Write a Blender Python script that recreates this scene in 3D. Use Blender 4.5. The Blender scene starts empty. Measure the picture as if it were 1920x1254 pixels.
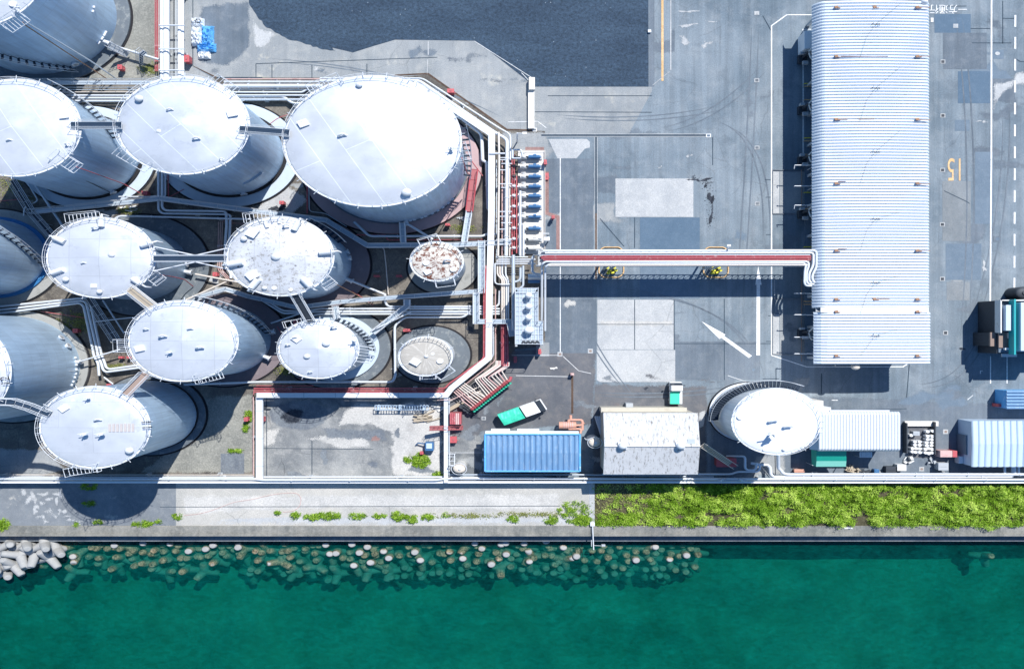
import bpy, math, random
from mathutils import Vector, Matrix, noise
R = math.radians
scene = bpy.context.scene
COL = scene.collection
random.seed(7)
# ---------------------------------------------------------------- camera, sky, sun
H = 105.0            # drone height over the yard, metres
S = 1920 / 118.0     # photo pixels per metre on the yard
K = 0.737            # the place is this much shorter north to south than east to west
cam_d = bpy.data.cameras.new('camera')
cam = bpy.data.objects.new('camera', cam_d); COL.objects.link(cam)
cam.location = (0, 0, H)
cam_d.sensor_fit = 'HORIZONTAL'
cam_d.angle = 2 * math.atan(59.0 / H)
cam_d.clip_start = 1.0; cam_d.clip_end = 3000
scene.camera = cam
SUN_TO = Vector((0.338, 0.565, 1.0)).normalized()
w = bpy.data.worlds.new('World'); scene.world = w; w.use_nodes = True
nt = w.node_tree
bg = nt.nodes['Background']
sky = nt.nodes.new('ShaderNodeTexSky'); sky.sky_type = 'NISHITA'; sky.sun_disc = False
sky.sun_elevation = math.asin(SUN_TO.z); sky.sun_rotation = math.atan2(SUN_TO.x, SUN_TO.y)
sky.air_density = 1.0; sky.dust_density = 0.3; sky.ozone_density = 1.3
hs = nt.nodes.new('ShaderNodeHueSaturation'); hs.inputs['Saturation'].default_value = 1.3
nt.links.new(sky.outputs[0], hs.inputs['Color']); nt.links.new(hs.outputs[0], bg.inputs[0]); bg.inputs[1].default_value = 0.112
sd = bpy.data.lights.new('sun', 'SUN'); sd.energy = 4.6; sd.angle = R(0.5); sd.color = (1.0, 0.97, 0.92)
so = bpy.data.objects.new('sun', sd); COL.objects.link(so)
so.rotation_euler = SUN_TO.to_track_quat('Z', 'Y').to_euler(); so.location = (60, 90, 150)
scene.view_settings.view_transform = 'Standard'; scene.view_settings.look = 'None'
scene.view_settings.exposure = 0.30; scene.view_settings.gamma = 1
scene.render.engine = 'CYCLES'
scene.cycles.use_denoising = True
scene.cycles.max_bounces = 6; scene.cycles.transparent_max_bounces = 12
scene.cycles.volume_bounces = 0
scene.cycles.caustics_reflective = False; scene.cycles.caustics_refractive = False

# ---------------------------------------------------------------- materials
M = {}
class N:
    def __init__(s, name, rough=0.6, metal=0.0, spec=0.4):
        m = bpy.data.materials.new(name); m.use_nodes = True; M[name] = m
        s.m = m; s.t = m.node_tree; s.b = s.t.nodes['Principled BSDF']
        s.b.inputs['Roughness'].default_value = rough; s.b.inputs['Metallic'].default_value = metal
        s.b.inputs['Specular IOR Level'].default_value = spec
        s.tc = s.t.nodes.new('ShaderNodeTexCoord')
        g = s.t.nodes.new('ShaderNodeNewGeometry'); s.pos = g.outputs['Position']; s.geo = g
    def n(s, k): return s.t.nodes.new(k)
    def l(s, a, b): s.t.links.new(a, b)
    def mapv(s, scale=(1, 1, 1), rot=(0, 0, 0), src=None, loc=(0, 0, 0)):
        mp = s.n('ShaderNodeMapping'); mp.inputs['Scale'].default_value = scale; mp.inputs['Rotation'].default_value = rot
        mp.inputs['Location'].default_value = loc
        s.l(src or s.pos, mp.inputs[0]); return mp.outputs[0]
    def noise(s, sc, det=4, rough=.6, vec=None, dist=0):
        x = s.n('ShaderNodeTexNoise'); x.inputs['Scale'].default_value = sc; x.inputs['Detail'].default_value = det
        x.inputs['Roughness'].default_value = rough; x.inputs['Distortion'].default_value = dist
        s.l(vec or s.pos, x.inputs['Vector']); return x.outputs['Fac']
    def ramp(s, fac, stops):
        r = s.n('ShaderNodeValToRGB'); e = r.color_ramp.elements
        while len(e) < len(stops): e.new(.5)
        for i, (p, c) in enumerate(stops):
            e[i].position = p; e[i].color = (c, c, c, 1) if isinstance(c, (int, float)) else (*c, 1)
        s.l(fac, r.inputs[0]); return r.outputs[0]
    def math(s, op, a, b=None, clamp=False):
        x = s.n('ShaderNodeMath'); x.operation = op; x.use_clamp = clamp
        for i, v in enumerate((a, b)):
            if v is None: continue
            if isinstance(v, (int, float)): x.inputs[i].default_value = v
            else: s.l(v, x.inputs[i])
        return x.outputs[0]
    def mix(s, fac, a, b, mode='MIX'):
        x = s.n('ShaderNodeMix'); x.data_type = 'RGBA'; x.blend_type = mode
        for ix, v in ((0, fac), (6, a), (7, b)):
            sk = x.inputs[ix]
            if isinstance(v, (int, float)): sk.default_value = v if ix == 0 else (v, v, v, 1)
            elif isinstance(v, tuple): sk.default_value = (*v, 1)
            else: s.l(v, sk)
        return x.outputs[2]
    def col(s, c):
        if isinstance(c, tuple): s.b.inputs['Base Color'].default_value = (*c, 1)
        else: s.l(c, s.b.inputs['Base Color'])
    def bump(s, h, strength=.4, dist=.05):
        b = s.n('ShaderNodeBump'); b.inputs['Strength'].default_value = strength; b.inputs['Distance'].default_value = dist
        s.l(h, b.inputs['Height']); s.l(b.outputs[0], s.b.inputs['Normal'])

def paint(name, c, rough=.5, metal=0.0, var=.12, dirt=None, damt=.0, dsc=1.2, bump=0):
    k = N(name, rough, metal)
    f = k.noise(2.3, 5, .65)
    a = tuple(x * (1 - var) for x in c); b = tuple(min(1, x * (1 + var)) for x in c)
    cc = k.mix(f, a, b)
    if dirt:
        d = k.ramp(k.noise(dsc, 8, .75), [(.62 - damt, 0), (.72 - damt * .6, 1)])
        cc = k.mix(k.math('MULTIPLY', d, .85), cc, dirt)
    k.col(cc)
    if bump: k.bump(k.noise(9, 4), bump, .03)
    return k.m

SOFT = set()
def ground(name, *args, **kw):
    ground_(name, *args, **kw); ground_(name + '_soft', *args, soft=True, **kw)
def ground_(name, c1, c2, c3, soft=False, s1=.12, s2=1.4, fine=14, contrast=.5, rough=.85, cracks=0, tint=None, streak=0):
    """three-scale blotchy surface"""
    k = N(name, rough, 0, .25)
    a = k.ramp(k.noise(s1, 6, .62, dist=.6), [(.5 - .22 * contrast, 0), (.5 + .22 * contrast, 1)])
    cc = k.mix(a, c1, c2)
    b = k.ramp(k.noise(s2, 7, .7), [(.48, 0), (.75, 1)])
    cc = k.mix(k.math('MULTIPLY', b, .55), cc, c3)
    f = k.noise(fine, 3, .7)
    cc = k.mix(1.0, cc, k.ramp(f, [(.25, .74), (.75, 1.22)]), 'MULTIPLY')
    if tint:
        t = k.ramp(k.noise(.23, 8, .7), [(tint[1], 0), (tint[1] + .09, 1)])
        cc = k.mix(k.math('MULTIPLY', t, tint[2] if len(tint) > 2 else .8), cc, tint[0])
    if streak:
        st = k.noise(1, 5, .6, vec=k.mapv((1.6, .07, 1)))
        cc = k.mix(streak, cc, k.mix(1.0, cc, k.ramp(st, [(.35, .6), (.62, 1.35)]), 'MULTIPLY'))
    if cracks:
        v = k.n('ShaderNodeTexVoronoi'); v.feature = 'DISTANCE_TO_EDGE'; v.inputs['Scale'].default_value = .22
        wv = k.n('ShaderNodeVectorMath'); wv.operation = 'ADD'
        nz = k.n('ShaderNodeTexNoise'); nz.inputs['Scale'].default_value = .5; nz.inputs['Detail'].default_value = 5
        k.l(k.pos, nz.inputs['Vector']); k.l(nz.outputs['Color'], wv.inputs[0]); k.l(k.pos, wv.inputs[1])
        k.l(wv.outputs[0], v.inputs['Vector'])
        cr = k.ramp(v.outputs['Distance'], [(0.0, 1), (.012, 0)])
        msk = k.ramp(k.noise(.08, 2), [(.5, 0), (.56, 1)])
        cc = k.mix(k.math('MULTIPLY', k.math('MULTIPLY', cr, msk), cracks), cc, (.05, .055, .06))
    k.col(cc); k.bump(k.noise(18, 4, .7), .35, .02)
    if soft:      # worn edge: the sheet thins out raggedly towards its rim
        at = k.n('ShaderNodeAttribute'); at.attribute_name = 'inside'
        nz = k.math('ADD', k.math('MULTIPLY', k.noise(.9, 7, .75), 1.3), k.math('MULTIPLY', k.noise(5, 4, .7), .35))
        sn = k.n('ShaderNodeVectorMath'); sn.operation = 'SNAP'; sn.inputs[1].default_value = (.045, .045, 10); k.l(k.pos, sn.inputs[0])
        wn = k.n('ShaderNodeTexWhiteNoise'); k.l(sn.outputs[0], wn.inputs['Vector'])
        k.l(k.math('GREATER_THAN', k.ramp(k.math('ADD', at.outputs['Fac'], k.math('SUBTRACT', nz, .82)), [(.22, 0), (.70, 1)]), wn.outputs['Value']), k.b.inputs['Alpha'])
    return k.m

# asphalt and concrete of the yard
ground('asphalt', (.125, .168, .208), (.245, .29, .33), (.33, .36, .385), s1=.09, s2=.42, fine=8, cracks=.25, contrast=.8, streak=.3, tint=((.11, .14, .17), .57, .5))
ground('asphalt_dark', (.105, .135, .17), (.18, .215, .255), (.25, .275, .30), s1=.1, s2=.8, fine=11, contrast=.9, streak=.2)
ground('asphalt_brown', (.09, .10, .12), (.17, .175, .19), (.25, .235, .225), s1=.2, s2=.9, contrast=.9, tint=((.2, .14, .13), .6, .4))
ground('new_asphalt', (.09, .145, .21), (.115, .175, .245), (.155, .215, .285), s1=.3, fine=14, contrast=1)
ground('mid_asphalt', (.135, .185, .24), (.17, .225, .285), (.225, .275, .33), s1=.3, fine=12, contrast=1)
ground('light_concrete', (.36, .38, .40), (.52, .53, .535), (.62, .62, .60), s1=.22, s2=1.1, fine=8, contrast=1.1, cracks=.3)
ground('concrete', (.22, .245, .265), (.36, .375, .385), (.47, .465, .44), s1=.07, s2=.5, fine=9, contrast=.9, tint=((.55, .53, .46), .60, .7), cracks=.25, streak=.12)
ground('apron_concrete', (.34, .345, .335), (.50, .485, .45), (.60, .575, .53), s1=.12, s2=.9, fine=8, contrast=.9, tint=((.30, .31, .31), .60, .55), cracks=.4)
ground('apron_asphalt', (.14, .16, .185), (.23, .255, .28), (.34, .35, .35), s1=.15, s2=1, contrast=.8, tint=((.62, .59, .52), .60, .8))
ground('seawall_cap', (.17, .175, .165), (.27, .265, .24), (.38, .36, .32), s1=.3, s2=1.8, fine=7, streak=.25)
ground('farm_floor', (.07, .066, .064), (.21, .19, .165), (.38, .35, .295), s1=.14, s2=.75, fine=6, contrast=.7, tint=((.13, .14, .05), .60, .75), cracks=.5)
ground('farm_gravel', (.20, .205, .19), (.31, .31, .28), (.40, .39, .35), s1=.3, s2=2.5, fine=5, contrast=.7, tint=((.20, .22, .08), .66, .6))
ground('vacant_slab', (.14, .155, .17), (.32, .33, .33), (.54, .53, .50), s1=.13, s2=.5, fine=7, contrast=.55, cracks=.7)
ground('vacant_light', (.42, .42, .41), (.57, .56, .535), (.66, .64, .61), s1=.3, s2=1.1, fine=6, contrast=.9, tint=((.34, .33, .32), .58, .6))
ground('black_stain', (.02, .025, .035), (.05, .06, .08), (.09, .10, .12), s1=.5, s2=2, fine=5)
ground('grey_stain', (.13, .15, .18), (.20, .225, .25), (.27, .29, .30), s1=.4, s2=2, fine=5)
ground('rust_red_ground', (.24, .15, .14), (.32, .20, .19), (.36, .27, .24), s1=.4, s2=2, fine=6)
ground('soil', (.06, .055, .03), (.10, .09, .05), (.16, .15, .10), s1=.5, s2=3, fine=6)
ground('warm_asphalt', (.19, .215, .235), (.245, .27, .29), (.31, .32, .325), s1=.2, s2=1.1, fine=9)
ground('line_white', (.74, .75, .75), (.85, .86, .86), (.62, .64, .66), s1=.6, s2=3, fine=5)
ground('line_orange', (.66, .42, .20), (.78, .52, .28), (.60, .45, .30), s1=.6, s2=3, fine=5)
ground('channel', (.03, .055, .085), (.05, .08, .11), (.08, .10, .11), s1=.5, s2=3, fine=6)
ground('channel_rust', (.07, .045, .035), (.12, .08, .06), (.16, .12, .09), s1=.5, s2=3, fine=6)

def coal():
    k = N('gravel_black', .8, 0, .3)
    a = k.noise(.35, 5, .6, vec=k.mapv((.35, 1, 1), (0, 0, R(12))))
    g = k.noise(3.2, 6, .8, vec=k.mapv((.8, 1, 1)))
    cc = k.mix(k.ramp(a, [(.35, 0), (.7, 1)]), (.028, .050, .082), (.042, .072, .112))
    cc = k.mix(1.0, cc, k.ramp(g, [(.3, .45), (.7, 1.7)]), 'MULTIPLY')
    v = k.n('ShaderNodeTexVoronoi'); v.inputs['Scale'].default_value = 1.3; k.l(k.pos, v.inputs['Vector'])
    sp = k.math('MULTIPLY', k.ramp(v.outputs['Distance'], [(.05, 1), (.09, 0)]), k.ramp(k.noise(.3, 4), [(.5, 0), (.62, 1)]))
    cc = k.mix(sp, cc, (.35, .42, .48)); k.col(cc); k.bump(g, .8, .12)
coal()

def shell(name, c, seam=.82, metal=.35, rough=.42):
    k = N(name, rough, metal)
    sp = k.n('ShaderNodeSeparateXYZ'); k.l(k.tc.outputs['Object'], sp.inputs[0])
    an = k.math('ARCTAN2', k.math('DIVIDE', sp.outputs[1], K), sp.outputs[0])
    cm = k.n('ShaderNodeCombineXYZ'); k.l(k.math('MULTIPLY', an, 7.5), cm.inputs[0]); k.l(sp.outputs[2], cm.inputs[1])
    br = k.n('ShaderNodeTexBrick'); k.l(cm.outputs[0], br.inputs['Vector'])
    br.inputs['Scale'].default_value = 1; br.inputs['Mortar Size'].default_value = .03; br.inputs['Mortar Smooth'].default_value = .4
    br.inputs['Brick Width'].default_value = 4.3; br.inputs['Row Height'].default_value = 1.75
    br.inputs['Color1'].default_value = (*c, 1); br.inputs['Color2'].default_value = (*[x * .93 for x in c], 1)
    br.inputs['Mortar'].default_value = (*[x * seam for x in c], 1)
    st = k.noise(1, 5, .65, vec=k.mapv((2.2, .16, 1), src=cm.outputs[0]))
    cc = k.mix(1.0, br.outputs[0], k.ramp(st, [(.3, .82), (.72, 1.12)]), 'MULTIPLY')
    k.col(cc)
    k.l(k.ramp(k.noise(.9, 4, .6, vec=cm.outputs[0]), [(.3, rough - .08), (.7, rough + .12)]), k.b.inputs['Roughness'])
    return k.m
shell('shell_silver', (.50, .66, .83), metal=.35, rough=.45)
shell('shell_dark', (.38, .51, .65), metal=.3)
shell('shell_grey', (.46, .53, .60), metal=.25, rough=.5)
shell('shell_white', (.78, .82, .86), .93, metal=.0, rough=.35)

def roofmat(name, c, ang=0, w=2.4, L=9, seam=.9, dirt=None, dirt_lo=.6, dirt_f=.7, rough=.37, metal=.34, dsc=1.5, spots=0, offset=.5, seam_c=None):
    k = N(name, rough, metal)
    v = k.mapv((1, 1 / K, 1), (0, 0, 0), src=k.tc.outputs['Object'])
    v2 = k.mapv((1, 1, 1), (0, 0, R(ang)), src=v)
    br = k.n('ShaderNodeTexBrick'); k.l(v2, br.inputs['Vector']); br.offset = offset
    br.inputs['Scale'].default_value = 1; br.inputs['Mortar Size'].default_value = .05; br.inputs['Mortar Smooth'].default_value = .5
    br.inputs['Brick Width'].default_value = L; br.inputs['Row Height'].default_value = w
    sc = seam_c or tuple(min(1, x * seam) for x in c)
    br.inputs['Color1'].default_value = (*c, 1); br.inputs['Color2'].default_value = (*[x * .955 for x in c], 1)
    br.inputs['Mortar'].default_value = (*sc, 1)
    cc = k.mix(1.0, br.outputs[0], k.ramp(k.noise(.28, 5, .6, vec=v), [(.3, .9), (.7, 1.06)]), 'MULTIPLY')
    if dirt:
        d = k.ramp(k.noise(dsc, 8, .78, vec=v), [(dirt_lo, 0), (dirt_lo + .1, 1)])
        cc = k.mix(k.math('MULTIPLY', d, dirt_f), cc, dirt)
    if spots:
        vo = k.n('ShaderNodeTexVoronoi'); vo.inputs['Scale'].default_value = 1.1; k.l(v, vo.inputs['Vector'])
        sp = k.math('MULTIPLY', k.ramp(vo.outputs['Distance'], [(.10, 1), (.2, 0)]), k.ramp(k.noise(.5, 4, vec=v), [(.47, 0), (.55, 1)]))
        cc = k.mix(k.math('MULTIPLY', sp, spots), cc, (.12, .11, .10))
    k.col(cc)
    k.l(k.ramp(k.noise(.35, 5, .6, vec=v), [(.3, rough - .1), (.7, rough + .12)]), k.b.inputs['Roughness'])
    return k.m
W0 = (.70, .735, .785)
roofmat('roof_diagonal', W0, 62, 2.9, 400, seam=1.3, dirt=(.50, .53, .57), dirt_lo=.56, dirt_f=.35, dsc=.5)
roofmat('roof_diagonal_wide', (.66, .705, .77), 52, 2.6, 400, seam=1.3, dirt=(.44, .48, .53), dirt_lo=.54, dirt_f=.4, dsc=.5)
roofmat('roof_grid', (.68, .72, .78), 0, 2.6, 3.2, seam=.84, offset=0, dirt=(.42, .45, .49), dirt_lo=.56, dirt_f=.4, dsc=.6)
roofmat('roof_plain', (.69, .73, .785), 0, 3.4, 7, seam=.88, dirt=(.42, .45, .50), dirt_lo=.56, dirt_f=.4, dsc=.6)
roofmat('roof_dirty', (.71, .73, .755), 0, 2.4, 2.6, seam=.80, dirt=(.24, .21, .17), dirt_lo=.52, dirt_f=.7, dsc=2.4, spots=1.0, offset=0)
roofmat('roof_gloss', (.76, .79, .83), 20, 5, 30, seam=.96, rough=.3, metal=0)

def radial(name, base, streak_c, lo, f, rust=None, rlo=.6):
    k = N(name, .6, .05)
    sp = k.n('ShaderNodeSeparateXYZ'); k.l(k.tc.outputs['Object'], sp.inputs[0])
    y = k.math('DIVIDE', sp.outputs[1], K)
    an = k.math('ARCTAN2', y, sp.outputs[0])
    rr = k.math('SQRT', k.math('ADD', k.math('MULTIPLY', y, y), k.math('MULTIPLY', sp.outputs[0], sp.outputs[0])))
    cm = k.n('ShaderNodeCombineXYZ'); k.l(k.math('MULTIPLY', an, 3.4), cm.inputs[0]); k.l(k.math('MULTIPLY', rr, .3), cm.inputs[1])
    st = k.ramp(k.noise(1.6, 5, .7, vec=cm.outputs[0]), [(lo, 0), (lo + .12, 1)])
    cc = k.mix(k.math('MULTIPLY', st, f), base, streak_c)
    if rust:
        cm2 = k.n('ShaderNodeCombineXYZ'); k.l(k.math('MULTIPLY', an, 1.5), cm2.inputs[0]); k.l(k.math('MULTIPLY', rr, .9), cm2.inputs[1])
        ru = k.ramp(k.noise(1.5, 9, .8, vec=cm2.outputs[0]), [(rlo, 0), (rlo + .035, 1)])
        cc = k.mix(ru, cc, rust)
        spk = k.ramp(k.noise(2.6, 6, .8, vec=k.tc.outputs['Object']), [(.66, 0), (.69, 1)])
        cc = k.mix(spk, cc, (.10, .045, .035))
    k.col(cc)
radial('roof_rusty', (.62, .60, .56), (.40, .33, .27), .52, .5, (.16, .06, .04), .50)
radial('roof_radial', (.42, .40, .365), (.66, .64, .60), .50, .6)

paint('foundation_dark', (.135, .16, .185), .8, 0, .2, (.30, .32, .32), .1, 1.0)
paint('foundation_blue', (.24, .34, .44), .7, 0, .15, (.40, .48, .56), .12, .8)
paint('foundation_pink', (.46, .33, .335), .8, 0, .1, (.36, .27, .27), .05, 1.0)
paint('foundation_purple', (.20, .165, .18), .8, 0, .15, (.27, .23, .24), .05, 1.0)
paint('foundation_light', (.50, .59, .68), .7, 0, .08, (.48, .54, .60), .08, .8)
paint('foundation_grey', (.34, .345, .335), .85, 0, .12, (.2, .21, .2), .08, 1.0)
paint('blue_ring', (.03, .17, .40), .6, 0, .15, (.4, .5, .55), .0, 2)
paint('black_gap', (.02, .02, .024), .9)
paint('white_metal', (.70, .73, .77), .4, .05, .05, (.50, .44, .37), -.02, 1.6)
paint('white_dirty', (.70, .70, .68), .5, .0, .08, (.40, .33, .26), .06, 1.4)
paint('pipe_white', (.66, .70, .75), .42, .12, .08, (.44, .38, .32), .0, 1.3)
paint('pipe_silver', (.54, .60, .66), .38, .35, .08, (.34, .33, .32), .0, 1.3)
paint('pipe_cream', (.70, .64, .58), .5, .05, .1, (.42, .25, .2), .03, 1.6)
paint('pipe_pink', (.62, .42, .40), .55, .0, .12, (.45, .16, .16), .08, 2)
paint('pipe_red', (.46, .10, .12), .55, .0, .15, (.62, .46, .44), .06, 2.2)
paint('red_paint', (.50, .10, .115), .5, 0, .1, (.5, .25, .22), 0, 2)
paint('faded_red', (.38, .12, .13), .6, 0, .1, (.38, .22, .22), .05, 1.5)
paint('grating', (.40, .48, .56), .6, .2, .1)
paint('grating_dark', (.02, .045, .085), .7, .1, .2)
paint('tread', (.025, .04, .065), .8, .1, .2)
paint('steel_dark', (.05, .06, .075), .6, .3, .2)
paint('motor_blue', (.05, .16, .34), .4, .1, .15)
paint('yellow', (.72, .66, .05), .5)
paint('green_valve', (.02, .42, .28), .45, 0, .2)
paint('tarp_green', (.05, .62, .42), .55, 0, .08, (.30, .80, .66), .02, .5)
paint('awning_green', (.01, .36, .27), .6, 0, .1)
paint('awning_pale', (.30, .78, .62), .6, 0, .06)
paint('cab_white', (.82, .83, .83), .3, 0, .03)
paint('glass_dark', (.02, .03, .045), .1, 0, .1)
paint('tyre', (.02, .02, .02), .8)
paint('wall_white', (.78, .80, .82), .6, 0, .05, (.55, .55, .52), .0, 1)
paint('wall_grey', (.42, .45, .48), .7, 0, .08)
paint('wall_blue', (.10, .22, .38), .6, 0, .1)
paint('wall_beige', (.52, .49, .42), .7, 0, .1, (.36, .31, .25), .06, 1)
paint('slab_white', (.74, .71, .66), .7, 0, .08, (.48, .44, .38), .08, 1.1)
paint('brown_deck', (.27, .20, .17), .7, 0, .1)
paint('teal_beam', (.02, .36, .38), .4, 0, .1)
paint('drum_white', (.84, .85, .85), .4, 0, .04)
paint('tarp_white', (.82, .85, .88), .6, 0, .05)
paint('tarp_blue', (.12, .42, .78), .55, 0, .2, (.6, .75, .9), .06, 1.5)
paint('terracotta', (.62, .34, .26), .7, 0, .15)
paint('tan_tank', (.72, .64, .55), .5, 0, .06, (.5, .36, .26), .0, 1)
paint('faded_mark', (.50, .46, .45), .7, 0, .1, (.5, .3, .28), .05, 1.2)
paint('ink', (.02, .025, .03), .6)
paint('wood', (.42, .36, .28), .8, 0, .2)
paint('rust', (.36, .20, .12), .8, 0, .3, (.16, .11, .09), .1, 3)

def roof_sheet(name, c, var=.1, dirt=None, lo=.6, f=.6, rough=.45, metal=.1, sx=(1, 1, 1), band=None):
    k = N(name, rough, metal)
    cc = k.mix(k.noise(1.2, 5, .7, vec=k.mapv(sx)), tuple(x * (1 - var) for x in c), tuple(min(1, x * (1 + var)) for x in c))
    if dirt:
        d = k.ramp(k.noise(2.2, 8, .8, vec=k.mapv(sx)), [(lo, 0), (lo + .06, 1)])
        cc = k.mix(k.math('MULTIPLY', d, f), cc, dirt)
    k.col(cc)
roof_sheet('hangar_roof', (.68, .75, .83), .05, (.50, .50, .50), .70, .5, sx=(.3, 1, 1))
roof_sheet('blue_roof', (.15, .29, .48), .12, (.34, .45, .58), .52, .45, sx=(1.5, .25, 1))
roof_sheet('old_roof', (.70, .71, .72), .1, (.20, .18, .16), .545, .8, rough=.7, metal=0, sx=(2.2, .6, 1))
roof_sheet('white_roof', (.64, .68, .74), .04, sx=(1, .3, 1))
roof_sheet('shed_roof', (.52, .64, .77), .06, (.68, .74, .82), .58, .5, sx=(1, .3, 1))

def tetra_mat():
    k = N('tetrapod_concrete', .85, 0, .3)
    sp = k.n('ShaderNodeSeparateXYZ'); k.l(k.pos, sp.inputs[0])
    dry = k.mix(k.noise(2.2, 7, .75), (.26, .275, .29), (.48, .475, .46))
    alg = k.mix(k.ramp(k.noise(3.5, 7, .85), [(.42, 0), (.58, 1)]), (.05, .042, .025), (.36, .30, .19))
    zz = k.math('ADD', sp.outputs[2], k.math('MULTIPLY', k.noise(1.1, 4), .5))
    deep = k.mix(k.ramp(k.math('MULTIPLY', k.math('ADD', zz, 4.3), .6), [(.45, 0), (.95, 1)]), (.05, .17, .14), alg)  # underwater fading painted in: lower parts turn dark teal to blend with the water
    k.col(k.mix(k.ramp(k.math('ADD', zz, 3.2), [(.86, 0), (1.0, 1)]), deep, dry)); k.bump(k.noise(8, 5, .7), .4, .04)
tetra_mat()

def leafmat(name, c1, c2, c3):
    k = N(name, .7, 0, .2)
    oi = k.n('ShaderNodeAttribute'); oi.attribute_name = 'tone'
    cc = k.ramp(oi.outputs['Fac'], [(0, c1), (.55, c2), (1, c3)])
    k.col(cc)
    k.b.inputs['Transmission Weight'].default_value = 0
leafmat('leaf', (.06, .12, .006), (.18, .34, .015), (.54, .70, .13))
leafmat('leaf_dry', (.16, .17, .05), (.32, .36, .11), (.58, .56, .30))

def watermat():
    k = N('water', .08, 0, .5); t = k.t
    out = [n for n in t.nodes if n.type == 'OUTPUT_MATERIAL'][0]
    tr = k.n('ShaderNodeBsdfTransparent'); gl = k.n('ShaderNodeBsdfGlossy'); gl.inputs['Roughness'].default_value = .12
    fr = k.n('ShaderNodeFresnel'); fr.inputs['IOR'].default_value = 1.33
    b = k.n('ShaderNodeBump'); b.inputs['Strength'].default_value = .35; b.inputs['Distance'].default_value = .1
    nz = k.noise(1.6, 5, .6, vec=k.mapv((1, 2.0, 1), (0, 0, R(-25))), dist=.4)
    k.l(nz, b.inputs['Height']); k.l(b.outputs[0], gl.inputs['Normal']); k.l(b.outputs[0], fr.inputs['Normal'])
    # thin diffuse body colour of the water; fine ripple tones are painted into it
    df = k.n('ShaderNodeBsdfDiffuse')
    big = k.ramp(k.noise(.16, 7, .7, vec=k.mapv((1, 1.4, 1), (0, 0, R(35)))), [(.33, 0), (.7, 1)])
    fine = k.ramp(k.noise(.9, 7, .75, vec=k.mapv((1, 2.2, 1), (0, 0, R(-35))), dist=.8), [(.3, .35), (.7, 1.8)])
    k.l(k.mix(1.0, k.mix(big, (.0, .10, .083), (.0, .21, .175)), fine, 'MULTIPLY'), df.inputs['Color'])
    m0 = k.n('ShaderNodeMixShader'); m0.inputs[0].default_value = .20
    k.l(tr.outputs[0], m0.inputs[1]); k.l(df.outputs[0], m0.inputs[2])
    m1 = k.n('ShaderNodeMixShader'); k.l(fr.outputs[0], m1.inputs[0]); k.l(m0.outputs[0], m1.inputs[1]); k.l(gl.outputs[0], m1.inputs[2])
    k.l(m1.outputs[0], out.inputs['Surface'])
    ab = k.n('ShaderNodeVolumeAbsorption'); ab.inputs['Color'].default_value = (0, .74, .68, 1); ab.inputs['Density'].default_value = .42
    k.l(ab.outputs[0], out.inputs['Volume'])
watermat()
def seabed():
    k = N('seabed', .9, 0, .1)
    sp = k.n('ShaderNodeSeparateXYZ'); k.l(k.pos, sp.inputs[0])
    deep = k.mix(k.ramp(k.noise(.12, 7, .7, dist=.5), [(.35, 0), (.65, 1)]), (.06, .22, .185), (.17, .35, .285))
    rock = k.mix(k.noise(1.2, 8, .8), (.02, .03, .025), (.14, .14, .09))
    z = k.math('ADD', sp.outputs[2], k.math('MULTIPLY', k.noise(.5, 5), 1.6))
    k.col(k.mix(k.ramp(k.math('MULTIPLY', k.math('ADD', z, 8.0), .25), [(.48, 0), (.8, 1)]), deep, rock))
seabed()
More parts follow.
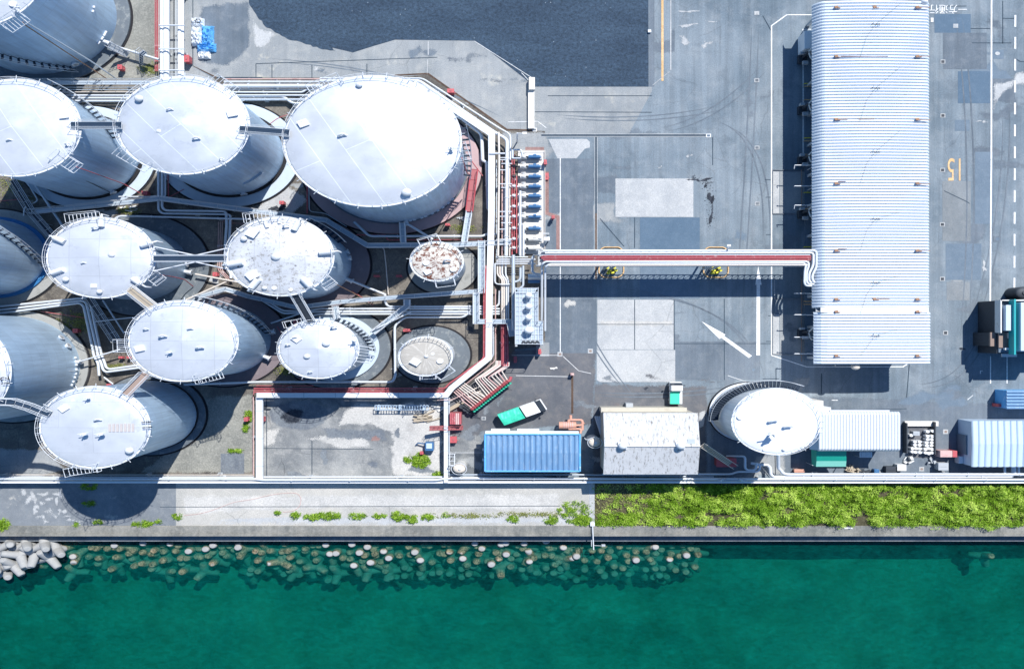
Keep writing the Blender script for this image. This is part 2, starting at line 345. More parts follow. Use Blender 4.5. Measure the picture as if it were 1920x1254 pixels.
# ---------------------------------------------------------------- builders
# Shapes are worked out in true metres (T), then laid into the place, whose north-south axis is K times shorter.
def T(px, py, z=0.0):
    f = (1 - z / H) / S
    return Vector(((px - 960) * f, (627 - py) * f / K, z))
def rad(pxr, z=0.0): return pxr * (1 - z / H) / S
ORG = {}
class MB:
    def __init__(s): s.v = []; s.f = []; s.sm = []
    def add(s, vs, fs, smooth=False):
        b = len(s.v); s.v.extend(tuple(v) for v in vs)
        s.f.extend(tuple(i + b for i in f) for f in fs); s.sm.extend([smooth] * len(fs)); return s
    def box(s, x0, x1, y0, y1, z0, z1):
        vs = [(x, y, z) for z in (z0, z1) for y in (y0, y1) for x in (x0, x1)]
        return s.add(vs, [(0, 2, 3, 1), (4, 5, 7, 6), (0, 1, 5, 4), (2, 6, 7, 3), (0, 4, 6, 2), (1, 3, 7, 5)])
    def pbox(s, x0, y0, x1, y1, z0, z1, zr=None):
        """box whose top shows at these photo pixels"""
        a = T(x0, y1, z1 if zr is None else zr); b = T(x1, y0, z1 if zr is None else zr)
        return s.box(a.x, b.x, a.y, b.y, z0, z1)
    def cbox(s, c, sx, sy, z0, z1, ang=0):
        ca, sa = math.cos(ang), math.sin(ang)
        p = [(c[0] + x * ca - y * sa, c[1] + x * sa + y * ca) for x, y in ((-sx/2, -sy/2), (sx/2, -sy/2), (sx/2, sy/2), (-sx/2, sy/2))]
        return s.prism(p, z0, z1)
    def prism(s, p, z0, z1):
        n = len(p)
        ar = sum(p[i][0] * p[(i+1) % n][1] - p[(i+1) % n][0] * p[i][1] for i in range(n))
        if ar < 0: p = p[::-1]
        vs = [(a[0], a[1], z0) for a in p] + [(a[0], a[1], z1) for a in p]
        fs = [tuple(range(n - 1, -1, -1)), tuple(range(n, 2 * n))] + [(i, (i+1) % n, n + (i+1) % n, n + i) for i in range(n)]
        return s.add(vs, fs)
    def sheet(s, p, z):
        n = len(p)
        ar = sum(p[i][0] * p[(i+1) % n][1] - p[(i+1) % n][0] * p[i][1] for i in range(n))
        if ar < 0: p = p[::-1]
        return s.add([(a[0], a[1], z) for a in p], [tuple(range(n))])
    def lathe(s, c, prof, n=48, smooth=True, a0=0, a1=None):
        full = a1 is None; a1 = a0 + 2 * math.pi if full else a1
        m = n if full else n + 1
        vs = []; fs = []
        for i in range(m):
            a = a0 + (a1 - a0) * i / n
            for r, z in prof: vs.append((c[0] + r * math.cos(a), c[1] + r * math.sin(a), c[2] + z))
        q = len(prof)
        for i in range(n):
            j = (i + 1) % m
            for k in range(q - 1):
                fs.append((i*q + k, j*q + k, j*q + k + 1, i*q + k + 1))
        return s.add(vs, fs, smooth)
    def cyl(s, c, r, z0, z1, n=20, cap=True, smooth=True):
        s.lathe((c[0], c[1], 0), [(r, z0), (r, z1)], n, smooth)
        if cap:
            s.add([(c[0] + r*math.cos(2*math.pi*i/n), c[1] + r*math.sin(2*math.pi*i/n), z1) for i in range(n)], [tuple(range(n))])
        return s
    def dome(s, c, r, z, hgt, n=20, k=5):
        return s.lathe((c[0], c[1], z), [(r * math.cos(math.pi/2*i/k) + (1e-4 if i == k else 0), hgt * math.sin(math.pi/2*i/k)) for i in range(k+1)], n)
    def tube(s, pts, r, n=8, bend=0.0, cap=True, r2=None):
        pts = [Vector(p) for p in pts]
        if bend and len(pts) > 2:
            q = [pts[0]]
            for i in range(1, len(pts) - 1):
                a, b, c = pts[i-1], pts[i], pts[i+1]
                d = min(bend, (b-a).length * .48, (c-b).length * .48)
                p0 = b + (a-b).normalized() * d; p1 = b + (c-b).normalized() * d
                for t in (0, .33, .67, 1): q.append(p0.lerp(b, t).lerp(b.lerp(p1, t), t))
            q.append(pts[-1]); pts = q
        q = [pts[0]]
        for p in pts[1:]:
            if (p - q[-1]).length > 1e-4: q.append(p)
        pts = q
        if len(pts) < 2: return s
        tn = []
        for i in range(len(pts)):
            d = Vector()
            if i > 0: d += (pts[i] - pts[i-1]).normalized()
            if i < len(pts) - 1: d += (pts[i+1] - pts[i]).normalized()
            tn.append(d.normalized() if d.length > 1e-6 else (pts[i] - pts[i-1]).normalized())
        up = Vector((0, 0, 1)) if abs(tn[0].z) < .9 else Vector((1, 0, 0))
        nx = tn[0].cross(up).normalized(); vs = []
        for i, p in enumerate(pts):
            if i: nx = (nx - tn[i] * nx.dot(tn[i])).normalized()
            ny = tn[i].cross(nx)
            rr = r if r2 is None else r + (r2 - r) * i / (len(pts) - 1)
            for j in range(n):
                a = 2 * math.pi * j / n; vs.append(p + nx * (rr * math.cos(a)) + ny * (rr * math.sin(a)))
        fs = [(i*n + j, (i+1)*n + j, (i+1)*n + (j+1) % n, i*n + (j+1) % n) for i in range(len(pts)-1) for j in range(n)]
        s.add(vs, fs, n > 4)
        if cap: s.add([vs[j] for j in range(n)], [tuple(range(n))]); s.add([vs[-n + j] for j in range(n)], [tuple(range(n-1, -1, -1))])
        return s
    def build(s, name, mat, parent=None, org=None, bevel=0):
        me = bpy.data.meshes.new(name)
        if parent is not None: org = ORG[parent.name]
        elif org is None:
            xs = [v[0] for v in s.v]; ys = [v[1] for v in s.v]; zs = [v[2] for v in s.v]
            org = Vector(((min(xs)+max(xs))/2, (min(ys)+max(ys))/2, min(zs)))
        me.from_pydata([(x - org[0], (y - org[1]) * K, z - org[2]) for x, y, z in s.v], [], s.f)
        me.polygons.foreach_set('use_smooth', s.sm)
        me.materials.append(M[mat]); me.update()
        o = bpy.data.objects.new(name, me); COL.objects.link(o)
        if parent is None: o.location = (org[0], org[1] * K, org[2])
        else: o.parent = parent
        ORG[o.name] = Vector(org)
        if bevel:
            b = o.modifiers.new('bevel', 'BEVEL'); b.width = bevel; b.segments = 2; b.limit_method = 'ANGLE'
        return o
def root(name, org):
    o = bpy.data.objects.new(name, None); COL.objects.link(o); o.empty_display_size = .3
    o.location = (org[0], org[1] * K, org[2]); ORG[o.name] = Vector(org); return o
def tag(o, label=None, cat=None, group=None, kind=None):
    if label: o['label'] = label
    if cat: o['category'] = cat
    if group: o['group'] = group
    if kind: o['kind'] = kind
    return o
def copy_thing(o, dx_true, dy_true, label, dz=0):
    def cp(a, par):
        c = a.copy(); COL.objects.link(c)
        if par: c.parent = par
        ORG[c.name] = ORG[a.name] + Vector((dx_true, dy_true, dz))
        for ch in a.children: cp(ch, c)
        return c
    c = cp(o, None); c.location = o.location + Vector((dx_true, dy_true * K, dz))
    if label: c['label'] = label
    return c
def structure(name, mb, mat, **k): return tag(mb.build(name, mat, **k), kind='structure')

# ---------------------------------------------------------------- ground sheets
Z1 = .004
g = MB(); g.box(-400, 400, T(0, 1004).y, 700, -9, 0); structure('ground', g, 'asphalt')
LAY = [0]
def patch(name, mat, pts, layer=1):
    """a sheet on the yard from photo pixels"""
    LAY[0] += 1
    z = Z1 * layer + 1e-5 * LAY[0]
    return structure(name, MB().sheet([T(x, y) for x, y in pts], z), mat)
def soft(name, mat, pts, layer=3, fade=None):
    """a stain whose rim fades raggedly into the ground"""
    LAY[0] += 1; z = Z1*layer + 1e-5*LAY[0]; n = len(pts)
    xs = [p[0] for p in pts]; ys = [p[1] for p in pts]; w_, h_ = max(xs)-min(xs), max(ys)-min(ys)
    fade = fade or max(1.2, min(9, .22*min(w_, h_*1.3))); st = max(fade*.55, .8, max(w_, h_)/90)
    x0, y0 = min(xs) - st, min(ys) - st; nx, ny = int((w_ + 2*st)/st) + 2, int((h_ + 2*st)/st) + 2
    def val(x, y):
        ins = False; d = 1e9; j = n - 1
        for i in range(n):
            xi, yi, xj, yj = xs[i], ys[i], xs[j], ys[j]
            if (yi > y) != (yj > y) and x < (xj-xi)*(y-yi)/(yj-yi) + xi: ins = not ins
            L = (xj-xi)**2 + (yj-yi)**2; t = max(0, min(1, ((x-xi)*(xj-xi) + (y-yi)*(yj-yi))/L)) if L else 0
            d = min(d, math.hypot(x - xi - t*(xj-xi), y - yi - t*(yj-yi))); j = i
        return (min(1, .0 + d/fade) if ins else -min(.6, d/fade))
    V = [[val(x0 + i*st, y0 + j*st) for j in range(ny)] for i in range(nx)]
    vs = []; fs = []; at_ = []; ix = {}
    for i in range(nx-1):
        for j in range(ny-1):
            if max(V[i][j], V[i+1][j], V[i][j+1], V[i+1][j+1]) <= 0: continue
            f = []
            for a, c in ((i, j+1), (i+1, j+1), (i+1, j), (i, j)):
                if (a, c) not in ix:
                    ix[a, c] = len(vs); p = T(x0 + a*st, y0 + c*st); vs.append((p.x, p.y, z)); at_.append(V[a][c])
                f.append(ix[a, c])
            fs.append(tuple(f))
    m = MB(); m.add(vs, fs)
    o = structure(name, m, mat + '_soft'); at = o.data.attributes.new('inside', 'FLOAT', 'POINT'); at.data.foreach_set('value', at_); return o
def rectp(x0, y0, x1, y1): return [(x0, y0), (x1, y0), (x1, y1), (x0, y1)]
def wob(pts, amp=3, step=9, seed=1):
    """ragged edge"""
    rr = random.Random(seed); out = []
    for i, (x, y) in enumerate(pts):
        x2, y2 = pts[(i+1) % len(pts)]; L = math.hypot(x2-x, y2-y); n = max(1, int(L / step))
        for j in range(n):
            t = j / n; out.append((x + (x2-x)*t + (rr.uniform(-amp, amp) if j else 0), y + (y2-y)*t + (rr.uniform(-amp, amp)*.74 if j else 0)))
    return out
def blob(cx, cy, rx, ry, seed, n=22, amp=.35):
    rr = random.Random(seed); ph = [rr.uniform(0, 6.28) for _ in range(4)]
    return [(cx + rx*(1 + amp*(.5*math.sin(2*a+ph[0]) + .35*math.sin(3*a+ph[1]) + .3*math.sin(5*a+ph[2]) + rr.uniform(-.2, .2)))*math.cos(a),
             cy + ry*(1 + amp*(.5*math.sin(2*a+ph[0]) + .35*math.sin(3*a+ph[1]) + .3*math.sin(5*a+ph[2]) + rr.uniform(-.2, .2)))*math.sin(a)) for a in [2*math.pi*i/n for i in range(n)]]
# concrete forecourt north of the farm
patch('forecourt_concrete', 'concrete', [(360, -120), (1003, -120), (1003, 243), (950, 243), (803, 140), (740, 146), (405, 146), (360, 124)], 1)
patch('forecourt_concrete', 'concrete', [(1003, 163), (1222, 163), (1222, 172), (1180, 250), (1003, 252)], 1)
soft('asphalt_patch', 'asphalt_dark', wob([(372, 10), (470, 0), (470, 90), (430, 130), (372, 120)], 4, 10, 3), 2)
soft('light_stain', 'light_concrete', wob([(470, 30), (492, 52), (520, 62), (508, 82), (490, 95), (474, 90)], 3, 6, 5), 3)
patch('gravel_lot', 'gravel_black', wob([(463, -60), (468, 10), (480, 27), (497, 50), (520, 63), (545, 76), (566, 80), (598, 91), (630, 97)], 1.6, 5, 9)[:-42] + [(662, 99), (700, 87), (741, 75), (890, 77), (906, 87), (1003, 163), (1216, 163), (1216, -60)], 4)
patch('kerb_strip', 'asphalt_dark', rectp(1217, -60, 1227, 163), 3)
# tank farm floor
patch('tank_farm_floor', 'farm_floor', [(-300, 146), (405, 146), (740, 146), (803, 140), (950, 243), (1022, 246), (1022, 470), (1026, 650), (965, 655), (965, 700), (838, 745), (480, 745), (480, 905), (-300, 905)], 2)
patch('gravel_ground', 'farm_gravel', [(-300, -120), (300, -120), (300, 150), (-300, 150)], 2)
patch('pipe_strip_concrete', 'concrete', [(300, -120), (360, -120), (360, 124), (405, 150), (300, 150)], 3)
soft('gravel_ground', 'farm_gravel', wob([(345, 745), (478, 735), (478, 890), (250, 890), (330, 830)], 3, 12, 4), 3)
patch('concrete_patch', 'grey_stain', rectp(414, 850, 458, 888), 4)
soft('concrete_ground', 'concrete', wob([(-60, 835), (85, 840), (130, 880), (60, 905), (-60, 905)], 2, 12, 8), 3)
soft('concrete_ground', 'light_concrete', wob([(480, 385), (540, 345), (585, 375), (560, 395), (540, 408), (482, 400)], 2, 8, 6), 3)
soft('concrete_ground', 'concrete', wob([(930, 245), (1020, 245), (1045, 285), (1025, 300), (960, 285)], 2, 8, 6), 3)
# vacant bund
patch('vacant_slab', 'vacant_slab', rectp(492, 745, 833, 897), 3)
soft('light_stain', 'vacant_light', wob([(665, 752), (830, 752), (830, 895), (732, 895), (732, 812), (700, 800), (655, 798), (630, 800), (640, 770)], 5, 9, 12), 4)
soft('light_stain', 'vacant_light', wob([(560, 822), (640, 808), (690, 815), (700, 838), (640, 845), (600, 830)], 4, 7, 13), 4)
soft('light_stain', 'vacant_light', wob([(493, 800), (530, 800), (520, 830), (494, 845)], 4, 7, 14), 4)
soft('tank_footprint', 'grey_stain', blob(560, 778, 58, 32, 3, 36, .06), 5)
soft('tank_footprint', 'black_stain', blob(548, 780, 26, 16, 5, 28, .2), 6)
soft('dark_stain', 'grey_stain', wob([(600, 800), (722, 802), (731, 828), (610, 826)], 3, 8, 15), 5)
soft('rust_stain', 'rust_red_ground', blob(704, 822, 9, 8, 4), 6)
for i, (x, y, rx, ry) in enumerate(((608, 855, 9, 16), (700, 870, 10, 9), (555, 890, 22, 8), (790, 880, 30, 9), (745, 812, 8, 9))):
    soft('dark_stain', 'grey_stain', blob(x, y, rx, ry, 20 + i), 6)
# yard behind the blue roof
soft('yard_asphalt', 'asphalt_brown', wob([(967, 652), (1120, 652), (1120, 716), (1110, 800), (905, 812), (850, 905), (838, 905), (838, 745)], 2, 14, 31), 3)
soft('yard_concrete', 'vacant_slab', wob([(842, 812), (905, 812), (905, 893), (842, 893)], 2, 12, 32), 4)
soft('yard_asphalt', 'asphalt_brown', wob([(1110, 716), (1330, 722), (1330, 893), (1110, 893)], 3, 14, 33), 3)
soft('yard_asphalt', 'asphalt_dark', wob([(1330, 735), (1700, 745), (1960, 760), (1960, 893), (1330, 893)], 3, 16, 34), 2)
soft('concrete_strip', 'light_concrete', wob([(1310, 772), (1324, 768), (1320, 800), (1308, 806)], 1, 7, 37), 5)
soft('concrete_strip', 'concrete', wob([(1418, 850), (1475, 850), (1475, 893), (1400, 893)], 1, 9, 38), 5)
# pump yard pavement
patch('asphalt_strip', 'asphalt_dark', rectp(1022, 298, 1050, 660), 2)
patch('asphalt_lane', 'asphalt_dark', rectp(1050, 298, 1112, 565), 3)
patch('asphalt_lane', 'asphalt_dark', rectp(1027, 562, 1118, 662), 3)
patch('concrete_patch', 'light_concrete', [(1028, 261), (1100, 261), (1106, 266), (1106, 277), (1097, 279), (1081, 297), (1045, 297)], 4)
patch('concrete_patch', 'light_concrete', rectp(1154, 335, 1300, 407), 4)
patch('asphalt_patch', 'new_asphalt', rectp(1200, 408, 1312, 468), 4)
patch('asphalt_patch', 'mid_asphalt', rectp(1200, 497, 1312, 560), 4)
patch('concrete_patch', 'light_concrete', rectp(1120, 562, 1263, 655), 4)
patch('concrete_patch', 'light_concrete', [(1119, 656), (1266, 656), (1266, 716), (1125, 716), (1119, 712)], 4)
soft('concrete_patch', 'vacant_light', wob(rectp(1124, 600, 1262, 612), 2, 6, 51), 5)
soft('concrete_patch', 'vacant_light', blob(1068, 569, 13, 11, 7), 5)
patch('asphalt_patch', 'asphalt_dark', rectp(1265, 640, 1425, 712), 3)
patch('concrete_patch', 'light_concrete', rectp(1449, 590, 1461, 666), 4)
patch('concrete_patch', 'concrete', rectp(1462, 590, 1525, 666), 4)
patch('concrete_patch', 'light_concrete', rectp(1449, 322, 1461, 400), 4)
patch('concrete_patch', 'concrete', rectp(1462, 322, 1525, 400), 4)
patch('brick_strip', 'rust_red_ground', [(1021, 322), (1029, 322), (1029, 398), (1050, 405), (1050, 470), (1043, 470), (1043, 410), (1021, 402)], 5)
patch('brick_strip', 'rust_red_ground', rectp(985, 276, 1020, 283), 5)
patch('concrete_patch', 'concrete', rectp(1005, 642, 1030, 668), 4)
for i, r_ in enumerate(((1752, 27, 1820, 62, 'new_asphalt'), (1805, 87, 1824, 118, 'new_asphalt'), (1796, 134, 1856, 194, 'new_asphalt'), (1861, 94, 1882, 111, 'mid_asphalt'),
                        (1860, 148, 1903, 190, 'asphalt_dark'), (1790, 225, 1818, 246, 'mid_asphalt'), (1828, 285, 1862, 420, 'mid_asphalt'), (1767, 340, 1820, 452, 'warm_asphalt'),
                        (1773, 457, 1840, 525, 'mid_asphalt'), (1775, 529, 1818, 563, 'warm_asphalt'), (1768, 62, 1850, 130, 'asphalt_dark'), (1265, 0, 1380, 98, 'asphalt'))):
    patch('asphalt_patch' if r_[4] != 'concrete' else 'concrete_patch', r_[4], rectp(*r_[:4]), 3)
soft('light_stain', 'light_concrete', wob([(1860, 155), (1903, 148), (1903, 165), (1880, 178), (1870, 200), (1860, 220)], 1, 7, 56), 5)
soft('light_stain', 'light_concrete', wob([(1903, 132), (1960, 135), (1960, 160), (1895, 162)], 1, 7, 57), 5)
for i, (x, y, rx, ry) in enumerate(((1290, 22, 16, 3), (1288, 48, 18, 4), (1286, 78, 15, 9), (1325, 83, 10, 8), (1237, 314, 5, 4), (1292, 292, 6, 4), (1334, 41, 10, 2), (1842, 228, 10, 3), (1845, 500, 5, 9))):
    soft('light_stain', 'light_concrete', blob(x, y, rx, ry, 60 + i, 26, .7), 6)
# oil spill
for i, (x, y, rx, ry) in enumerate(((1312, 338, 16, 5), (1326, 345, 9, 6), (1333, 375, 5, 17), (1334, 405, 3.5, 17), (1300, 333, 7, 3))):
    soft('oil_stain', 'black_stain', blob(x, y, rx, ry, 80 + i, 30, .9), 6)
rr = random.Random(5)
sp = MB()
for i in range(90):
    a = rr.random(); x, y = (1300 + 34*a, 333 + 20*a*a) if rr.random() < .4 else (1334, 345 + 78*a)
    x += rr.gauss(-3, 5); y += rr.gauss(2, 4); q = rr.uniform(.4, 1.2)
    sp.sheet([T(px_, py_) for px_, py_ in blob(x, y, q, q*.74, i, 7, .4)], .0291 + i*1e-5)
structure('oil_spots', sp, 'black_stain')
soft('oil_stain', 'black_stain', blob(1804, 654, 7, 3, 91, 14, .4), 6)
soft('oil_stain', 'black_stain', blob(1211, 728, 5, 4, 92, 14, .5), 6)
soft('oil_stain', 'grey_stain', blob(1484, 622, 14, 18, 93, 22, .6), 6)
rs = random.Random(77)
for i in range(46):      # worn and darkened places in the yard
    x, y = rs.uniform(1030, 1900), rs.uniform(10, 760)
    if 1500 < x < 1760 and y < 700: continue
    soft('worn_patch', rs.choice(('asphalt_dark', 'mid_asphalt', 'concrete', 'asphalt_dark')), blob(x, y, rs.uniform(12, 60), rs.uniform(6, 30), 200 + i, 18, .8), 2, 10)
for i in range(26):
    x, y = rs.uniform(380, 980), rs.uniform(95, 240)
    if y > 140 and x < 850: continue
    soft('worn_patch', rs.choice(('asphalt_dark', 'light_concrete', 'concrete', 'grey_stain')), blob(x, y, rs.uniform(10, 40), rs.uniform(4, 16), 300 + i, 18, .8), 2, 8)
for i in range(60):      # grime, moss and bare cement on the farm floor
    x, y = rs.uniform(0, 900), rs.uniform(180, 730)
    soft('floor_stain', rs.choice(('concrete', 'light_concrete', 'black_stain', 'farm_gravel', 'soil', 'rust_red_ground')), blob(x, y, rs.uniform(6, 26), rs.uniform(4, 14), 400 + i, 16, .9), 3, 5)
for i in range(26):
    x, y = rs.uniform(860, 1330), rs.uniform(700, 890)
    soft('floor_stain', rs.choice(('grey_stain', 'concrete', 'asphalt_brown', 'black_stain', 'rust_red_ground')), blob(x, y, rs.uniform(8, 30), rs.uniform(4, 14), 500 + i, 16, .8), 5, 6)
def arc_mark(p0, p1, p2, wpx, mat, z):
    m = MB(); L_ = []
    P = [T(*[(1-t)**2*p0[q] + 2*t*(1-t)*p1[q] + t*t*p2[q] for q in (0, 1)]) for t in [i/24 for i in range(25)]]
    for i, p in enumerate(P):
        d = (P[min(i+1, 24)] - P[max(i-1, 0)]).normalized(); n = Vector((-d.y, d.x, 0))*wpx/S/2*min(1, min(i, 24-i)/5); L_.append((p+n, p-n))
    vs = [Vector((q.x, q.y, z)) for ab in L_ for q in ab]; m.add(vs, [(2*i, 2*i+1, 2*i+3, 2*i+2) for i in range(24)]); structure('tyre_mark', m, mat)
for i, (p0, p1, p2) in enumerate((((1150, 540), (1390, 560), (1420, 700)), ((1410, 40), (1400, 300), (1380, 560)), ((1350, 230), (1440, 260), (1430, 460)), ((1790, 20), (1830, 300), (1800, 640)), ((1880, 200), (1885, 400), (1820, 600)), ((1240, 240), (1340, 220), (1430, 120)), ((1100, 735), (1280, 745), (1420, 715)),
                                  ((1720, 720), (1800, 720), (1840, 620)), ((1040, 215), (1200, 230), (1340, 200)), ((500, 110), (760, 125), (930, 215)), ((1080, 560), (1090, 640), (1180, 740)))):
    for k_ in (0, 1):
        LAY[0] += 1; o_ = 13*k_; arc_mark((p0[0]+o_, p0[1]+o_*.5), (p1[0]+o_, p1[1]+o_*.5), (p2[0]+o_, p2[1]+o_*.5), 2.6, 'asphalt_dark', .0165 + 1e-5*LAY[0])
# drainage channels with pale kerbs
def channel(x0, y0, x1, y1, wpx, mat='channel'):
    if abs(x1-x0) > abs(y1-y0): a, b = rectp(x0, y0-wpx/2, x1, y0+wpx/2), rectp(x0, y0-wpx/2-1, x1, y0+wpx/2+1)
    else: a, b = rectp(x0-wpx/2, y0, x0+wpx/2, y1), rectp(x0-wpx/2-1, y0, x0+wpx/2+1, y1)
    patch('channel_kerb', 'light_concrete', b, 5); patch('drain_channel', mat, a, 6)
channel(1015, 254, 1328, 254, 3.4); channel(1117.5, 257, 1117.5, 400, 3.4); channel(1117.5, 400, 1117.5, 523, 3.4, 'channel_rust')
patch('drain_channel', 'channel', rectp(1335.5, 258, 1337, 310), 6)
patch('drain_channel', 'channel_rust', rectp(1071, 700, 1075, 775), 5)
channel(842, 848, 905, 848, 1)
for x0, y0, x1, y1 in ((361, -60, 362.5, 124), (405, 145, 492, 147)): patch('drain_channel', 'channel', rectp(x0, y0, x1, y1), 6)
patch('drain_channel', 'channel_rust', [(361, 124), (363, 124), (407, 145), (405, 147)], 6)
patch('drain_channel', 'channel_rust', [(740, 140.5), (803, 137), (951, 242), (999, 243), (999, 245), (950, 245), (802, 140), (740, 143)], 6)
# joints between slabs
jt = MB()
for a, b in (((1119, 608), (1263, 608)), ((1190, 562), (1190, 655)), ((1265, 644), (1446, 644)), ((1358, 560), (1358, 712)), ((1264, 656), (1264, 562)), ((1027, 180), (1222, 180)), ((1003, 210), (1222, 211)), ((1430, 30), (1447, 60)),
             ((1760, 12), (1812, 12)), ((1820, 54), (1858, 54)), ((1880, 2), (1880, 82)), ((1822, 81), (1896, 81)), ((1880, 35), (1903, 35)), ((1903, 110), (1913, 116)), ((1913, 116), (1930, 116)), ((1446, 592), (1440, 592)),
             ((1700, 745), (1708, 640)), ((1560, 770), (1700, 766)), ((1770, 358), (1812, 378)), ((1812, 378), (1818, 382)), ((1190, 408), (1190, 465)), ((1125, 410), (1170, 462)), ((1434, 337), (1446, 337)), ((1436, 370), (1446, 370)), ((1436, 440), (1446, 440)), ((1436, 640), (1446, 640)),
             ((500, 740), (500, 896)), ((585, 826), (585, 895)), ((493, 840), (700, 842)), ((300, 950), (1050, 948)), ((820, 108), (480, 120)), ((480, 120), (480, 146)), ((510, 122), (510, 146)), ((585, 122), (585, 146)), ((688, 120), (688, 146)),
             ((1540, 700), (1540, 738)), ((1455, 690), (1455, 716)), ((1430, 710), (1460, 710))):
    p, q = T(*a), T(*b); d = (q - p).normalized(); nn = Vector((-d.y, d.x, 0)) * .045
    jt.sheet([p + nn, q + nn, q - nn, p - nn], .0285)
structure('slab_joints', jt, 'channel')
# quay apron
patch('quay_apron', 'apron_concrete', rectp(330, 905, 1112, 985), 2)
patch('quay_apron', 'apron_asphalt', rectp(-900, 905, 330, 985), 2)
patch('quay_apron', 'soil', rectp(1112, 905, 2700, 992), 2)
soft('light_stain', 'vacant_light', wob([(335, 925), (1050, 922), (1060, 960), (700, 955), (520, 958), (345, 966)], 4, 16, 101), 3)
soft('light_stain', 'light_concrete', wob([(510, 966), (1110, 968), (1110, 984), (330, 984), (335, 976)], 2, 10, 102), 3)
for i, (x, y, rx, ry) in enumerate(((52, 930, 14, 12), (66, 945, 9, 16), (84, 940, 12, 8), (95, 960, 10, 10), (92, 925, 16, 6), (70, 965, 8, 9), (130, 970, 16, 5), (115, 958, 7, 9), (148, 980, 14, 4), (85, 975, 9, 7), (110, 930, 6, 14))):
    soft('pale_stain', 'light_concrete', blob(x, y, rx, ry, 110 + i, 26, 1.0), 4)
for i in range(0):
    soft('dark_stain', 'grey_stain', blob(random.uniform(640, 1090), random.uniform(925, 955), random.uniform(10, 30), random.uniform(4, 9), 130 + i, 24, .7), 4)
# sea wall cap: sloping strip, step and submerged face
Yc = lambda y: T(0, y).y
sw = MB()
prof = [(985, .03), (986, .12), (1000, .05), (1000.2, .17), (1004.3, .17)]
xs = [-200 + 10*i for i in range(41)]
n_ = len(prof)
sw.add([(x, Yc(y), z) for x in xs for y, z in prof], [(i*n_+j, i*n_+j+1, (i+1)*n_+j+1, (i+1)*n_+j) for i in range(len(xs)-1) for j in range(n_-1)])
sw.box(-200, 200, Yc(1004.3), Yc(1004), -9, .165)
structure('seawall_cap', sw, 'seawall_cap')
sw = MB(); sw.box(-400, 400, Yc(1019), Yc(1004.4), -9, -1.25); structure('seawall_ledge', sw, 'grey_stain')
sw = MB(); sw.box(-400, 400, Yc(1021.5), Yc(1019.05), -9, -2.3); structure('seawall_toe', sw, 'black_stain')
# sea and sea bed
SEA = -2.6
def bedz(x, y):
    d = Yc(1020) - y
    xr = x * S + 960
    ext = 1 if xr < 1320 else max(0, 1 - (xr - 1320) / 60)
    z = -7.6 + ext * 1.2 * max(0, 1 - d / 9.5) ** .8 + .5 * noise.noise(Vector((x*.2, y*.2, 0))) + .9 * noise.noise(Vector((x*.05, y*.05, 3)))
    return z
sb = MB(); xs = [-90 + 1.6*i for i in range(113)]; ys = [Yc(1012) - 1.2*i for i in range(60)]
sb.add([(x, y, bedz(x, y)) for x in xs for y in ys], [(i*60+j, i*60+j+1, (i+1)*60+j+1, (i+1)*60+j) for i in range(112) for j in range(59)], True)
structure('seabed', sb, 'seabed')
sb = MB(); sb.box(-402, 402, -700, Yc(1010), -12, -9.6); structure('seabed', sb, 'seabed')
wt = MB(); wt.box(-401, 401, -690, Yc(1021.4), -11, SEA)
structure('sea', wt, 'water')
# ---------------------------------------------------------------- tanks
def grate(mb, c, ang, L, Wd, z, nb=6, t=.036, rail=True, mb_r=None):
    """slatted platform: c centre (true), ang direction of its length"""
    ca, sa = math.cos(ang), math.sin(ang)
    P = lambda u, v, zz: (c[0] + u*ca - v*sa, c[1] + u*sa + v*ca, zz)
    for v in (-Wd/2, Wd/2): mb.tube([P(-L/2, v, z), P(L/2, v, z)], t*1.2, 4)
    for i in range(nb + 1):
        u = -L/2 + L*i/nb; mb.tube([P(u, -Wd/2, z), P(u, Wd/2, z)], t, 4)
    if rail:
        r = mb_r or mb
        r.tube([P(-L/2, -Wd/2, z+1), P(-L/2, Wd/2, z+1), P(L/2, Wd/2, z+1), P(L/2, -Wd/2, z+1)], t, 4)
        for u, v in ((-L/2, Wd/2), (L/2, Wd/2), (-L/2, -Wd/2), (L/2, -Wd/2)): r.tube([P(u, v, z), P(u, v, z+1)], t, 4)
TANKS = {}
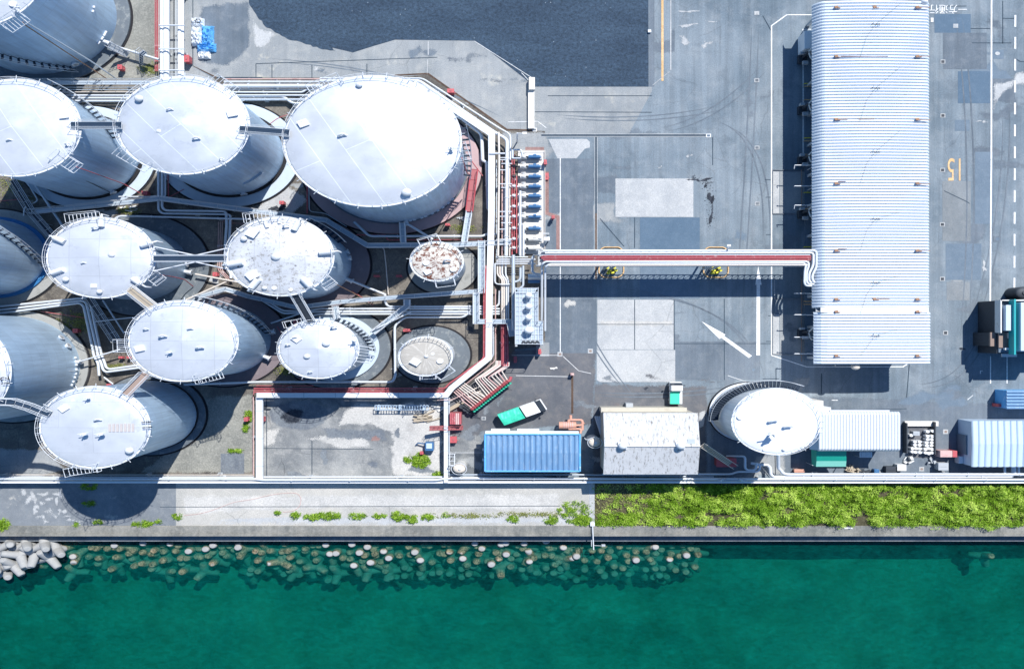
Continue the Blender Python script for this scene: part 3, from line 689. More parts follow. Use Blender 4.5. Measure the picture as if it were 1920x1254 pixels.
def tank(key, label, cx, cy, rx, h, frx, fmat, smat, rmat, vents=(), stair=None, plats=(), rails=True, posts=18, slope=.10, dense=1.0, ring=None, drops=(), numeral=None, nozzles=(), fz=.3, fcen=None, walk=None, studs=()):
    c = T(cx, cy, h); c = Vector((c.x, c.y, 0)); r = rad(rx, h)
    t = root('storage_tank', c); tag(t, label, 'storage tank', 'storage tanks of the oil terminal'); TANKS[key] = (c, r, h)
    fr = rad(frx)
    fc = Vector(fcen) if fcen else c
    f = MB(); f.lathe((fc.x, fc.y, 0), [(fr, -.1), (fr, fz), (fr - .25, fz + .02), (1.0, fz + .05)], 72, False); f.build('foundation', fmat, t)
    g_ = MB(); g_.lathe((fc.x, fc.y, 0), [(fr + .25, .0), (fr + .25, .05), (fr, .05)], 72, False); g_.build('drain_gutter', 'black_gap', t)
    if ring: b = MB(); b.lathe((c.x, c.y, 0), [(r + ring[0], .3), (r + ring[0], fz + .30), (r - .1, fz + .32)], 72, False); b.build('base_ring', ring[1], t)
    s = MB(); s.lathe((c.x, c.y, 0), [(r, .3), (r, h)], 96); s.build('shell', smat, t)
    ap = r * slope
    rf = MB()
    prof = [(r, h), (r + .06, h + .05), (r - .08, h + .12)] + [((r - .08)*(1 - q), h + .12 + ap*q) for q in (.25, .5, .75, .97)]
    rf.lathe((c.x, c.y, 0), prof, 96)
    top = [(c.x + (r-.08)*.03*math.cos(2*math.pi*i/96), c.y + (r-.08)*.03*math.sin(2*math.pi*i/96), h + .12 + ap*.97) for i in range(96)]
    rf.add(top, [tuple(range(96))]); roof = rf.build('roof', rmat, t)
    if rails:
        ra = MB(); q = r + .14
        for zz, tt in ((h + 1.05, .03), (h + .6, .02)):
            ra.tube([(c.x + q*math.cos(2*math.pi*i/72), c.y + q*math.sin(2*math.pi*i/72), zz) for i in range(73)], tt, 5, cap=False)
        for i in range(72):
            if i % 2: continue
            a = 2*math.pi*i/72; ra.tube([(c.x + q*math.cos(a), c.y + q*math.sin(a), h), (c.x + q*math.cos(a), c.y + q*math.sin(a), h + 1.05)], .03, 4)
        for i in range(posts):
            a = 2*math.pi*(i + .4)/posts
            ra.tube([(c.x + (r-.1)*math.cos(a), c.y + (r-.1)*math.sin(a), h + .3), (c.x + (r+.6)*math.cos(a), c.y + (r+.6)*math.sin(a), h + .3)], .04, 4)
        ra.build('railing', 'white_metal', t)
        kb = MB(); kb.lathe((c.x, c.y, 0), [(r + .02, h - .02), (r + .24, h - .02), (r + .24, h + .06), (r + .02, h + .06)], 96, False); kb.build('rim_walkway', 'white_metal', t)
    for v in vents:
        kind, x, y = v[0], v[1], v[2]; sc = (v[3] if len(v) > 3 else 1)*(.78 if v[0] != 'foam' else .85)
        p = T(x, y, h + .3); m = MB(); z0 = h + .05; m2 = None
        if kind == 'dome':       # breather vent with hood
            m.cyl(p, .28*sc, z0, z0 + .7*sc, 14); m.lathe((p.x, p.y, z0 + .55*sc), [(.5*sc, 0), (.5*sc, .12*sc), (.3*sc, .32*sc), (.01, .38*sc)], 16); nm = 'breather_vent'
        elif kind == 'goose':    # bent vent pipe
            m.tube([(p.x, p.y, z0), (p.x, p.y, z0 + .9*sc), (p.x + .45*sc, p.y + .35*sc, z0 + 1.1*sc), (p.x + .8*sc, p.y + .1*sc, z0 + .7*sc)], .13*sc, 8, .3); m.cyl(p, .32*sc, z0, z0 + .15, 14); nm = 'gooseneck_vent'
        elif kind == 'hatch':
            a = R(v[4] if len(v) > 4 else 20)
            m.cbox(p, 1.1*sc, .95*sc, z0, z0 + .5*sc, a); m.cbox(p, 1.2*sc, 1.05*sc, z0 + .5*sc, z0 + .56*sc, a); nm = 'roof_hatch'
        elif kind == 'man':
            m.cyl(p, .42*sc, z0, z0 + .4*sc, 18); m.cyl(p, .52*sc, z0 + .4*sc, z0 + .48*sc, 18); nm = 'manhole'
        elif kind == 'foam':     # foam chamber drum lying on the rim
            d = Vector((p.x - c.x, p.y - c.y, 0)).normalized(); e = Vector((p.x, p.y, z0 + .45*sc))
            m.tube([e - d*.75*sc, e + d*.75*sc], .42*sc, 14); m.tube([e + d*.7*sc, e + d*1.3*sc, e + d*1.3*sc - Vector((0, 0, 1.5))], .13, 8); nm = 'foam_chamber'
        elif kind == 'post':     # level gauge: post with arms
            m.tube([(p.x, p.y, z0), (p.x, p.y, z0 + 1.7*sc)], .1*sc, 8); m.tube([(p.x - .5*sc, p.y, z0 + 1.3*sc), (p.x + .5*sc, p.y + .2*sc, z0 + 1.3*sc)], .06*sc, 6)
            m.cyl((p.x, p.y), .3*sc, z0, z0 + .3, 12); m.cbox((p.x + .2, p.y), .4*sc, .3*sc, z0 + 1*sc, z0 + 1.4*sc, .4); nm = 'level_gauge'
        m.build(nm, 'white_metal', t)
    if stair:
        a0, a1, z1, z0 = R(stair[0]), R(stair[1]), (stair[2] if len(stair) > 2 else h), (stair[3] if len(stair) > 3 else .4)
        n = int(abs(a1 - a0) * r / (.42 if dense == 1 else .3)); tr = MB(); wd = .85 * dense
        vs = []; fs = []
        for i in range(n):
            a = a0 + (a1 - a0)*i/n; z = z1 + (z0 - z1)*i/n; b = a + (a1 - a0)/n*(.62 if dense == 1 else .985); o6 = len(vs)
            vs += [(c.x + q*math.cos(x), c.y + q*math.sin(x), z) for x in (a, b) for q in (r + .12, r + .2, r + wd)]
            fs += [(o6, o6+1, o6+4, o6+3), (o6+1, o6+2, o6+5, o6+4)]
            if i: fs.append((o6-3, o6-2, o6+1, o6))
        tr.add(vs, fs if a1 < a0 else [f[::-1] for f in fs])
        st = tr.build('staircase', 'tread', t); sm_ = st.modifiers.new('thickness', 'SOLIDIFY'); sm_.thickness = .05
        hr = MB()
        for q, dz, tt in ((r + wd + .04, .98, .03), (r + wd + .04, -.06, .035)):
            hr.tube([(c.x + q*math.cos(a0 + (a1-a0)*i/36), c.y + q*math.sin(a0 + (a1-a0)*i/36), z1 + (z0-z1)*i/36 + dz) for i in range(37)], tt, 5)
        for i in range(0, 37, 6):
            a = a0 + (a1-a0)*i/36; z = z1 + (z0-z1)*i/36; q = r + wd + .04; hr.tube([(c.x + q*math.cos(a), c.y + q*math.sin(a), z), (c.x + q*math.cos(a), c.y + q*math.sin(a), z + .98)], .025, 4)
        hr.build('handrail', 'white_metal', st)
    for (x, y, ang, L, Wd, nb) in plats:
        m = MB(); grate(m, T(x, y, h), R(ang), L, Wd, h - .1, nb); m.build('rim_platform', 'white_metal', t)
    for (pts, rr_, mat) in drops:      # pipes running down the shell; last number is height
        m = MB(); m.tube([T(*p) for p in pts], rr_, 7, .3); m.build('shell_pipe', mat, t)
    for (x, y, z, l) in nozzles:       # nozzle stubs sticking out of the shell foot
        p = T(x, y, z); d = Vector((p.x - c.x, p.y - c.y, 0)).normalized(); b = Vector((c.x, c.y, z)) + d * (r - .05)
        m = MB(); m.tube([b, b + d*l], .28, 12); m.tube([b + d*(l-.12), b + d*l], .42, 14); m.build('nozzle', 'white_metal', t)
    for (a, z, sx) in studs:           # small brackets on the shell
        m = MB(); q = r + .1; m.cbox((c.x + q*math.cos(R(a)), c.y + q*math.sin(R(a))), .25, sx, z, z + .12, R(a)); m.build('bracket', 'white_metal', t)
    if numeral:
        add_text(numeral[0], T(numeral[1], numeral[2], h + .55), numeral[3], numeral[4], 'ink', t)
    return t
def add_text(body, p, size, ang, mat, parent=None, name='painted_number', thick=.004, squeeze=1.0, outline=0):
    cu = bpy.data.curves.new(name, 'FONT'); cu.body = body; cu.size = size; cu.align_x = 'CENTER'; cu.align_y = 'CENTER'; cu.extrude = thick
    tmp = bpy.data.objects.new('tmp', cu); COL.objects.link(tmp)
    bpy.context.view_layer.update()
    dg = bpy.context.evaluated_depsgraph_get(); me = bpy.data.meshes.new_from_object(tmp.evaluated_get(dg))
    bpy.data.objects.remove(tmp); ca, sa = math.cos(R(ang)), math.sin(R(ang))
    org = ORG[parent.name] if parent else p
    for v in me.vertices:
        x, y = v.co.x * squeeze, v.co.y
        v.co = (p.x + x*ca - y*sa - org[0], (p.y + x*sa + y*ca - org[1]) * K, p.z + v.co.z - org[2])
    me.materials.clear(); me.materials.append(M[mat])
    for q in me.polygons: q.material_index = 0
    o = bpy.data.objects.new(name, me); COL.objects.link(o)
    if parent: o.parent = parent
    else: o.location = (p.x, p.y * K, p.z)
    ORG[o.name] = Vector(org); return o

tank('T1', 'silver storage tank cut off by the top left corner of the photo', -80, -71, 171, 15.75, 170, 'foundation_dark', 'shell_silver', 'roof_plain', fz=.3,
     vents=[('man', 25, 8), ('goose', 30, 20)], plats=[(30, 42, 42, 2.4, 1.5, 6)], stair=(-118, -62, 15.7, .5),
     drops=[([(42, 42, 15.6), (48, 48, 15), (200, 148, .5)], .07, 'rust'), ([(46, 38, 15.6), (52, 44, 15), (172, 116, 4.5), (218, 148, .4)], .10, 'pipe_silver')],
     nozzles=[(205, 82, 1.6, 1.1), (148, 130, 1.5, .4)], studs=[(-22, 2, .8), (-27, 2, .5), (-32, 2, .5), (-8, 6, .3), (-12, 6, .3)])
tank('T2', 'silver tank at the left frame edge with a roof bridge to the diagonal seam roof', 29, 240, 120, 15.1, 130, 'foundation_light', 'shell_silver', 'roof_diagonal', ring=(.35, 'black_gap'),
     vents=[('hatch', 120, 217, 1, 10), ('man', 61, 237, .6), ('goose', 15, 266, .9), ('goose', 124, 272, .8), ('goose', -30, 250, 1)], stair=(62, 4, 14.6, 7.5),
     plats=[(126, 304, -40, 2.8, 1.5, 7)], drops=[([(143, 313, 14.5), (232, 345, 3), (262, 362, 1)], .06, 'red_paint'), ([(100, 310, 14.5), (205, 360, 1.5)], .05, 'steel_dark')],
     nozzles=[(212, 361, 1.0, .5)])
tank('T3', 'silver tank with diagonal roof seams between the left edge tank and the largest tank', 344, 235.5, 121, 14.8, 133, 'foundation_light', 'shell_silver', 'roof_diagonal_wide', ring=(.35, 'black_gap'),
     vents=[('dome', 262, 186, 1.1), ('goose', 315, 209, 1), ('man', 378, 231, .6), ('dome', 299, 247, .8), ('goose', 364, 263, 1.1), ('hatch', 436, 213, 1.1, 15), ('goose', 412, 300, .7)],
     plats=[(424, 162, -40, 2.6, 1.3, 6), (252, 300, -38, 3.6, 1.4, 6)], nozzles=[(458, 366, 1, .4)], studs=[(-40, 5, .5), (-44, 5, .5), (-48, 5, .5), (-52, 5, .5), (-56, 5, .5), (-60, 5, .5)])
tank('T4', 'largest tank with a broad white roof and a pink ring around its foot', 699, 265, 163, 14.6, 168, 'foundation_pink', 'shell_silver', 'roof_diagonal', posts=24, ring=(.15, 'foundation_dark'),
     vents=[('dome', 674, 160, .9), ('hatch', 569, 232, 1.1, 25), ('goose', 563, 230, .6), ('goose', 636, 258, 1.3), ('man', 734, 231, .6), ('dome', 658, 291, .9), ('dome', 763, 362, 1.3), ('man', 848, 257, .5), ('post', 846, 279, .9)],
     plats=[(610, 160, 28, 3.5, 1.2, 8), (864, 288, -75, 2.4, 1.6, 5)], stair=(12, -16, 14.4, 3.5), nozzles=[(762, 418, 1, .8)],
     drops=[([(866, 296, 14.5), (876, 325, 6), (884, 330, 4)], .06, 'red_paint')], studs=[(a, 1.2, .35) for a in (-75, -72, -66, -63, -57, -52, -47, -41, -36)])
tank('T5', 'silver tank with a blue foot ring cut by the left frame edge', -160, 460, 110, 14.7, 122, 'foundation_grey', 'shell_silver', 'roof_plain', ring=(.5, 'blue_ring'), stair=(32, -16, 10.5, .8), posts=8)
tank('T6', 'tank with six foam drums on its roof, left of the spotted roof', 190, 483.5, 99, 10.3, 128, 'foundation_dark', 'shell_dark', 'roof_grid', posts=12,
     vents=[('foam', 191, 417, 1), ('foam', 112, 450, 1), ('foam', 276, 458, 1), ('foam', 108, 509, 1), ('dome', 124, 524, .9), ('foam', 258, 528, 1), ('dome', 211, 478, 1), ('man', 238, 497, .7), ('goose', 175, 429, 1), ('man', 137, 475, .6), ('goose', 154, 495, .8), ('hatch', 176, 536, .7, 0), ('dome', 187, 547, .8)],
     plats=[(158, 408, 8, 3.2, 1.2, 8), (290, 520, -45, 1.9, 1.5, 4)], nozzles=[(360, 511, 1.2, .9), (358, 495, 1.2, .3)],
     drops=[([(300, 515, 10.2), (325, 519, 6), (346, 524, 3), (362, 537, .5)], .06, 'red_paint')])
tank('T7', 'tank with a spotted weathered roof', 526, 481, 97, 11.5, 121, 'foundation_purple', 'shell_silver', 'roof_dirty', posts=14,
     vents=[('foam', 556, 424, 1), ('hatch', 474, 436, 1.4, 60), ('foam', 499, 422, .6), ('goose', 532, 425, 1), ('dome', 458, 448, .9), ('foam', 442, 494, 1.2), ('dome', 519, 482, 1.3), ('man', 554, 491, .6), ('foam', 612, 473, 1.1), ('hatch', 474, 516, 1.3, 35), ('foam', 478, 532, 1.1), ('foam', 576, 530, 1.1), ('dome', 496, 540, .7), ('man', 514, 540, .7), ('man', 545, 543, .6), ('foam', 523, 415, .5)],
     plats=[(487, 408, 8, 2.9, 1.3, 7), (612, 529, -50, 1.8, 1.5, 4)], stair=(64, 28, 9.5, 4.5), nozzles=[(657, 526, 1, .9), (662, 483, 2, .4), (660, 470, 2, .4)],
     drops=[([(628, 532, 11), (660, 548, 3), (690, 565, .5)], .05, 'rust')])
tank('T8', 'small tank with a badly rusted roof beside the vertical walkway', 819, 490.7, 46.5, 9.0, 66, 'foundation_grey', 'shell_grey', 'roof_rusty', posts=5, fz=.2,
     vents=[('man', 799, 493, .9), ('goose', 833, 490, 1.1), ('hatch', 802, 510, .8, 30), ('man', 850, 505, .9)], plats=[(835, 530, 10, 2.0, 1.1, 1), (805, 452, 22, 2.2, 1.1, 2)])
tank('T9', 'tank with a curved stair and a white lattice stage on its left', 344, 639, 99.5, 13.4, 117, 'foundation_purple', 'shell_silver', 'roof_grid',
     vents=[('goose', 353, 618, .9), ('goose', 301, 632, 1.2), ('hatch', 262, 653, 1.0, 15), ('goose', 370, 653, 1.2), ('post', 320, 660, .9), ('man', 308, 609, .3), ('goose', 270, 618, .8)],
     plats=[(231, 648, 92, 1.7, 1.3, 7), (393, 706, 18, 2.6, 1.2, 7)], stair=(80, 8, 13.0, 2.5), nozzles=[(508, 622, 1.2, .9), (508, 673, 1.2, .9)])
tank('T10', 'smaller silver tank with a pale foot ring wrapped by a short curved stair', 598, 654, 72, 8.9, 104, 'foundation_dark', 'shell_grey', 'roof_grid', ring=(1.1, 'foundation_light'),
     vents=[('dome', 612, 644, 1.1), ('goose', 622, 614, 1), ('dome', 576, 668, .9), ('goose', 549, 634, .8), ('hatch', 556, 635, 1, -45), ('goose', 536, 647, .8), ('goose', 578, 698, .7), ('post', 664, 638, 1)],
     plats=[(682, 664, 80, 2.2, 1.5, 5), (552, 606, 15, 2, .9, 3)], stair=(66, -8, 8.5, 1.5), fz=.25)
tank('T11', 'low small tank with a radially streaked grey roof inside a dark ring', 798, 668, 47, 7.6, 72, 'foundation_dark', 'shell_white', 'roof_radial', posts=6, slope=.06,
     vents=[('man', 825, 677, .9), ('hatch', 779, 678, 1.1, -35), ('man', 811, 663, .5), ('dome', 799, 668, .6)], plats=[(833, 697, 40, 2.0, 1.3, 1), (803, 706, 5, 1.7, .7, 1)], fz=.15)
tank('T12', 'broad silver tank numbered 12 on its rim at the lower left frame edge', -130, 696, 148, 15.0, 142, 'foundation_grey', 'shell_silver', 'roof_plain', posts=20, nozzles=[(152, 678, 1.2, .7), (128, 648, 2.2, .4), (112, 634, 2.2, .3)],
     numeral=('12', 10.5, 714, 1.3, 97), studs=[(a, 1.3, .3) for a in (10, 6, 2, -3, -8, -12, -17, -21)], drops=[([(18, 706, 14.8), (55, 701, 9), (150, 694, 1)], .035, 'white_metal')])
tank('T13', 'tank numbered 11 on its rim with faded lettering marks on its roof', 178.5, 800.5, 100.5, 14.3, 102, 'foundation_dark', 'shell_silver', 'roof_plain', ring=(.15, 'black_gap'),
     vents=[('goose', 180, 788, 1.1), ('post', 194, 812, 1.2), ('post', 163, 812, 1.2), ('post', 166, 745, .9), ('dome', 244, 844, 1.1), ('hatch', 120, 765, 1, 40), ('man', 137, 751, .5)],
     plats=[(158, 880, 12, 3.2, 1.1, 8)], numeral=('11', 276, 796, 1.4, 97))
tank('T14', 'bright white tank with a wraparound stair standing alone right of the yard buildings', 1455.5, 789.5, 80.5, 11.1, 73, 'foundation_light', 'shell_white', 'roof_gloss', ring=(.2, 'shell_white'), posts=4,
     vents=[('goose', 1440, 790, 1.3), ('goose', 1468, 800, 1.3), ('post', 1443, 812, 1.8), ('man', 1388, 782, .8), ('man', 1384, 803, .4), ('man', 1434, 843, .5), ('dome', 1470, 843, .5)], stair=(62, 188, 10.9, 4.5), dense=1.35)
# faded roof lettering on the tank numbered 11: only pale grey and pinkish strokes are left
t13 = [o for o in bpy.data.objects if o.name.startswith('storage_tank') and 'numbered 11' in o['label']][0]
c, r, h = TANKS['T13']
m = MB()
for i, x in enumerate((201, 208, 215, 222, 229, 236, 243)):
    a = T(x, 795, h + .8); b = T(x + 4.6, 810, h + .8); d = math.hypot((a.x+b.x)/2 - c.x, (a.y+b.y)/2 - c.y); z = h + .12 + (r-.08)*.10*(1 - d/(r-.08))
    m.cbox(((a.x+b.x)/2, (a.y+b.y)/2), b.x-a.x, a.y-b.y, z - .1, z + .07)
m.build('faded_lettering', 'faded_mark', t13)
# oblong roof platform drums handled per tank above

# ---------------------------------------------------------------- pipes
def flanges(m, pts, r, step=5.5):
    for a, b in zip(pts, pts[1:]):
        a, b = Vector(a), Vector(b); L = (b-a).length
        k = int(L/step)
        for i in range(k):
            p = a.lerp(b, (i + .5)/k); d = (b-a).normalized(); m.tube([p - d*.06, p + d*.06], r*1.35, 8)
def pipe(pts, d, mat, label, group=None, z=.8, name='pipeline', cat='pipeline', sup=True, fl=True, bend=.5, n=8):
    """pts photo pixels (x, y[, z]); d diameter in metres"""
    P = [T(p[0], p[1], p[2] if len(p) > 2 else z) for p in pts]
    m = MB(); m.tube(P, d/2, n, bend)
    if fl: flanges(m, P, d/2)
    if not sup: return tag(m.build(name, mat), label, cat, group)
    t = root(name, Vector((P[0].x, P[0].y, 0))); tag(t, label, cat, group); m.build('pipe', mat, t)
    for a, b in zip(P, P[1:]):
        L = (b-a).length
        for i in range(int(L/7)):
            p = a.lerp(b, (i + .5)/max(1, int(L/7)))
            if p.z < .45: continue
            s = MB(); s.cbox(p, .22, .22, .0, p.z - d/2 + .02); s.cbox(p, .5, .34, 0.0, .12); s.build('support', 'wall_grey', t)
    return t
ORD = ['first', 'second', 'third', 'fourth', 'fifth', 'sixth', 'seventh', 'eighth', 'ninth', 'tenth']
# A: rack above the tanks
for i, (y, d, mt, z) in enumerate(((164, .12, 'pipe_silver', 1.2), (168.5, .16, 'pipe_silver', 1.0), (173, .14, 'pipe_cream', 1.0), (179, .3, 'pipe_white', .8), (184, .32, 'pipe_white', .8), (189.5, .32, 'pipe_white', .8))):
    pipe([(-60, y), (300, y)], d, mt, f'{ORD[i]} pipe from the top between the two upper left silver tanks', 'pipes between the upper left tanks', z=z)
for i, (pts, d, mt, z) in enumerate(((([(420, 148.5), (610, 148.5)]), .18, 'pipe_pink', 1.6), (([(420, 153.5), (610, 153.5)]), .3, 'pipe_white', 1.4), (([(420, 161.5), (606, 161.5)]), .62, 'pipe_white', 1.3),
        (([(420, 167.5), (600, 168)]), .2, 'pipe_silver', 1.0), (([(420, 173), (568, 173), (574, 168), (596, 168.5)]), .3, 'pipe_white', 1.0), (([(420, 179), (582, 179), (586, 173)]), .3, 'pipe_white', 1.0),
        (([(420, 181.5), (533, 181.5), (547, 194), (565, 194)]), .36, 'pipe_white', .8), (([(420, 187), (575, 187)]), .4, 'pipe_silver', .8))):
    pipe(pts, d, mt, f'{ORD[i]} pipe from the top between the diagonal seam roof and the largest tank', 'pipes left of the largest tank', z=z)
def walkway(pts, w, z, label, mat='grating', rail='white_metal', cat='walkway', legs=True, seg=1.5, name='walkway', railh=1.0):
    """catwalk with deck, two handrails and legs; pts px"""
    P = [T(p[0], p[1], p[2] if len(p) > 2 else z) for p in pts]
    t = root(name, Vector((P[0].x, P[0].y, 0))); tag(t, label, cat, 'steel walkways of the tank farm')
    dk = MB(); rl = MB(); lg = MB(); sides = []
    for i, p in enumerate(P):
        d = Vector()
        if i: d += (P[i]-P[i-1]).normalized()
        if i < len(P)-1: d += (P[i+1]-P[i]).normalized()
        d.z = 0; d.normalize(); n = Vector((-d.y, d.x, 0)); k = 1
        if 0 < i < len(P)-1:
            e = (P[i]-P[i-1]); e.z = 0; e.normalize(); k = 1/max(.5, n.dot(Vector((-e.y, e.x, 0))))
        sides.append((p + n*w/2*k, p - n*w/2*k))
    for (a, b), (c_, d_) in zip(sides, sides[1:]):
        u = Vector((0, 0, .08))
        dk.add([a, b, d_, c_, a+u, b+u, d_+u, c_+u], [(0, 3, 2, 1), (4, 5, 6, 7), (0, 1, 5, 4), (1, 2, 6, 5), (2, 3, 7, 6), (3, 0, 4, 7)])
        L = (c_ - a).length; n = max(1, int(L/seg))
        for i in range(n + 1):
            p, q = a.lerp(c_, i/n), b.lerp(d_, i/n)
            rl.tube([p + Vector((0, 0, .1)), q + Vector((0, 0, .1))], .03, 4)
            for s_ in (p, q): rl.tube([s_, s_ + Vector((0, 0, railh))], .025, 4)
        for s0, s1 in ((a, c_), (b, d_)):
            for hz, tt in ((railh, .035), (railh*.5, .025), (.06, .05)): rl.tube([s0 + Vector((0, 0, hz)), s1 + Vector((0, 0, hz))], tt, 4)
        if legs:
            for i in range(max(1, int(L/4))):
                for s0, s1 in ((a, c_), (b, d_)):
                    p = s0.lerp(s1, (i+.5)/max(1, int(L/4))); lg.tube([(p.x, p.y, 0), p], .05, 4)
    dk.build('deck', mat, t); rl.build('handrail', rail, t)
    if legs: lg.build('understructure', 'grating', t)
    return t
walkway([(60, 155.5), (300, 155.5)], .55, 1.5, 'straight grey walkway above the pipes between the upper left tanks', seg=1.6)
# roof bridges
def bridge(a, b, w, z, label, mat='grating_dark', brace=False, z2=None):
    t = walkway([(a[0], a[1], z), (b[0], b[1], z2 or z)], w, z, label, mat, 'white_metal', 'roof bridge', False, 6, 'roof_bridge')
    if brace:
        A, B = T(*a, z), T(*b, z2 or z); d = (B-A).normalized(); n = Vector((-d.y, d.x, 0)); m = MB()
        for s in (1, -1):
            m.tube([A + d*4.4 + n*s*w/2, A + n*s*(w/2 + 1.3)], .09, 6); m.tube([B - d*3.6 + n*s*w/2, B + n*s*(w/2 + 1.1)], .09, 6)
        m.build('brace', 'white_metal', t)
    return t
bridge((133, 235.5), (229, 235.5), .95, 15.3, 'dark roof bridge joining the left edge tank roof to the diagonal seam roof')
bridge((449, 243), (543, 250), .95, 15.0, 'dark roof bridge joining the diagonal seam roof to the largest tank')
bridge((288, 485.5), (430, 485), .85, 11.0, 'long dark braced roof bridge leading to the spotted roof tank', brace=True)
bridge((243, 540), (293, 579), 1.1, 10.8, 'pale slanting roof bridge down to the curved stair tank', 'wood', z2=13.4)
bridge((554, 551), (584, 603), .9, 11.2, 'steep roof bridge below the spotted roof tank', 'steel_dark', z2=9.2)
bridge((275, 700), (236, 740), .9, 13.6, 'brown decked roof bridge above the tank numbered 11', 'brown_deck', z2=14.5)
walkway([(-6, 752, 15), (30, 753, 15), (60, 762, 14.8), (94, 776, 14.6)], .85, 15, 'curved lattice roof bridge joining the tanks numbered 12 and 11', 'grating_dark', cat='roof bridge', legs=False, seg=.7, name='roof_bridge')
# ground walkways
walkway([(60, 398), (180, 386), (300, 373), (480, 397), (613, 414), (690, 461), (850, 460), (958, 455)], .6, 1.3, 'long bent grey walkway passing under the large upper tanks', seg=2)
walkway([(890, 318), (880, 397)], .75, 1.5, 'red ramp crossing the pink ring of the largest tank', 'faded_red', 'red_paint', legs=False)
walkway([(880, 397), (871, 454)], .62, 1.35, 'pale steel walkway running on from the red ramp', seg=.9)
walkway([(755, 418), (757, 455)], .55, 1.2, 'short blue shaded step walkway at the foot of the largest tank', seg=.8)
walkway([(903, 452), (903, 550)], .72, 1.7, 'straight pale walkway right of the rusted roof tank', seg=1.0)
walkway([(352, 572), (378, 556), (424, 542), (468, 556), (560, 577), (640, 566), (752, 557), (905, 546)], .55, 1.3, 'long slanting walkway under the bridge of the spotted roof tank', seg=1.4)
walkway([(893, 548), (893, 603), (955, 603), (961, 630)], .66, 1.9, 'pale L shaped walkway leading to the fan cooler', seg=1.3)
walkway([(764, 562), (764, 574), (700, 624)], .62, 1.5, 'slanting walkway up to the stair of the smaller silver tank', seg=.9)
walkway([(630, 574), (633, 598)], .55, 1.2, 'short pale walkway crossing the horizontal pipe bundle', seg=.9)
walkway([(167, 557), (222, 640)], .8, 1.3, 'slanting mesh walkway left of the curved stair tank', 'steel_dark', seg=1.5)
walkway([(25, 338), (62, 398), (104, 446)], .7, 1.3, 'mesh walkway at the upper left tank foot beside a single slanting pipe', 'steel_dark', seg=1.5)
walkway([(206, 86, 2.6), (240, 104, .5)], .8, 2, 'short grey step stair at the foot of the top left tank', 'wall_grey', seg=.5, legs=False, name='stair', cat='stair')
walkway([(272, 97, 2.2), (265, 103, 2.2), (265, 120, .3)], .65, 2, 'dark stepover stair crossing the pipe beside the top left tank', 'grating_dark', seg=.5, legs=False, name='stair', cat='stair')
walkway([(806, 802, 2.2), (868, 801, .6)], .55, 2, 'rusty red stepover stair over the wall by the vacant bund', 'faded_red', 'faded_red', seg=.5, legs=False, name='stair', cat='stair')
walkway([(1316, 834, 6), (1376, 874, 1)], .7, 3, 'long tan escape stair beside the weathered white roof', 'wood', 'pipe_cream', seg=.4, legs=False, name='stair', cat='stair')
# B: bundle bending from the top round the largest tank
B = (([(600, 147), (792, 147), (937, 241), (957, 252), (957, 300)], .22, 'pipe_white', 2.0, 'outermost thin white pipe bending round the largest tank'),
     ([(600, 152), (785, 151), (925, 247), (951, 262), (949, 480)], .45, 'pipe_white', 1.8, 'thick white pipe second from outside, bending round the largest tank'),
     ([(783, 157), (846, 200), (917, 250), (919, 294)], .36, 'pipe_white', 1.2, 'white pipe hugging the inside of the square duct near the largest tank'),
     ([(832, 206), (866, 223), (903, 252), (905, 302), (913, 304), (915, 392), (921, 395), (930, 395)], .42, 'pipe_white', 1.0, 'innermost thick white pipe beside the curved stair of the largest tank'),
     ([(918, 288), (947, 288)], .25, 'pipe_white', 2.3, 'short white crossover pipe at the bend of the rack'),
     ([(935, 248), (936, 300), (934, 480)], .24, 'pipe_cream', 2.2, 'cream pipe running down between the square duct and the thick white pipe'))
for pts, d, mt, z, lb in B: pipe(pts, d, mt, lb, 'rack pipes right of the largest tank', z=z)
def duct(pts, w, z, hgt, label, mat='white_metal'):
    P = [T(p[0], p[1], z) for p in pts]; t = root('cable_duct', Vector((P[0].x, P[0].y, 0))); tag(t, label, 'cable duct')
    m = MB(); L_ = []
    for i, p in enumerate(P):
        a = (P[i]-P[i-1]).normalized() if i else None; b = (P[i+1]-P[i]).normalized() if i < len(P)-1 else None
        d = ((a or Vector()) + (b or Vector())).normalized(); n = Vector((-d.y, d.x, 0)); k = 1
        if a and b: k = 1/max(.4, n.dot(Vector((-a.y, a.x, 0))))
        L_.append((p + n*w/2*k, p - n*w/2*k))
    for (a, b), (c_, d_) in zip(L_, L_[1:]):
        u = Vector((0, 0, -hgt)); m.add([a+u, b+u, d_+u, c_+u, a, b, d_, c_], [(0, 3, 2, 1), (4, 5, 6, 7), (0, 1, 5, 4), (1, 2, 6, 5), (2, 3, 7, 6), (3, 0, 4, 7)])
    m.build('duct', mat, t)
    for a, b in zip(P, P[1:]):
        L = (b-a).length; d = (b-a).normalized(); ang = math.atan2(d.y, d.x)
        for i in range(max(1, int(L/3.2))): q = a.lerp(b, (i+.5)/max(1, int(L/3.2))); MB().cbox(q, .06, w + .06, z - hgt, z + .012, ang).build('joint_cover', 'grating', t)
    for a, b in zip(P, P[1:]):
        L = (b-a).length
        for i in range(max(1, int(L/6))):
            q = a.lerp(b, (i+.5)/max(1, int(L/6))); MB().cbox(q, .2, .2, 0, z - hgt).build('support', 'wall_grey', t)
    return t
duct([(775, 155), (922, 252), (921.5, 400), (917.5, 560), (916.5, 671), (847, 727), (836, 741), (481, 741)], .74, 2.2, .35, 'wide white square duct running down the right side of the farm and along the bund')
duct([(836, 744), (836, 905)], .45, 1.9, .3, 'white duct on the right wall of the vacant bund')
duct([(486, 744), (486, 900)], .78, 1.7, .4, 'broad white duct down the left side of the vacant bund')
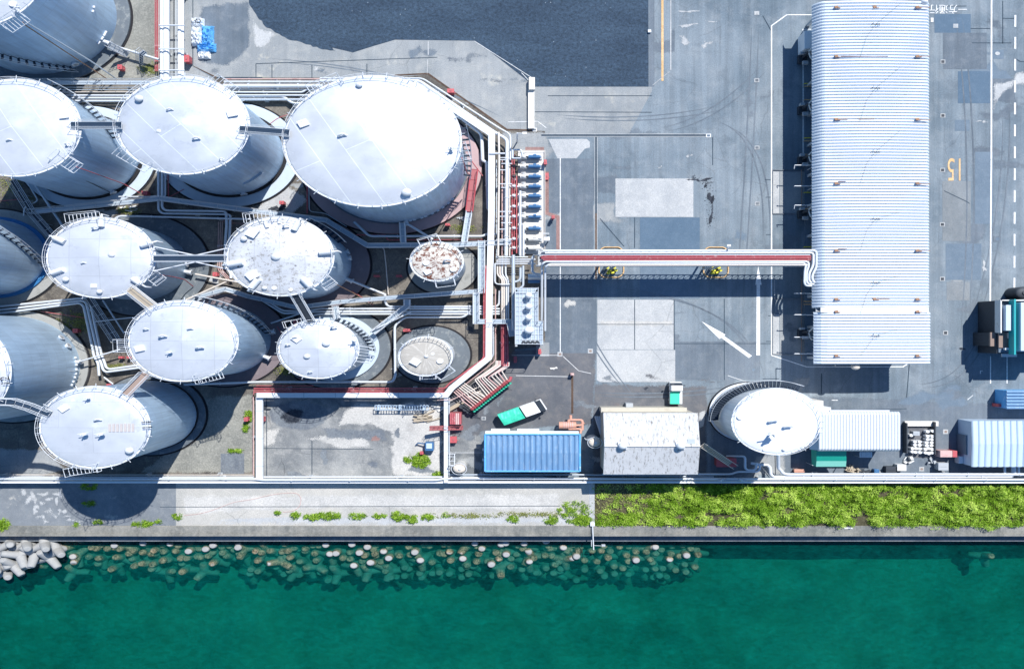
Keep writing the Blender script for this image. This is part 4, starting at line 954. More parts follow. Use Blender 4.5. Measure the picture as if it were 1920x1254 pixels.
for i, (x, d, y0, y1, mt, z) in enumerate(((964, .14, 290, 470, 'pipe_red', 1.0), (968.5, .16, 330, 475, 'pipe_red', 1.0), (960, .16, 282, 478, 'pipe_red', 1.0), (926.5, .12, 260, 480, 'pipe_red', .6), (931, .14, 300, 500, 'pipe_silver', .7), (941.5, .16, 300, 480, 'pipe_pink', 1.1), (945, .3, 350, 470, 'pipe_silver', .7), (955.5, .16, 300, 480, 'pipe_cream', 1.3), (975.5, .3, 358, 480, 'pipe_white', 1.5), (981.5, .26, 420, 480, 'pipe_white', 1.5))):
    pipe([(x, y0), (x, y1)], d, mt, ['left red', 'right red', 'middle red', 'thin dark red innermost', 'thin silver', 'pinkish', 'shaded silver', 'thin cream', 'thick white nearest the pumps', 'shorter white beside the pumps'][i] + ' vertical pipe between the square duct and the pump row', 'vertical pipes beside the pumps', z=z, fl=True)
for i, y in enumerate((296, 300, 307, 319, 345, 352, 397, 406, 418, 430, 449)):
    pipe([(934 + (i % 3)*3, y), (960 - (i % 2)*8, y)], .16, 'pipe_white', 'thin white branch pipe crossing the vertical rack left of the pumps', 'thin branch pipes crossing the rack', z=1.9, sup=False, fl=False)
# C: crossing header and bundle south
for i, (y, x0, x1) in enumerate(((482, 930, 990), (486.5, 934, 1004), (490.5, 931, 995), (494.5, 928, 1004))):
    pipe([(x0, y), (x1, y)], .2, 'pipe_white', f'{ORD[i]} short horizontal white header pipe below the pump row', 'header pipes below the pump row', z=2.0, fl=False)
for i in range(4):
    x0 = (932.6, 937.2, 941.6, 948)[i]; x1 = (941.2, 945, 949.5, 953.5)[i]
    pipe([(x0, 480), (x0, 516), (x1, 523 + i*.6), (x1, 599)], .22, 'pipe_cream' if i < 2 else 'pipe_white', f'{ORD[i]} white jogged pipe from the left above the red pipes', 'jogged pipes running down to the manifold', z=1.6, fl=False)
pipe([(928, 494), (928, 533), (962, 533)], .18, 'pipe_white', 'thin white pipe turning a corner left of the jogged pipes', z=2.0, fl=False)
for i, x in enumerate((940.7, 944.4, 948, 951.8)):
    pipe([(x - .2, 598), (x, 686)], .24, 'pipe_red', f'{ORD[i]} red vertical pipe from the left above the valve manifold', 'red pipes running down to the manifold', z=1.3, fl=True)
RB = [([(911, 498), (910, 672), (841, 720), (835, 728), (476, 728)], 2.0), ([(907.5, 540), (907, 672), (838, 722), (832, 732), (476, 731.5)], 1.8), ([(834, 735), (476, 735.3)], 1.7)]
for i, (pts, z) in enumerate(RB): pipe(pts, .2, 'pipe_red', ['top', 'middle', 'lowest'][i] + ' of the three long red pipes above the vacant bund', 'long red pipes above the vacant bund', z=z, fl=False)
pipe([(925, 600), (925, 668), (840, 738)], .2, 'pipe_silver', 'silver pipe following the right edge of the square duct down its slant', z=1.4)
pipe([(929, 540), (929, 676), (862, 729)], .12, 'pipe_pink', 'thin pinkish pipe beside the duct slant', z=1.2)
pipe([(842, 745), (842, 893)], .22, 'pipe_silver', 'silver pipe just right of the bund wall', z=1.0)
pipe([(908, 455), (908, 545)], .2, 'pipe_cream', 'short cream pipe beside the straight walkway', z=1.0)
# D: horizontal bundle
D = (([(722, 551), (722, 566), (727, 574.6), (931, 574.6), (936, 570), (937, 545)], .32, 'top white'), ([(500, 563), (531, 583), (576, 583), (600, 578.5), (938, 579)], .3, 'second white'),
     ([(486, 560), (531, 588), (600, 584), (938, 584)], .3, 'third white'), ([(574, 594), (602, 588.6), (937, 588.6)], .3, 'fourth white'), ([(741, 700), (740, 610), (759, 594.7), (870, 594.7), (886, 579)], .3, 'lowest white'))
for pts, d, lb in D: pipe(pts, d, 'pipe_white', lb + ' pipe of the horizontal bundle between the two small tanks', 'horizontal pipe bundle between the small tanks', z=1.0)
pipe([(660, 527, 1.2), (722, 552, 1.0)], .34, 'pipe_white', 'slanting white outlet pipe right of the spotted roof tank', z=1)
pipe([(762, 419, 1.2), (812, 449, 1.0)], .34, 'pipe_white', 'slanting white outlet pipe below the largest tank')
pipe([(664, 416), (692, 443), (905, 443), (912, 439), (931, 439)], .36, 'pipe_white', 'long white pipe along the lower side of the pink ring', z=1.0)
pipe([(668, 440.5), (725, 440.5), (725, 450), (905, 449)], .18, 'pipe_red', 'thin red pipe stepping down beside the long white one under the pink ring', z=.6)
pipe([(576, 345), (576, 400)], .16, 'pipe_red', 'short red vertical pipe left of the pink ring', z=.6)
pipe([(579, 345), (580, 397), (610, 400), (650, 425)], .12, 'pipe_silver', 'thin silver pipe beside the short red vertical one', z=.5)
pipe([(684, 462), (720, 464), (724, 500), (728, 552)], .13, 'pipe_cream', 'thin crooked cream pipe left of the rusted roof tank', z=.5)
pipe([(742, 700), (737, 716), (480, 716), (345, 721)], .34, 'pipe_white', 'long white pipe above the red pipes and the bund', z=1.3)
pipe([(480, 723), (588, 723)], .15, 'pipe_red', 'short thin red pipe under the long white one', z=.8)
pipe([(300, 718), (475, 717)], .12, 'pipe_cream', 'thin cream pipe right of the tank numbered 11', z=.9)
pipe([(475, 744), (475, 895)], .14, 'pipe_pink', 'thin pink pipe left of the broad bund duct', z=.9)
pipe([(770, 585), (693, 622)], .24, 'pipe_white', 'slanting white pipe beside the walkway to the smaller silver tank', z=1.9)
pipe([(562, 588), (508, 606)], .24, 'pipe_white', 'short slanting white pipe right of the curved stair tank', z=1.0)
# E: left part
E = (([(-60, 580), (0, 574.5), (163, 558), (169, 565), (187, 651), (191, 667), (196, 679), (199, 689), (205, 692), (262, 684)], 'upper'), ([(-60, 587), (0, 581), (154, 563.5), (162, 568), (181, 652), (184, 668), (190, 681), (193, 693), (199, 697.5), (264, 689)], 'middle'), ([(-60, 594), (0, 587.5), (150, 568), (157, 574), (174, 654), (176, 668), (184, 680), (186, 704)], 'lower'))
for pts, lb in E: pipe(pts, .34, 'pipe_white', lb + ' of the three white pipes bending past the left tanks', 'three pipes bending past the left tanks', z=1.0, fl=False)
pipe([(65, 345), (119, 426)], .34, 'pipe_silver', 'single slanting silver pipe above the foam drum tank', z=1)
pipe([(50, 340), (72, 377), (45, 389), (45, 405)], .18, 'pipe_silver', 'crooked thin pipe left of the slanting silver pipe', z=1)
pipe([(193, 563), (233, 625)], .22, 'pipe_white', 'slanting thin white pipe right of the mesh walkway', z=1)
pipe([(178, 603), (258, 594)], .18, 'pipe_white', 'thin white pipe from the bent bundle to the curved stair tank', z=1.4)
pipe([(148, 678), (225, 655)], .22, 'pipe_white', 'thin white pipe crossing the bent bundle to the lattice stage', z=1.8)
pipe([(195, 707), (212, 720)], .22, 'pipe_white', 'short white stub pipe below the bent bundle', z=.8)
pipe([(297, 318), (297.2, 394), (304, 400.5), (426, 402), (432, 404), (431, 430), (429, 470)], .32, 'pipe_white', 'outer white pipe of the pair dropping between the two upper left tanks', z=1.0, fl=False)
pipe([(304, 318), (304, 389), (310, 395), (424, 396), (425, 420), (422, 462), (421.5, 500), (433, 512), (433, 522)], .34, 'pipe_white', 'inner white pipe of the pair dropping between the two upper left tanks', z=1.1, fl=False)
pipe([(310, 318), (310, 366), (308, 369), (222, 369)], .22, 'pipe_white', 'third white pipe turning left at the foot of the upper left tanks', z=1.0)
pipe([(315, 325), (316, 372)], .14, 'pipe_red', 'short red pipe beside the white pair between the upper left tanks', z=.7)
pipe([(212, 414), (222, 405), (471, 411)], .30, 'pipe_white', 'straight white pipe over the foam drum tank', z=1.2)
for i, x in enumerate((410, 413.5, 417)): pipe([(x, 416), (x - 2, 505), (x + 20, 528)], .09, 'pipe_pink', f'{ORD[i]} thin pink line left of the spotted roof tank', 'thin pink lines by the spotted roof tank', z=.6, fl=False)
pipe([(366, 514), (452, 530)], .28, 'pipe_cream', 'slanting cream pipe from the foam drum tank to the spotted roof tank', z=1.2)
pipe([(349, 562), (425, 528)], .26, 'pipe_cream', 'slanting cream pipe above the curved stair tank', z=1.0)
pipe([(205, 84), (298, 112)], .34, 'pipe_white', 'thick white outlet pipe of the top left tank', z=1.3)
# F: wide pipes from the top edge
for i, (x, d, mt, z) in enumerate(((291, .12, 'pipe_red', .6), (294.5, .16, 'pipe_red', .7), (298, .12, 'pipe_pink', .8), (303, .42, 'white_metal', 1.3), (312, .78, 'white_metal', 1.2), (337, .5, 'white_metal', 1.1), (343, .3, 'white_metal', 1.0), (326, .1, 'steel_dark', .5), (330, .1, 'pipe_silver', .5))):
    pipe([(x, -60), (x, 150 if i > 2 else 134)], d, mt, ['leftmost thin red', 'second thin red', 'thin pink', 'slim white', 'widest white', 'wide right hand white', 'outermost white', 'thin dark', 'thin silver'][i] + ' vertical pipe entering at the top edge', 'vertical pipes at the top edge', z=z, fl=False)
for y in (48, 92, 132):
    pipe([(298, y), (346, y)], .22, 'pipe_white', f'white cross beam of the top edge pipe rack, {["upper", "middle", "lower"][(y//44)-1]}', 'cross beams of the top edge rack', z=1.9, fl=False, name='cross_beam', cat='beam')
# G: quay edge pipes and wall
wl = MB(); wl.pbox(-400, 901.8, 2400, 905.6, 0, 1.55); tag(wl.build('quay_wall', 'wall_white'), 'long white topped concrete wall along the quay', 'wall')
G = (([(-60, 897.5), (478, 897.5), (492, 899.5), (820, 899.5), (832, 897), (860, 896.5), (1990, 899)], .36, 'pipe_white', 1.8, 'white pipe lying just inside the quay wall'),
     ([(-60, 889.5), (475, 890)], .14, 'pipe_cream', 1.1, 'thin cream pipe inside the quay wall left of the bund'), ([(-60, 894), (476, 894)], .26, 'pipe_white', 1.0, 'white pipe inside the quay wall below the tank numbered 11'),
     ([(494, 894), (838, 894)], .30, 'pipe_white', 1.0, 'white pipe along the bottom of the vacant bund'),
     ([(842, 889.5), (1085, 889.5), (1338, 893.5)], .22, 'pipe_silver', 1.2, 'silver pipe below the blue roof'), ([(845, 894.5), (1020, 894.5), (1028, 897), (1290, 896.5)], .26, 'pipe_white', 1.3, 'white pipe beside the quay wall below the blue roof'),
     ([(1129, 888.5), (1371, 888.5), (1382, 884), (1420, 884), (1424, 880), (1425, 872), (1418, 868)], .3, 'pipe_white', 1.4, 'white pipe with a U bend right of the weathered white roof'),
     ([(1362, 855, .6), (1394, 855), (1397, 858), (1397, 877), (1401, 881), (1414, 881), (1418, 877), (1418, 868)], .3, 'pipe_white', 1.5, 'white S shaped pipe below the white tank'),
     ([(1408, 868), (1430, 871), (1440, 871), (1444, 876), (1445, 889), (1450, 893.8), (1896, 893.5), (1899, 889), (1899, 872)], .42, 'pipe_white', 1.3, 'long white pipe from the S bend along the quay to the ribbed shed'),
     ([(1459, 848, 3), (1459.5, 877), (1465, 882), (1467, 886), (1474, 889), (1960, 889)], .44, 'pipe_white', 1.5, 'thick white pipe dropping from the white tank then along the quay'),
     ([(1453, 848, 3), (1454, 890)], .1, 'steel_dark', 1.0, 'thin dark pipe beside the drop pipe of the white tank'))
for pts, d, mt, z, lb in G: pipe(pts, d, mt, lb, 'pipes along the quay wall', z=z)
for i, x in enumerate((1884, 1903, 1910)): pipe([(x, 868), (x, 890)], .28, 'pipe_white', f'{ORD[i]} short white drop pipe under the ribbed shed', 'drop pipes under the ribbed shed', z=1.5, fl=False)
b = MB(); b.pbox(1345, 899.4, 1400, 900.6, 1.9, 2.1)
for x0, y0, x1, y1 in ((1350, 902, 1356, 897), (1386, 897, 1394, 902), (1362, 897, 1382, 897)): b.tube([T(x0, y0, 2.1), T(x1, y1, 2.1)], .14, 6)
tag(b.build('pipe_loop', 'pipe_silver'), 'small silver expansion loop on the quay pipes below the red box', 'pipe')

# thin lines over the farm floor
for pts, lb in ((((-10, 378), (46, 373)), 'thin red line on the mossy ground at the left frame edge'), (((78, 584), (160, 596), (178, 602)), 'thin red line crossing the mossy ground under the bent bundle'), (((345, 355), (313, 372)), 'thin red line between the two pale rings'), (((660, 545), (700, 572)), 'thin red line over the purple ring of the spotted roof tank'),
                (((476, 730), (475, 760)), 'short red line at the upper left corner of the bund'), (((883, 300), (905, 330)), 'thin red line across the pink ring'), (((520, 612), (536, 640)), 'short red line left of the smaller silver tank'), (((560, 708), (575, 716)), 'short red line below the smaller silver tank'), (((540, 215), (520, 222), (503, 235)), 'crooked red line between the diagonal seam roof and the largest tank')):
    pipe(pts, .1, 'pipe_red', lb, 'thin red lines in the farm', z=.35, sup=False)
for x, y in ((640, 540), (700, 600), (905, 620), (890, 650), (680, 500), (660, 600), (540, 690), (130, 590), (215, 600), (250, 700), (380, 560), (450, 600)): pass
# ---------------------------------------------------------------- pipe bridge over the yard
zb = 5.6
t = root('pipe_bridge', T(1270, 483)); tag(t, 'elevated pipe bridge of white and red pipes crossing the yard to the ribbed hall', 'pipe bridge')
def bp(pts, d, mat, z=zb): MB().tube([T(p[0], p[1], p[2] if len(p) > 2 else z) for p in pts], d/2, 8, .5).build('pipe', mat, t)
bp([(1018, 470.3), (1527, 469.5), (1531, 473), (1531, 500), (1523, 516), (1523, 524), (1527, 530)], .30, 'pipe_white')
bp([(1022, 474.5), (1522, 474), (1525, 477), (1525, 498), (1517, 512), (1517, 526), (1521, 530.5)], .30, 'pipe_white')
bp([(1000, 478, 3), (1010, 478), (1519, 477.7)], .14, 'pipe_silver')
bp([(1013, 488, 3.5), (1014, 481), (1520, 481)], .26, 'pipe_red'); bp([(1015, 484.6), (1520, 484.4)], .22, 'pipe_red'); bp([(1018, 487.8), (1520, 487.6)], .16, 'pipe_red')
bp([(1016, 600, 2), (1016, 500, 4.5), (1017, 495), (1022, 490.6), (1512, 490.2), (1516, 493), (1516, 500), (1512, 511), (1512, 528), (1516, 533), (1526, 533)], .28, 'pipe_white')
bp([(1022, 620, 2), (1022, 505, 4.5), (1023, 500), (1030, 495), (1508, 493.6), (1511, 497), (1509, 508), (1508, 530), (1511, 536), (1522, 536)], .26, 'pipe_white')
bp([(1028, 498), (1516, 497)], .2, 'pipe_cream')
zt = zb - .45
for y in (469, 498):
    m = MB(); a, b = T(1005, y, zt), T(1528, y, zt); n = 44
    for dz in (0, -.9): m.tube([a + Vector((0, 0, dz)), b + Vector((0, 0, dz))], .08, 4)
    for i in range(n):
        p = a.lerp(b, i/n); q = a.lerp(b, (i+1)/n); m.tube([p, q - Vector((0, 0, .9))], .05, 4); m.tube([q, q - Vector((0, 0, .9))], .05, 4)
    m.build('truss', 'wall_grey', t)
for i in range(33):
    x = 1010 + 16*i; m = MB(); a, b = T(x, 468.6, zt + .1), T(x, 498.4, zt + .1); m.tube([a, b], .07, 4)
    m.tube([T(x, 468.6, zt), T(x + 16, 498.4, zt)], .04, 4); m.build('cross_beam', 'white_dirty', t)
m = MB()   # deck tray under the pipes
m.pbox(1008, 470, 1526, 497, zt - .1, zt - .02); m.build('tray', 'wall_grey', t)
for x in (1146, 1342):
    for x2, y2 in ((x - 6, 477), (x + 7, 477), (x - 6, 499), (x + 7, 499)):
        m = MB(); p = T(x2, y2, zt); q = T(x2, y2 + 14); m.tube([Vector((p.x, p.y, 0)), p], .13, 8); m.build('leg', 'wall_grey', t)
    m = MB(); m.tube([T(x - 6, 477, zt), Vector((T(x+7, 499, zt).x, T(x+7, 499, zt).y, 1))], .06, 6); m.tube([T(x + 7, 477, zt), Vector((T(x-6, 499, zt).x, T(x-6, 499, zt).y, 1))], .06, 6); m.build('brace', 'wall_grey', t)
for k, x in enumerate((1146, 1342)):
    side = ('left', 'right')[k]
    ring = MB(); c = T(x, 492); n = 40
    P = [Vector((c.x + (1.42 + .0)*max(-1, min(1, 1.25*math.cos(a))), c.y + 2.35*max(-1, min(1, 1.15*math.sin(a))), .1)) for a in [2*math.pi*i/n for i in range(n+1)]]
    ring.tube(P, .09, 6, cap=False); tag(ring.build('guard_kerb', 'line_orange'), f'orange kerb ring round the {side} legs of the pipe bridge', 'kerb ring', 'orange kerb rings under the pipe bridge')
    for j, (dx, dy) in enumerate(((-7, 10), (-3, 15), (6, 10), (9, 15), (-5, 20), (3, 19))):
        p = T(x + dx, 492 + dy, .9)
        b = root('bollard', Vector((p.x, p.y, 0))); tag(b, f'yellow and black striped bollard under the {side} legs of the pipe bridge', 'bollard', f'striped bollards under the {side} bridge legs')
        MB().cyl(p, .17, 0, .9, 12).build('post', 'steel_dark', b)
        for z0 in (.15, .5, .86): s = MB(); s.cyl(p, .185, z0, z0 + .18, 12); s.build('yellow_band', 'yellow', b)
# yard lamp head at the bridge
m = MB(); p = T(1366, 467, 6); m.tube([Vector((p.x, p.y, 0)), p, p + Vector((-.1, .5, .2))], .07, 6); m.cbox(p + Vector((0, .5, 0)), .4, .3, 6, 6.25); tag(m.build('lamp_post', 'white_metal'), 'slim lamp post standing against the pipe bridge', 'lamp post')

# ---------------------------------------------------------------- ribbed loading hall
zh = 6.05
a, b = T(1528, 682.5, zh), T(1745, 3, zh)
t = root('loading_hall', Vector(((a.x+b.x)/2, (a.y+b.y)/2, 0))); tag(t, 'long white ribbed roof hall on the right of the yard', 'hall')
def ribbed(x0, x1, y0, y1, z, period, amp, curve, mat, name, parent, axis='y', thick=.05, prof=None):
    """corrugated sheet; ribs run along x when axis='y'; curve(u)->dz across the ribs' length"""
    m = MB(); L = (y1 - y0) if axis == 'y' else (x1 - x0); n = max(2, int(round(L/period))); us = prof or [0, .02, .05, .1, .2, .35, .5, .65, .8, .9, .95, .98, 1]
    rows = []
    for i in range(n):
        for f, q in ((0, -1), (.12, .35), (.25, .85), (.42, 1), (.6, .85), (.78, .35), (.92, -1)):
            rows.append(((i + f)/n, q))
    rows.append((1, -1))
    vs = []
    for v, q in rows:
        for u in us:
            dz = curve(u) + amp*q
            vs.append((x0 + (x1-x0)*u, y0 + (y1-y0)*v, z + dz) if axis == 'y' else (x0 + (x1-x0)*v, y0 + (y1-y0)*u, z + dz))
    k = len(us); fs = [(i*k+j, i*k+j+1, (i+1)*k+j+1, (i+1)*k+j) if axis == 'y' else (i*k+j, (i+1)*k+j, (i+1)*k+j+1, i*k+j+1) for i in range(len(rows)-1) for j in range(k-1)]
    m.add(vs, fs, False); return m.build(name, mat, parent)
def arch(u): e = min(u, 1-u)*13.3; return (-1.1*(1 - e/1.1)**2 if e < 1.1 else 0) + .35*(1 - (2*u-1)**2) if u <= .5 else (-.45*(1 - e/.6)**2 if e < .6 else 0) + .35*(1 - (2*u-1)**2)
yb = T(1600, 585, zh).y; yc = T(1600, 577, zh).y
pr = [0, .015, .03, .045, .06, .08, .11, .2, .35, .5, .65, .8, .9, .95, .97, .985, 1]
ribbed(a.x, b.x, yc, b.y, zh, .447, .11, arch, 'hangar_roof', 'roof', t, prof=pr)
ribbed(a.x, b.x, a.y, yb, zh - .05, .447, .11, lambda u: .6*arch(u) + .15, 'hangar_roof', 'lower_roof', t)
m = MB(); m.box(a.x + .5, b.x - .4, yb - .05, yc + .05, zh + .22, zh + .38); m.build('expansion_cover', 'wall_white', t)
m = MB(); m.box(b.x - 1.6, b.x - 1.3, a.y + .6, b.y - .6, 0, zh - .55); m.build('back_wall', 'wall_grey', t)
m = MB(); m.box(a.x + .3, b.x - .3, a.y + .3, b.y - .3, zh - .75, zh - .6); m.build('ceiling_frame', 'wall_grey', t)
for i in range(12):
    y = a.y + .8 + (b.y - a.y - 1.6)*i/11
    m = MB(); m.cbox((a.x + 1.2, y), .35, .35, 0, zh - .7); m.build('column', 'wall_grey', t)
for i, (x, y) in enumerate([(x, y) for y in (14, 106, 224, 344, 470, 561, 667) for x in (1568, 1720)] + [(1640, 14), (1640, 561), (1568, 584), (1720, 584)]):
    p = T(x, y, zh + .45); m = MB()
    m.cbox((p.x, p.y), .35, .3, p.z - .1, p.z + .1, .3); m.cbox((p.x + .3, p.y - .1), .3, .1, p.z - .1, p.z + .06)
    m.build('roof_bracket', 'rust', t)
for i, (x0, x1, y) in enumerate(((1577, 1665, 106), (1725, 1743, 106), (1573, 1590, 224), (1724, 1744, 225), (1572, 1586, 340), (1723, 1744, 345), (1572, 1588, 466), (1724, 1744, 470), (1645, 1668, 561), (1610, 1640, 224), (1724, 1744, 14))):
    p, q = T(x0, y - .4, zh + .45), T(x1, y + .6, zh + .45); m = MB(); m.box(p.x, q.x, q.y, p.y, p.z - .05, p.z + .015); m.build('rust_streak', 'rust', t)
for i, y in enumerate((47, 166, 285, 411, 530, 629)):
    m = MB(); p = T(1641, y, zh + .5)
    for dx, dy in ((-.5, -.2), (-.2, .2), (.1, -.15), (.4, .18), (.55, -.1)): m.tube([p + Vector((dx, dy, -.1)), p + Vector((dx*.6, -dy, .35))], .03, 4)
    q = T(1688, y - 40 if i < 3 else y - 14, zh + .5); r_ = T(1612, y + 62 if i < 5 else y + 40, zh + .45); m.tube([q, p + Vector((0, 0, .15)), T(1625, y + 22, zh + .5), r_], .011, 4); m.build('lightning_wire', 'steel_dark', t)
# loading island and arms under the left eave
m = MB(); m.box(T(1508, 0).x, T(1545, 0).x, T(0, 676).y, T(0, 57).y, 0, .18); tag(m.build('loading_island', 'mid_asphalt'), 'long kerbed island under the left eave of the ribbed hall', 'kerb')
patch('island_edge_line', 'line_white', rectp(1504.5, 55, 1507, 310), 7)
patch('island_edge_line', 'line_white', rectp(1504.5, 55, 1530, 57.5), 7)
m = MB(); m.pbox(1508.5, 58, 1545, 92, .18, 2.6); tag(m.build('pump_hut', 'wall_white', bevel=.05), 'small white flat hut at the top end of the loading island', 'hut')
for i, y in enumerate((100, 197, 293, 395, 622)):
    p = T(1514, y, 2.5); t2 = root('fuel_loader', Vector((p.x, p.y, .18)))
    tag(t2, ['loading arm just below the small white hut', 'loading arm second from the top under the hall eave', 'loading arm in the middle of the hall eave', 'loading arm just above the pipe bridge', 'loading arm nearest the lower end of the hall'][i], 'fuel loader', 'loading arms under the hall eave')
    m = MB(); m.cyl(p, .16, .18, 3.0, 12); m.cbox((p.x, p.y - .2), .9, 1.2, .18, .9); m.build('base', 'steel_dark', t2)
    m = MB(); m.tube([p + Vector((0, 0, .5)), p + Vector((.5, .9, 1.2)), p + Vector((1.5, 1.7, .9))], .1, 8, .2); m.tube([p + Vector((0, .2, .3)), p + Vector((.1, -1.1, .8)), p + Vector((1.3, -1.5, .8))], .09, 8, .2); m.build('arm', 'white_dirty', t2)
    MB().cbox((p.x + .2, p.y - .9), .6, .5, .9, 1.3).build('meter', 'wall_grey', t2); MB().cbox((p.x - .2, p.y + .5), .5, .35, .9, 1.5).build('meter', 'wall_grey', t2)
for i, (y, mt) in enumerate(((157, 'yellow'), (162.5, 'line_orange'), (187.5, 'line_orange'), (259, 'yellow'), (264.5, 'line_orange'), (290, 'line_orange'), (361, 'yellow'), (391.5, 'line_orange'), (463, 'yellow'), (565, 'line_orange'), (570.5, 'line_orange'))):
    m = MB(); p = T(1508, y, .5); q = T(1540, y, .5); m.tube([p, q], .07, 6); m.tube([p, (p.x, p.y, .18)], .05, 4); m.tube([q, (q.x, q.y, .18)], .05, 4)
    tag(m.build('hand_rail', mt), ('yellow' if mt == 'yellow' else 'orange') + ' low rail across the loading island under the hall eave', 'rail', 'low rails across the loading island')
for i, y in enumerate((310, 349, 385, 550, 590, 632, 663)):
    p = T(1490, y, 3.2); q = T(1530, y, 3.2); m = MB(); m.tube([p, q], .07, 6); m.tube([p, p + Vector((0, 0, -.0)), (p.x, p.y - (.5 if i in (0, 2) else 0.02), 3.0)], .05, 5)
    m.tube([(q.x, q.y, 0), q], .06, 6)
    tag(m.build('outrigger', 'white_metal'), f'{ORD[i]} white outrigger beam from the top along the left eave of the ribbed hall', 'beam', 'white outrigger beams of the hall')
m = MB()
for x0, y0, x1, y1 in ((1503, 318, 1503, 388), (1503, 525, 1503, 678), (1502, 520, 1508, 520)): m.tube([T(x0, y0, .3), T(x1, y1, .3)], .06, 5)
tag(m.build('floor_pipe', 'brown_deck'), 'thin brown line running low along the loading island', 'pipe')
m = MB(); p = T(1605, 687, 5.6); m.tube([p, p + Vector((-2.3, 0, .1)), p + Vector((-2.3, .5, .1))], .06, 6); m.cyl(p, .5, 5.4, 5.5, 16); m.dome(p, .5, 5.5, .4, 16); tag(m.build('lamp', 'tan_tank'), 'round pinkish lamp hanging off the lower edge of the ribbed hall', 'lamp')
m = MB(); p = T(1735, 3, 6.4); m.dome(p, .4, 6.1, .5, 14); tag(m.build('roof_dome', 'white_metal'), 'small white dome at the top right corner of the ribbed hall', 'roof dome')
# frames seen on the ground left of the hall
for i, (x0, y0, x1, y1) in enumerate(((1449, 319, 1508, 401), (1449, 560, 1508, 664))):
    m = MB()
    for p, q in (((x0, y0), (x1, y0)), ((x0, y1), (x1, y1)), ((x0, y0), (x0, y1))):
        if p[0] == q[0]: m.pbox(p[0]-.6, p[1], p[0]+.6, q[1], 0, .12)
        else: m.pbox(p[0], p[1]-.6, q[0], p[1]+.6, 0, .12)
    tag(m.build('spill_kerb', 'grey_stain'), ('upper' if i == 0 else 'lower') + ' low dark spill kerb beside the left eave of the hall', 'kerb')

# ---------------------------------------------------------------- painted markings
def line(pts, wpx, mat='line_white', name='painted_line', lay=7):
    for (x0, y0), (x1, y1) in zip(pts, pts[1:]):
        p, q = T(x0, y0), T(x1, y1); d = (q-p).normalized(); n = Vector((-d.y, d.x, 0))*wpx/S/2; e = d*wpx/S/2*.8
        LAY[0] += 1; structure(name, MB().sheet([p - e + n, q + e + n, q + e - n, p - e - n], Z1*lay + 1e-5*LAY[0]), mat)
line([(1528, 28.5), (1475, 28.5), (1446.5, 49), (1446.5, 666), (1512, 687.5), (1693, 687.5), (1704, 680)], 2.4)
line([(1859, -60), (1858.5, 300), (1856, 618)], 3.0)
for i in range(14):
    y = 30 + 41*i
    if y < 530: line([(1903.5 - i*.15, y), (1903.4 - i*.15, y + 20)], 3.4, name='lane_dash')
for x in (1857, 1888): line([(x, 668), (x, 718)], 2.2)
line([(1050.5, 297), (1050.5, 660)], 1.5); line([(960, 666), (1050, 666)], 1.0); line([(1056, 668), (1085, 695), (1108, 700)], 1.0)
line([(968, 704), (1070, 706)], 1.2); line([(1257.5, -60), (1257.5, 131)], 2.2, 'light_concrete'); line([(1242, -60), (1242, 151)], 4.2, 'line_orange'); line([(1224, 160), (1255, 135)], 1, 'light_concrete')
line([(953, 229), (1008, 228), (1024, 240)], 1.2); line([(803, 78), (803, 103)], 2.0, 'light_concrete'); line([(802, 112), (801, 138)], 1.0, 'light_concrete')
line([(890, 78), (1000, 148)], 1.0); line([(978, 137), (990, 150)], 1.0)
line([(1365, 704), (1400, 716), (1425, 724)], 1.0); line([(1560, 750), (1570, 750)], 1.6)
line([(1814, 749), (1824, 741)], 1.2); line([(1452, 525), (1452, 560), (1456, 565)], 1.4, 'light_concrete')
line([(1838, 700), (1838, 695), (1842, 695)], 1.5)
def poly(name, pts, mat='line_white', lay=7): LAY[0] += 1; return structure(name, MB().sheet([T(*p) for p in pts], Z1*lay + 1e-5*LAY[0]), mat)
poly('road_arrow', [(1421.5, 499), (1416, 534), (1418.4, 534), (1418, 666), (1425, 666), (1425, 534), (1428, 534)])
poly('road_arrow', [(1315, 602), (1344, 634), (1350, 630.5), (1349, 633.5), (1409, 667), (1406, 671), (1351, 634), (1347, 635.5)][:1] + [(1349, 635.5), (1352, 633), (1404, 671), (1410, 667), (1358, 630), (1360, 627)])
def road_text(s, px, py, wpx, hpx, mat, name):
    o = add_text(s, T(px, py, .03), 1, 180, mat, None, name, thick=.001)
    me = o.data; xs = [v.co.x for v in me.vertices]; ys = [v.co.y for v in me.vertices]
    if not xs: return
    fx = wpx/S/(max(xs)-min(xs)); fy = hpx/S/(max(ys)-min(ys)); cx, cy = (max(xs)+min(xs))/2, (max(ys)+min(ys))/2
    for v in me.vertices: v.co = ((v.co.x-cx)*fx, (v.co.y-cy)*fy, v.co.z)
    tag(o, kind='structure')
road_text('一方通行', 1778, 18, 70, 17, 'line_white', 'road_lettering')
road_text('15', 1789, 318, 24, 42, 'line_orange', 'road_number')
poly('painted_line', rectp(1745, 34, 1750, 42))
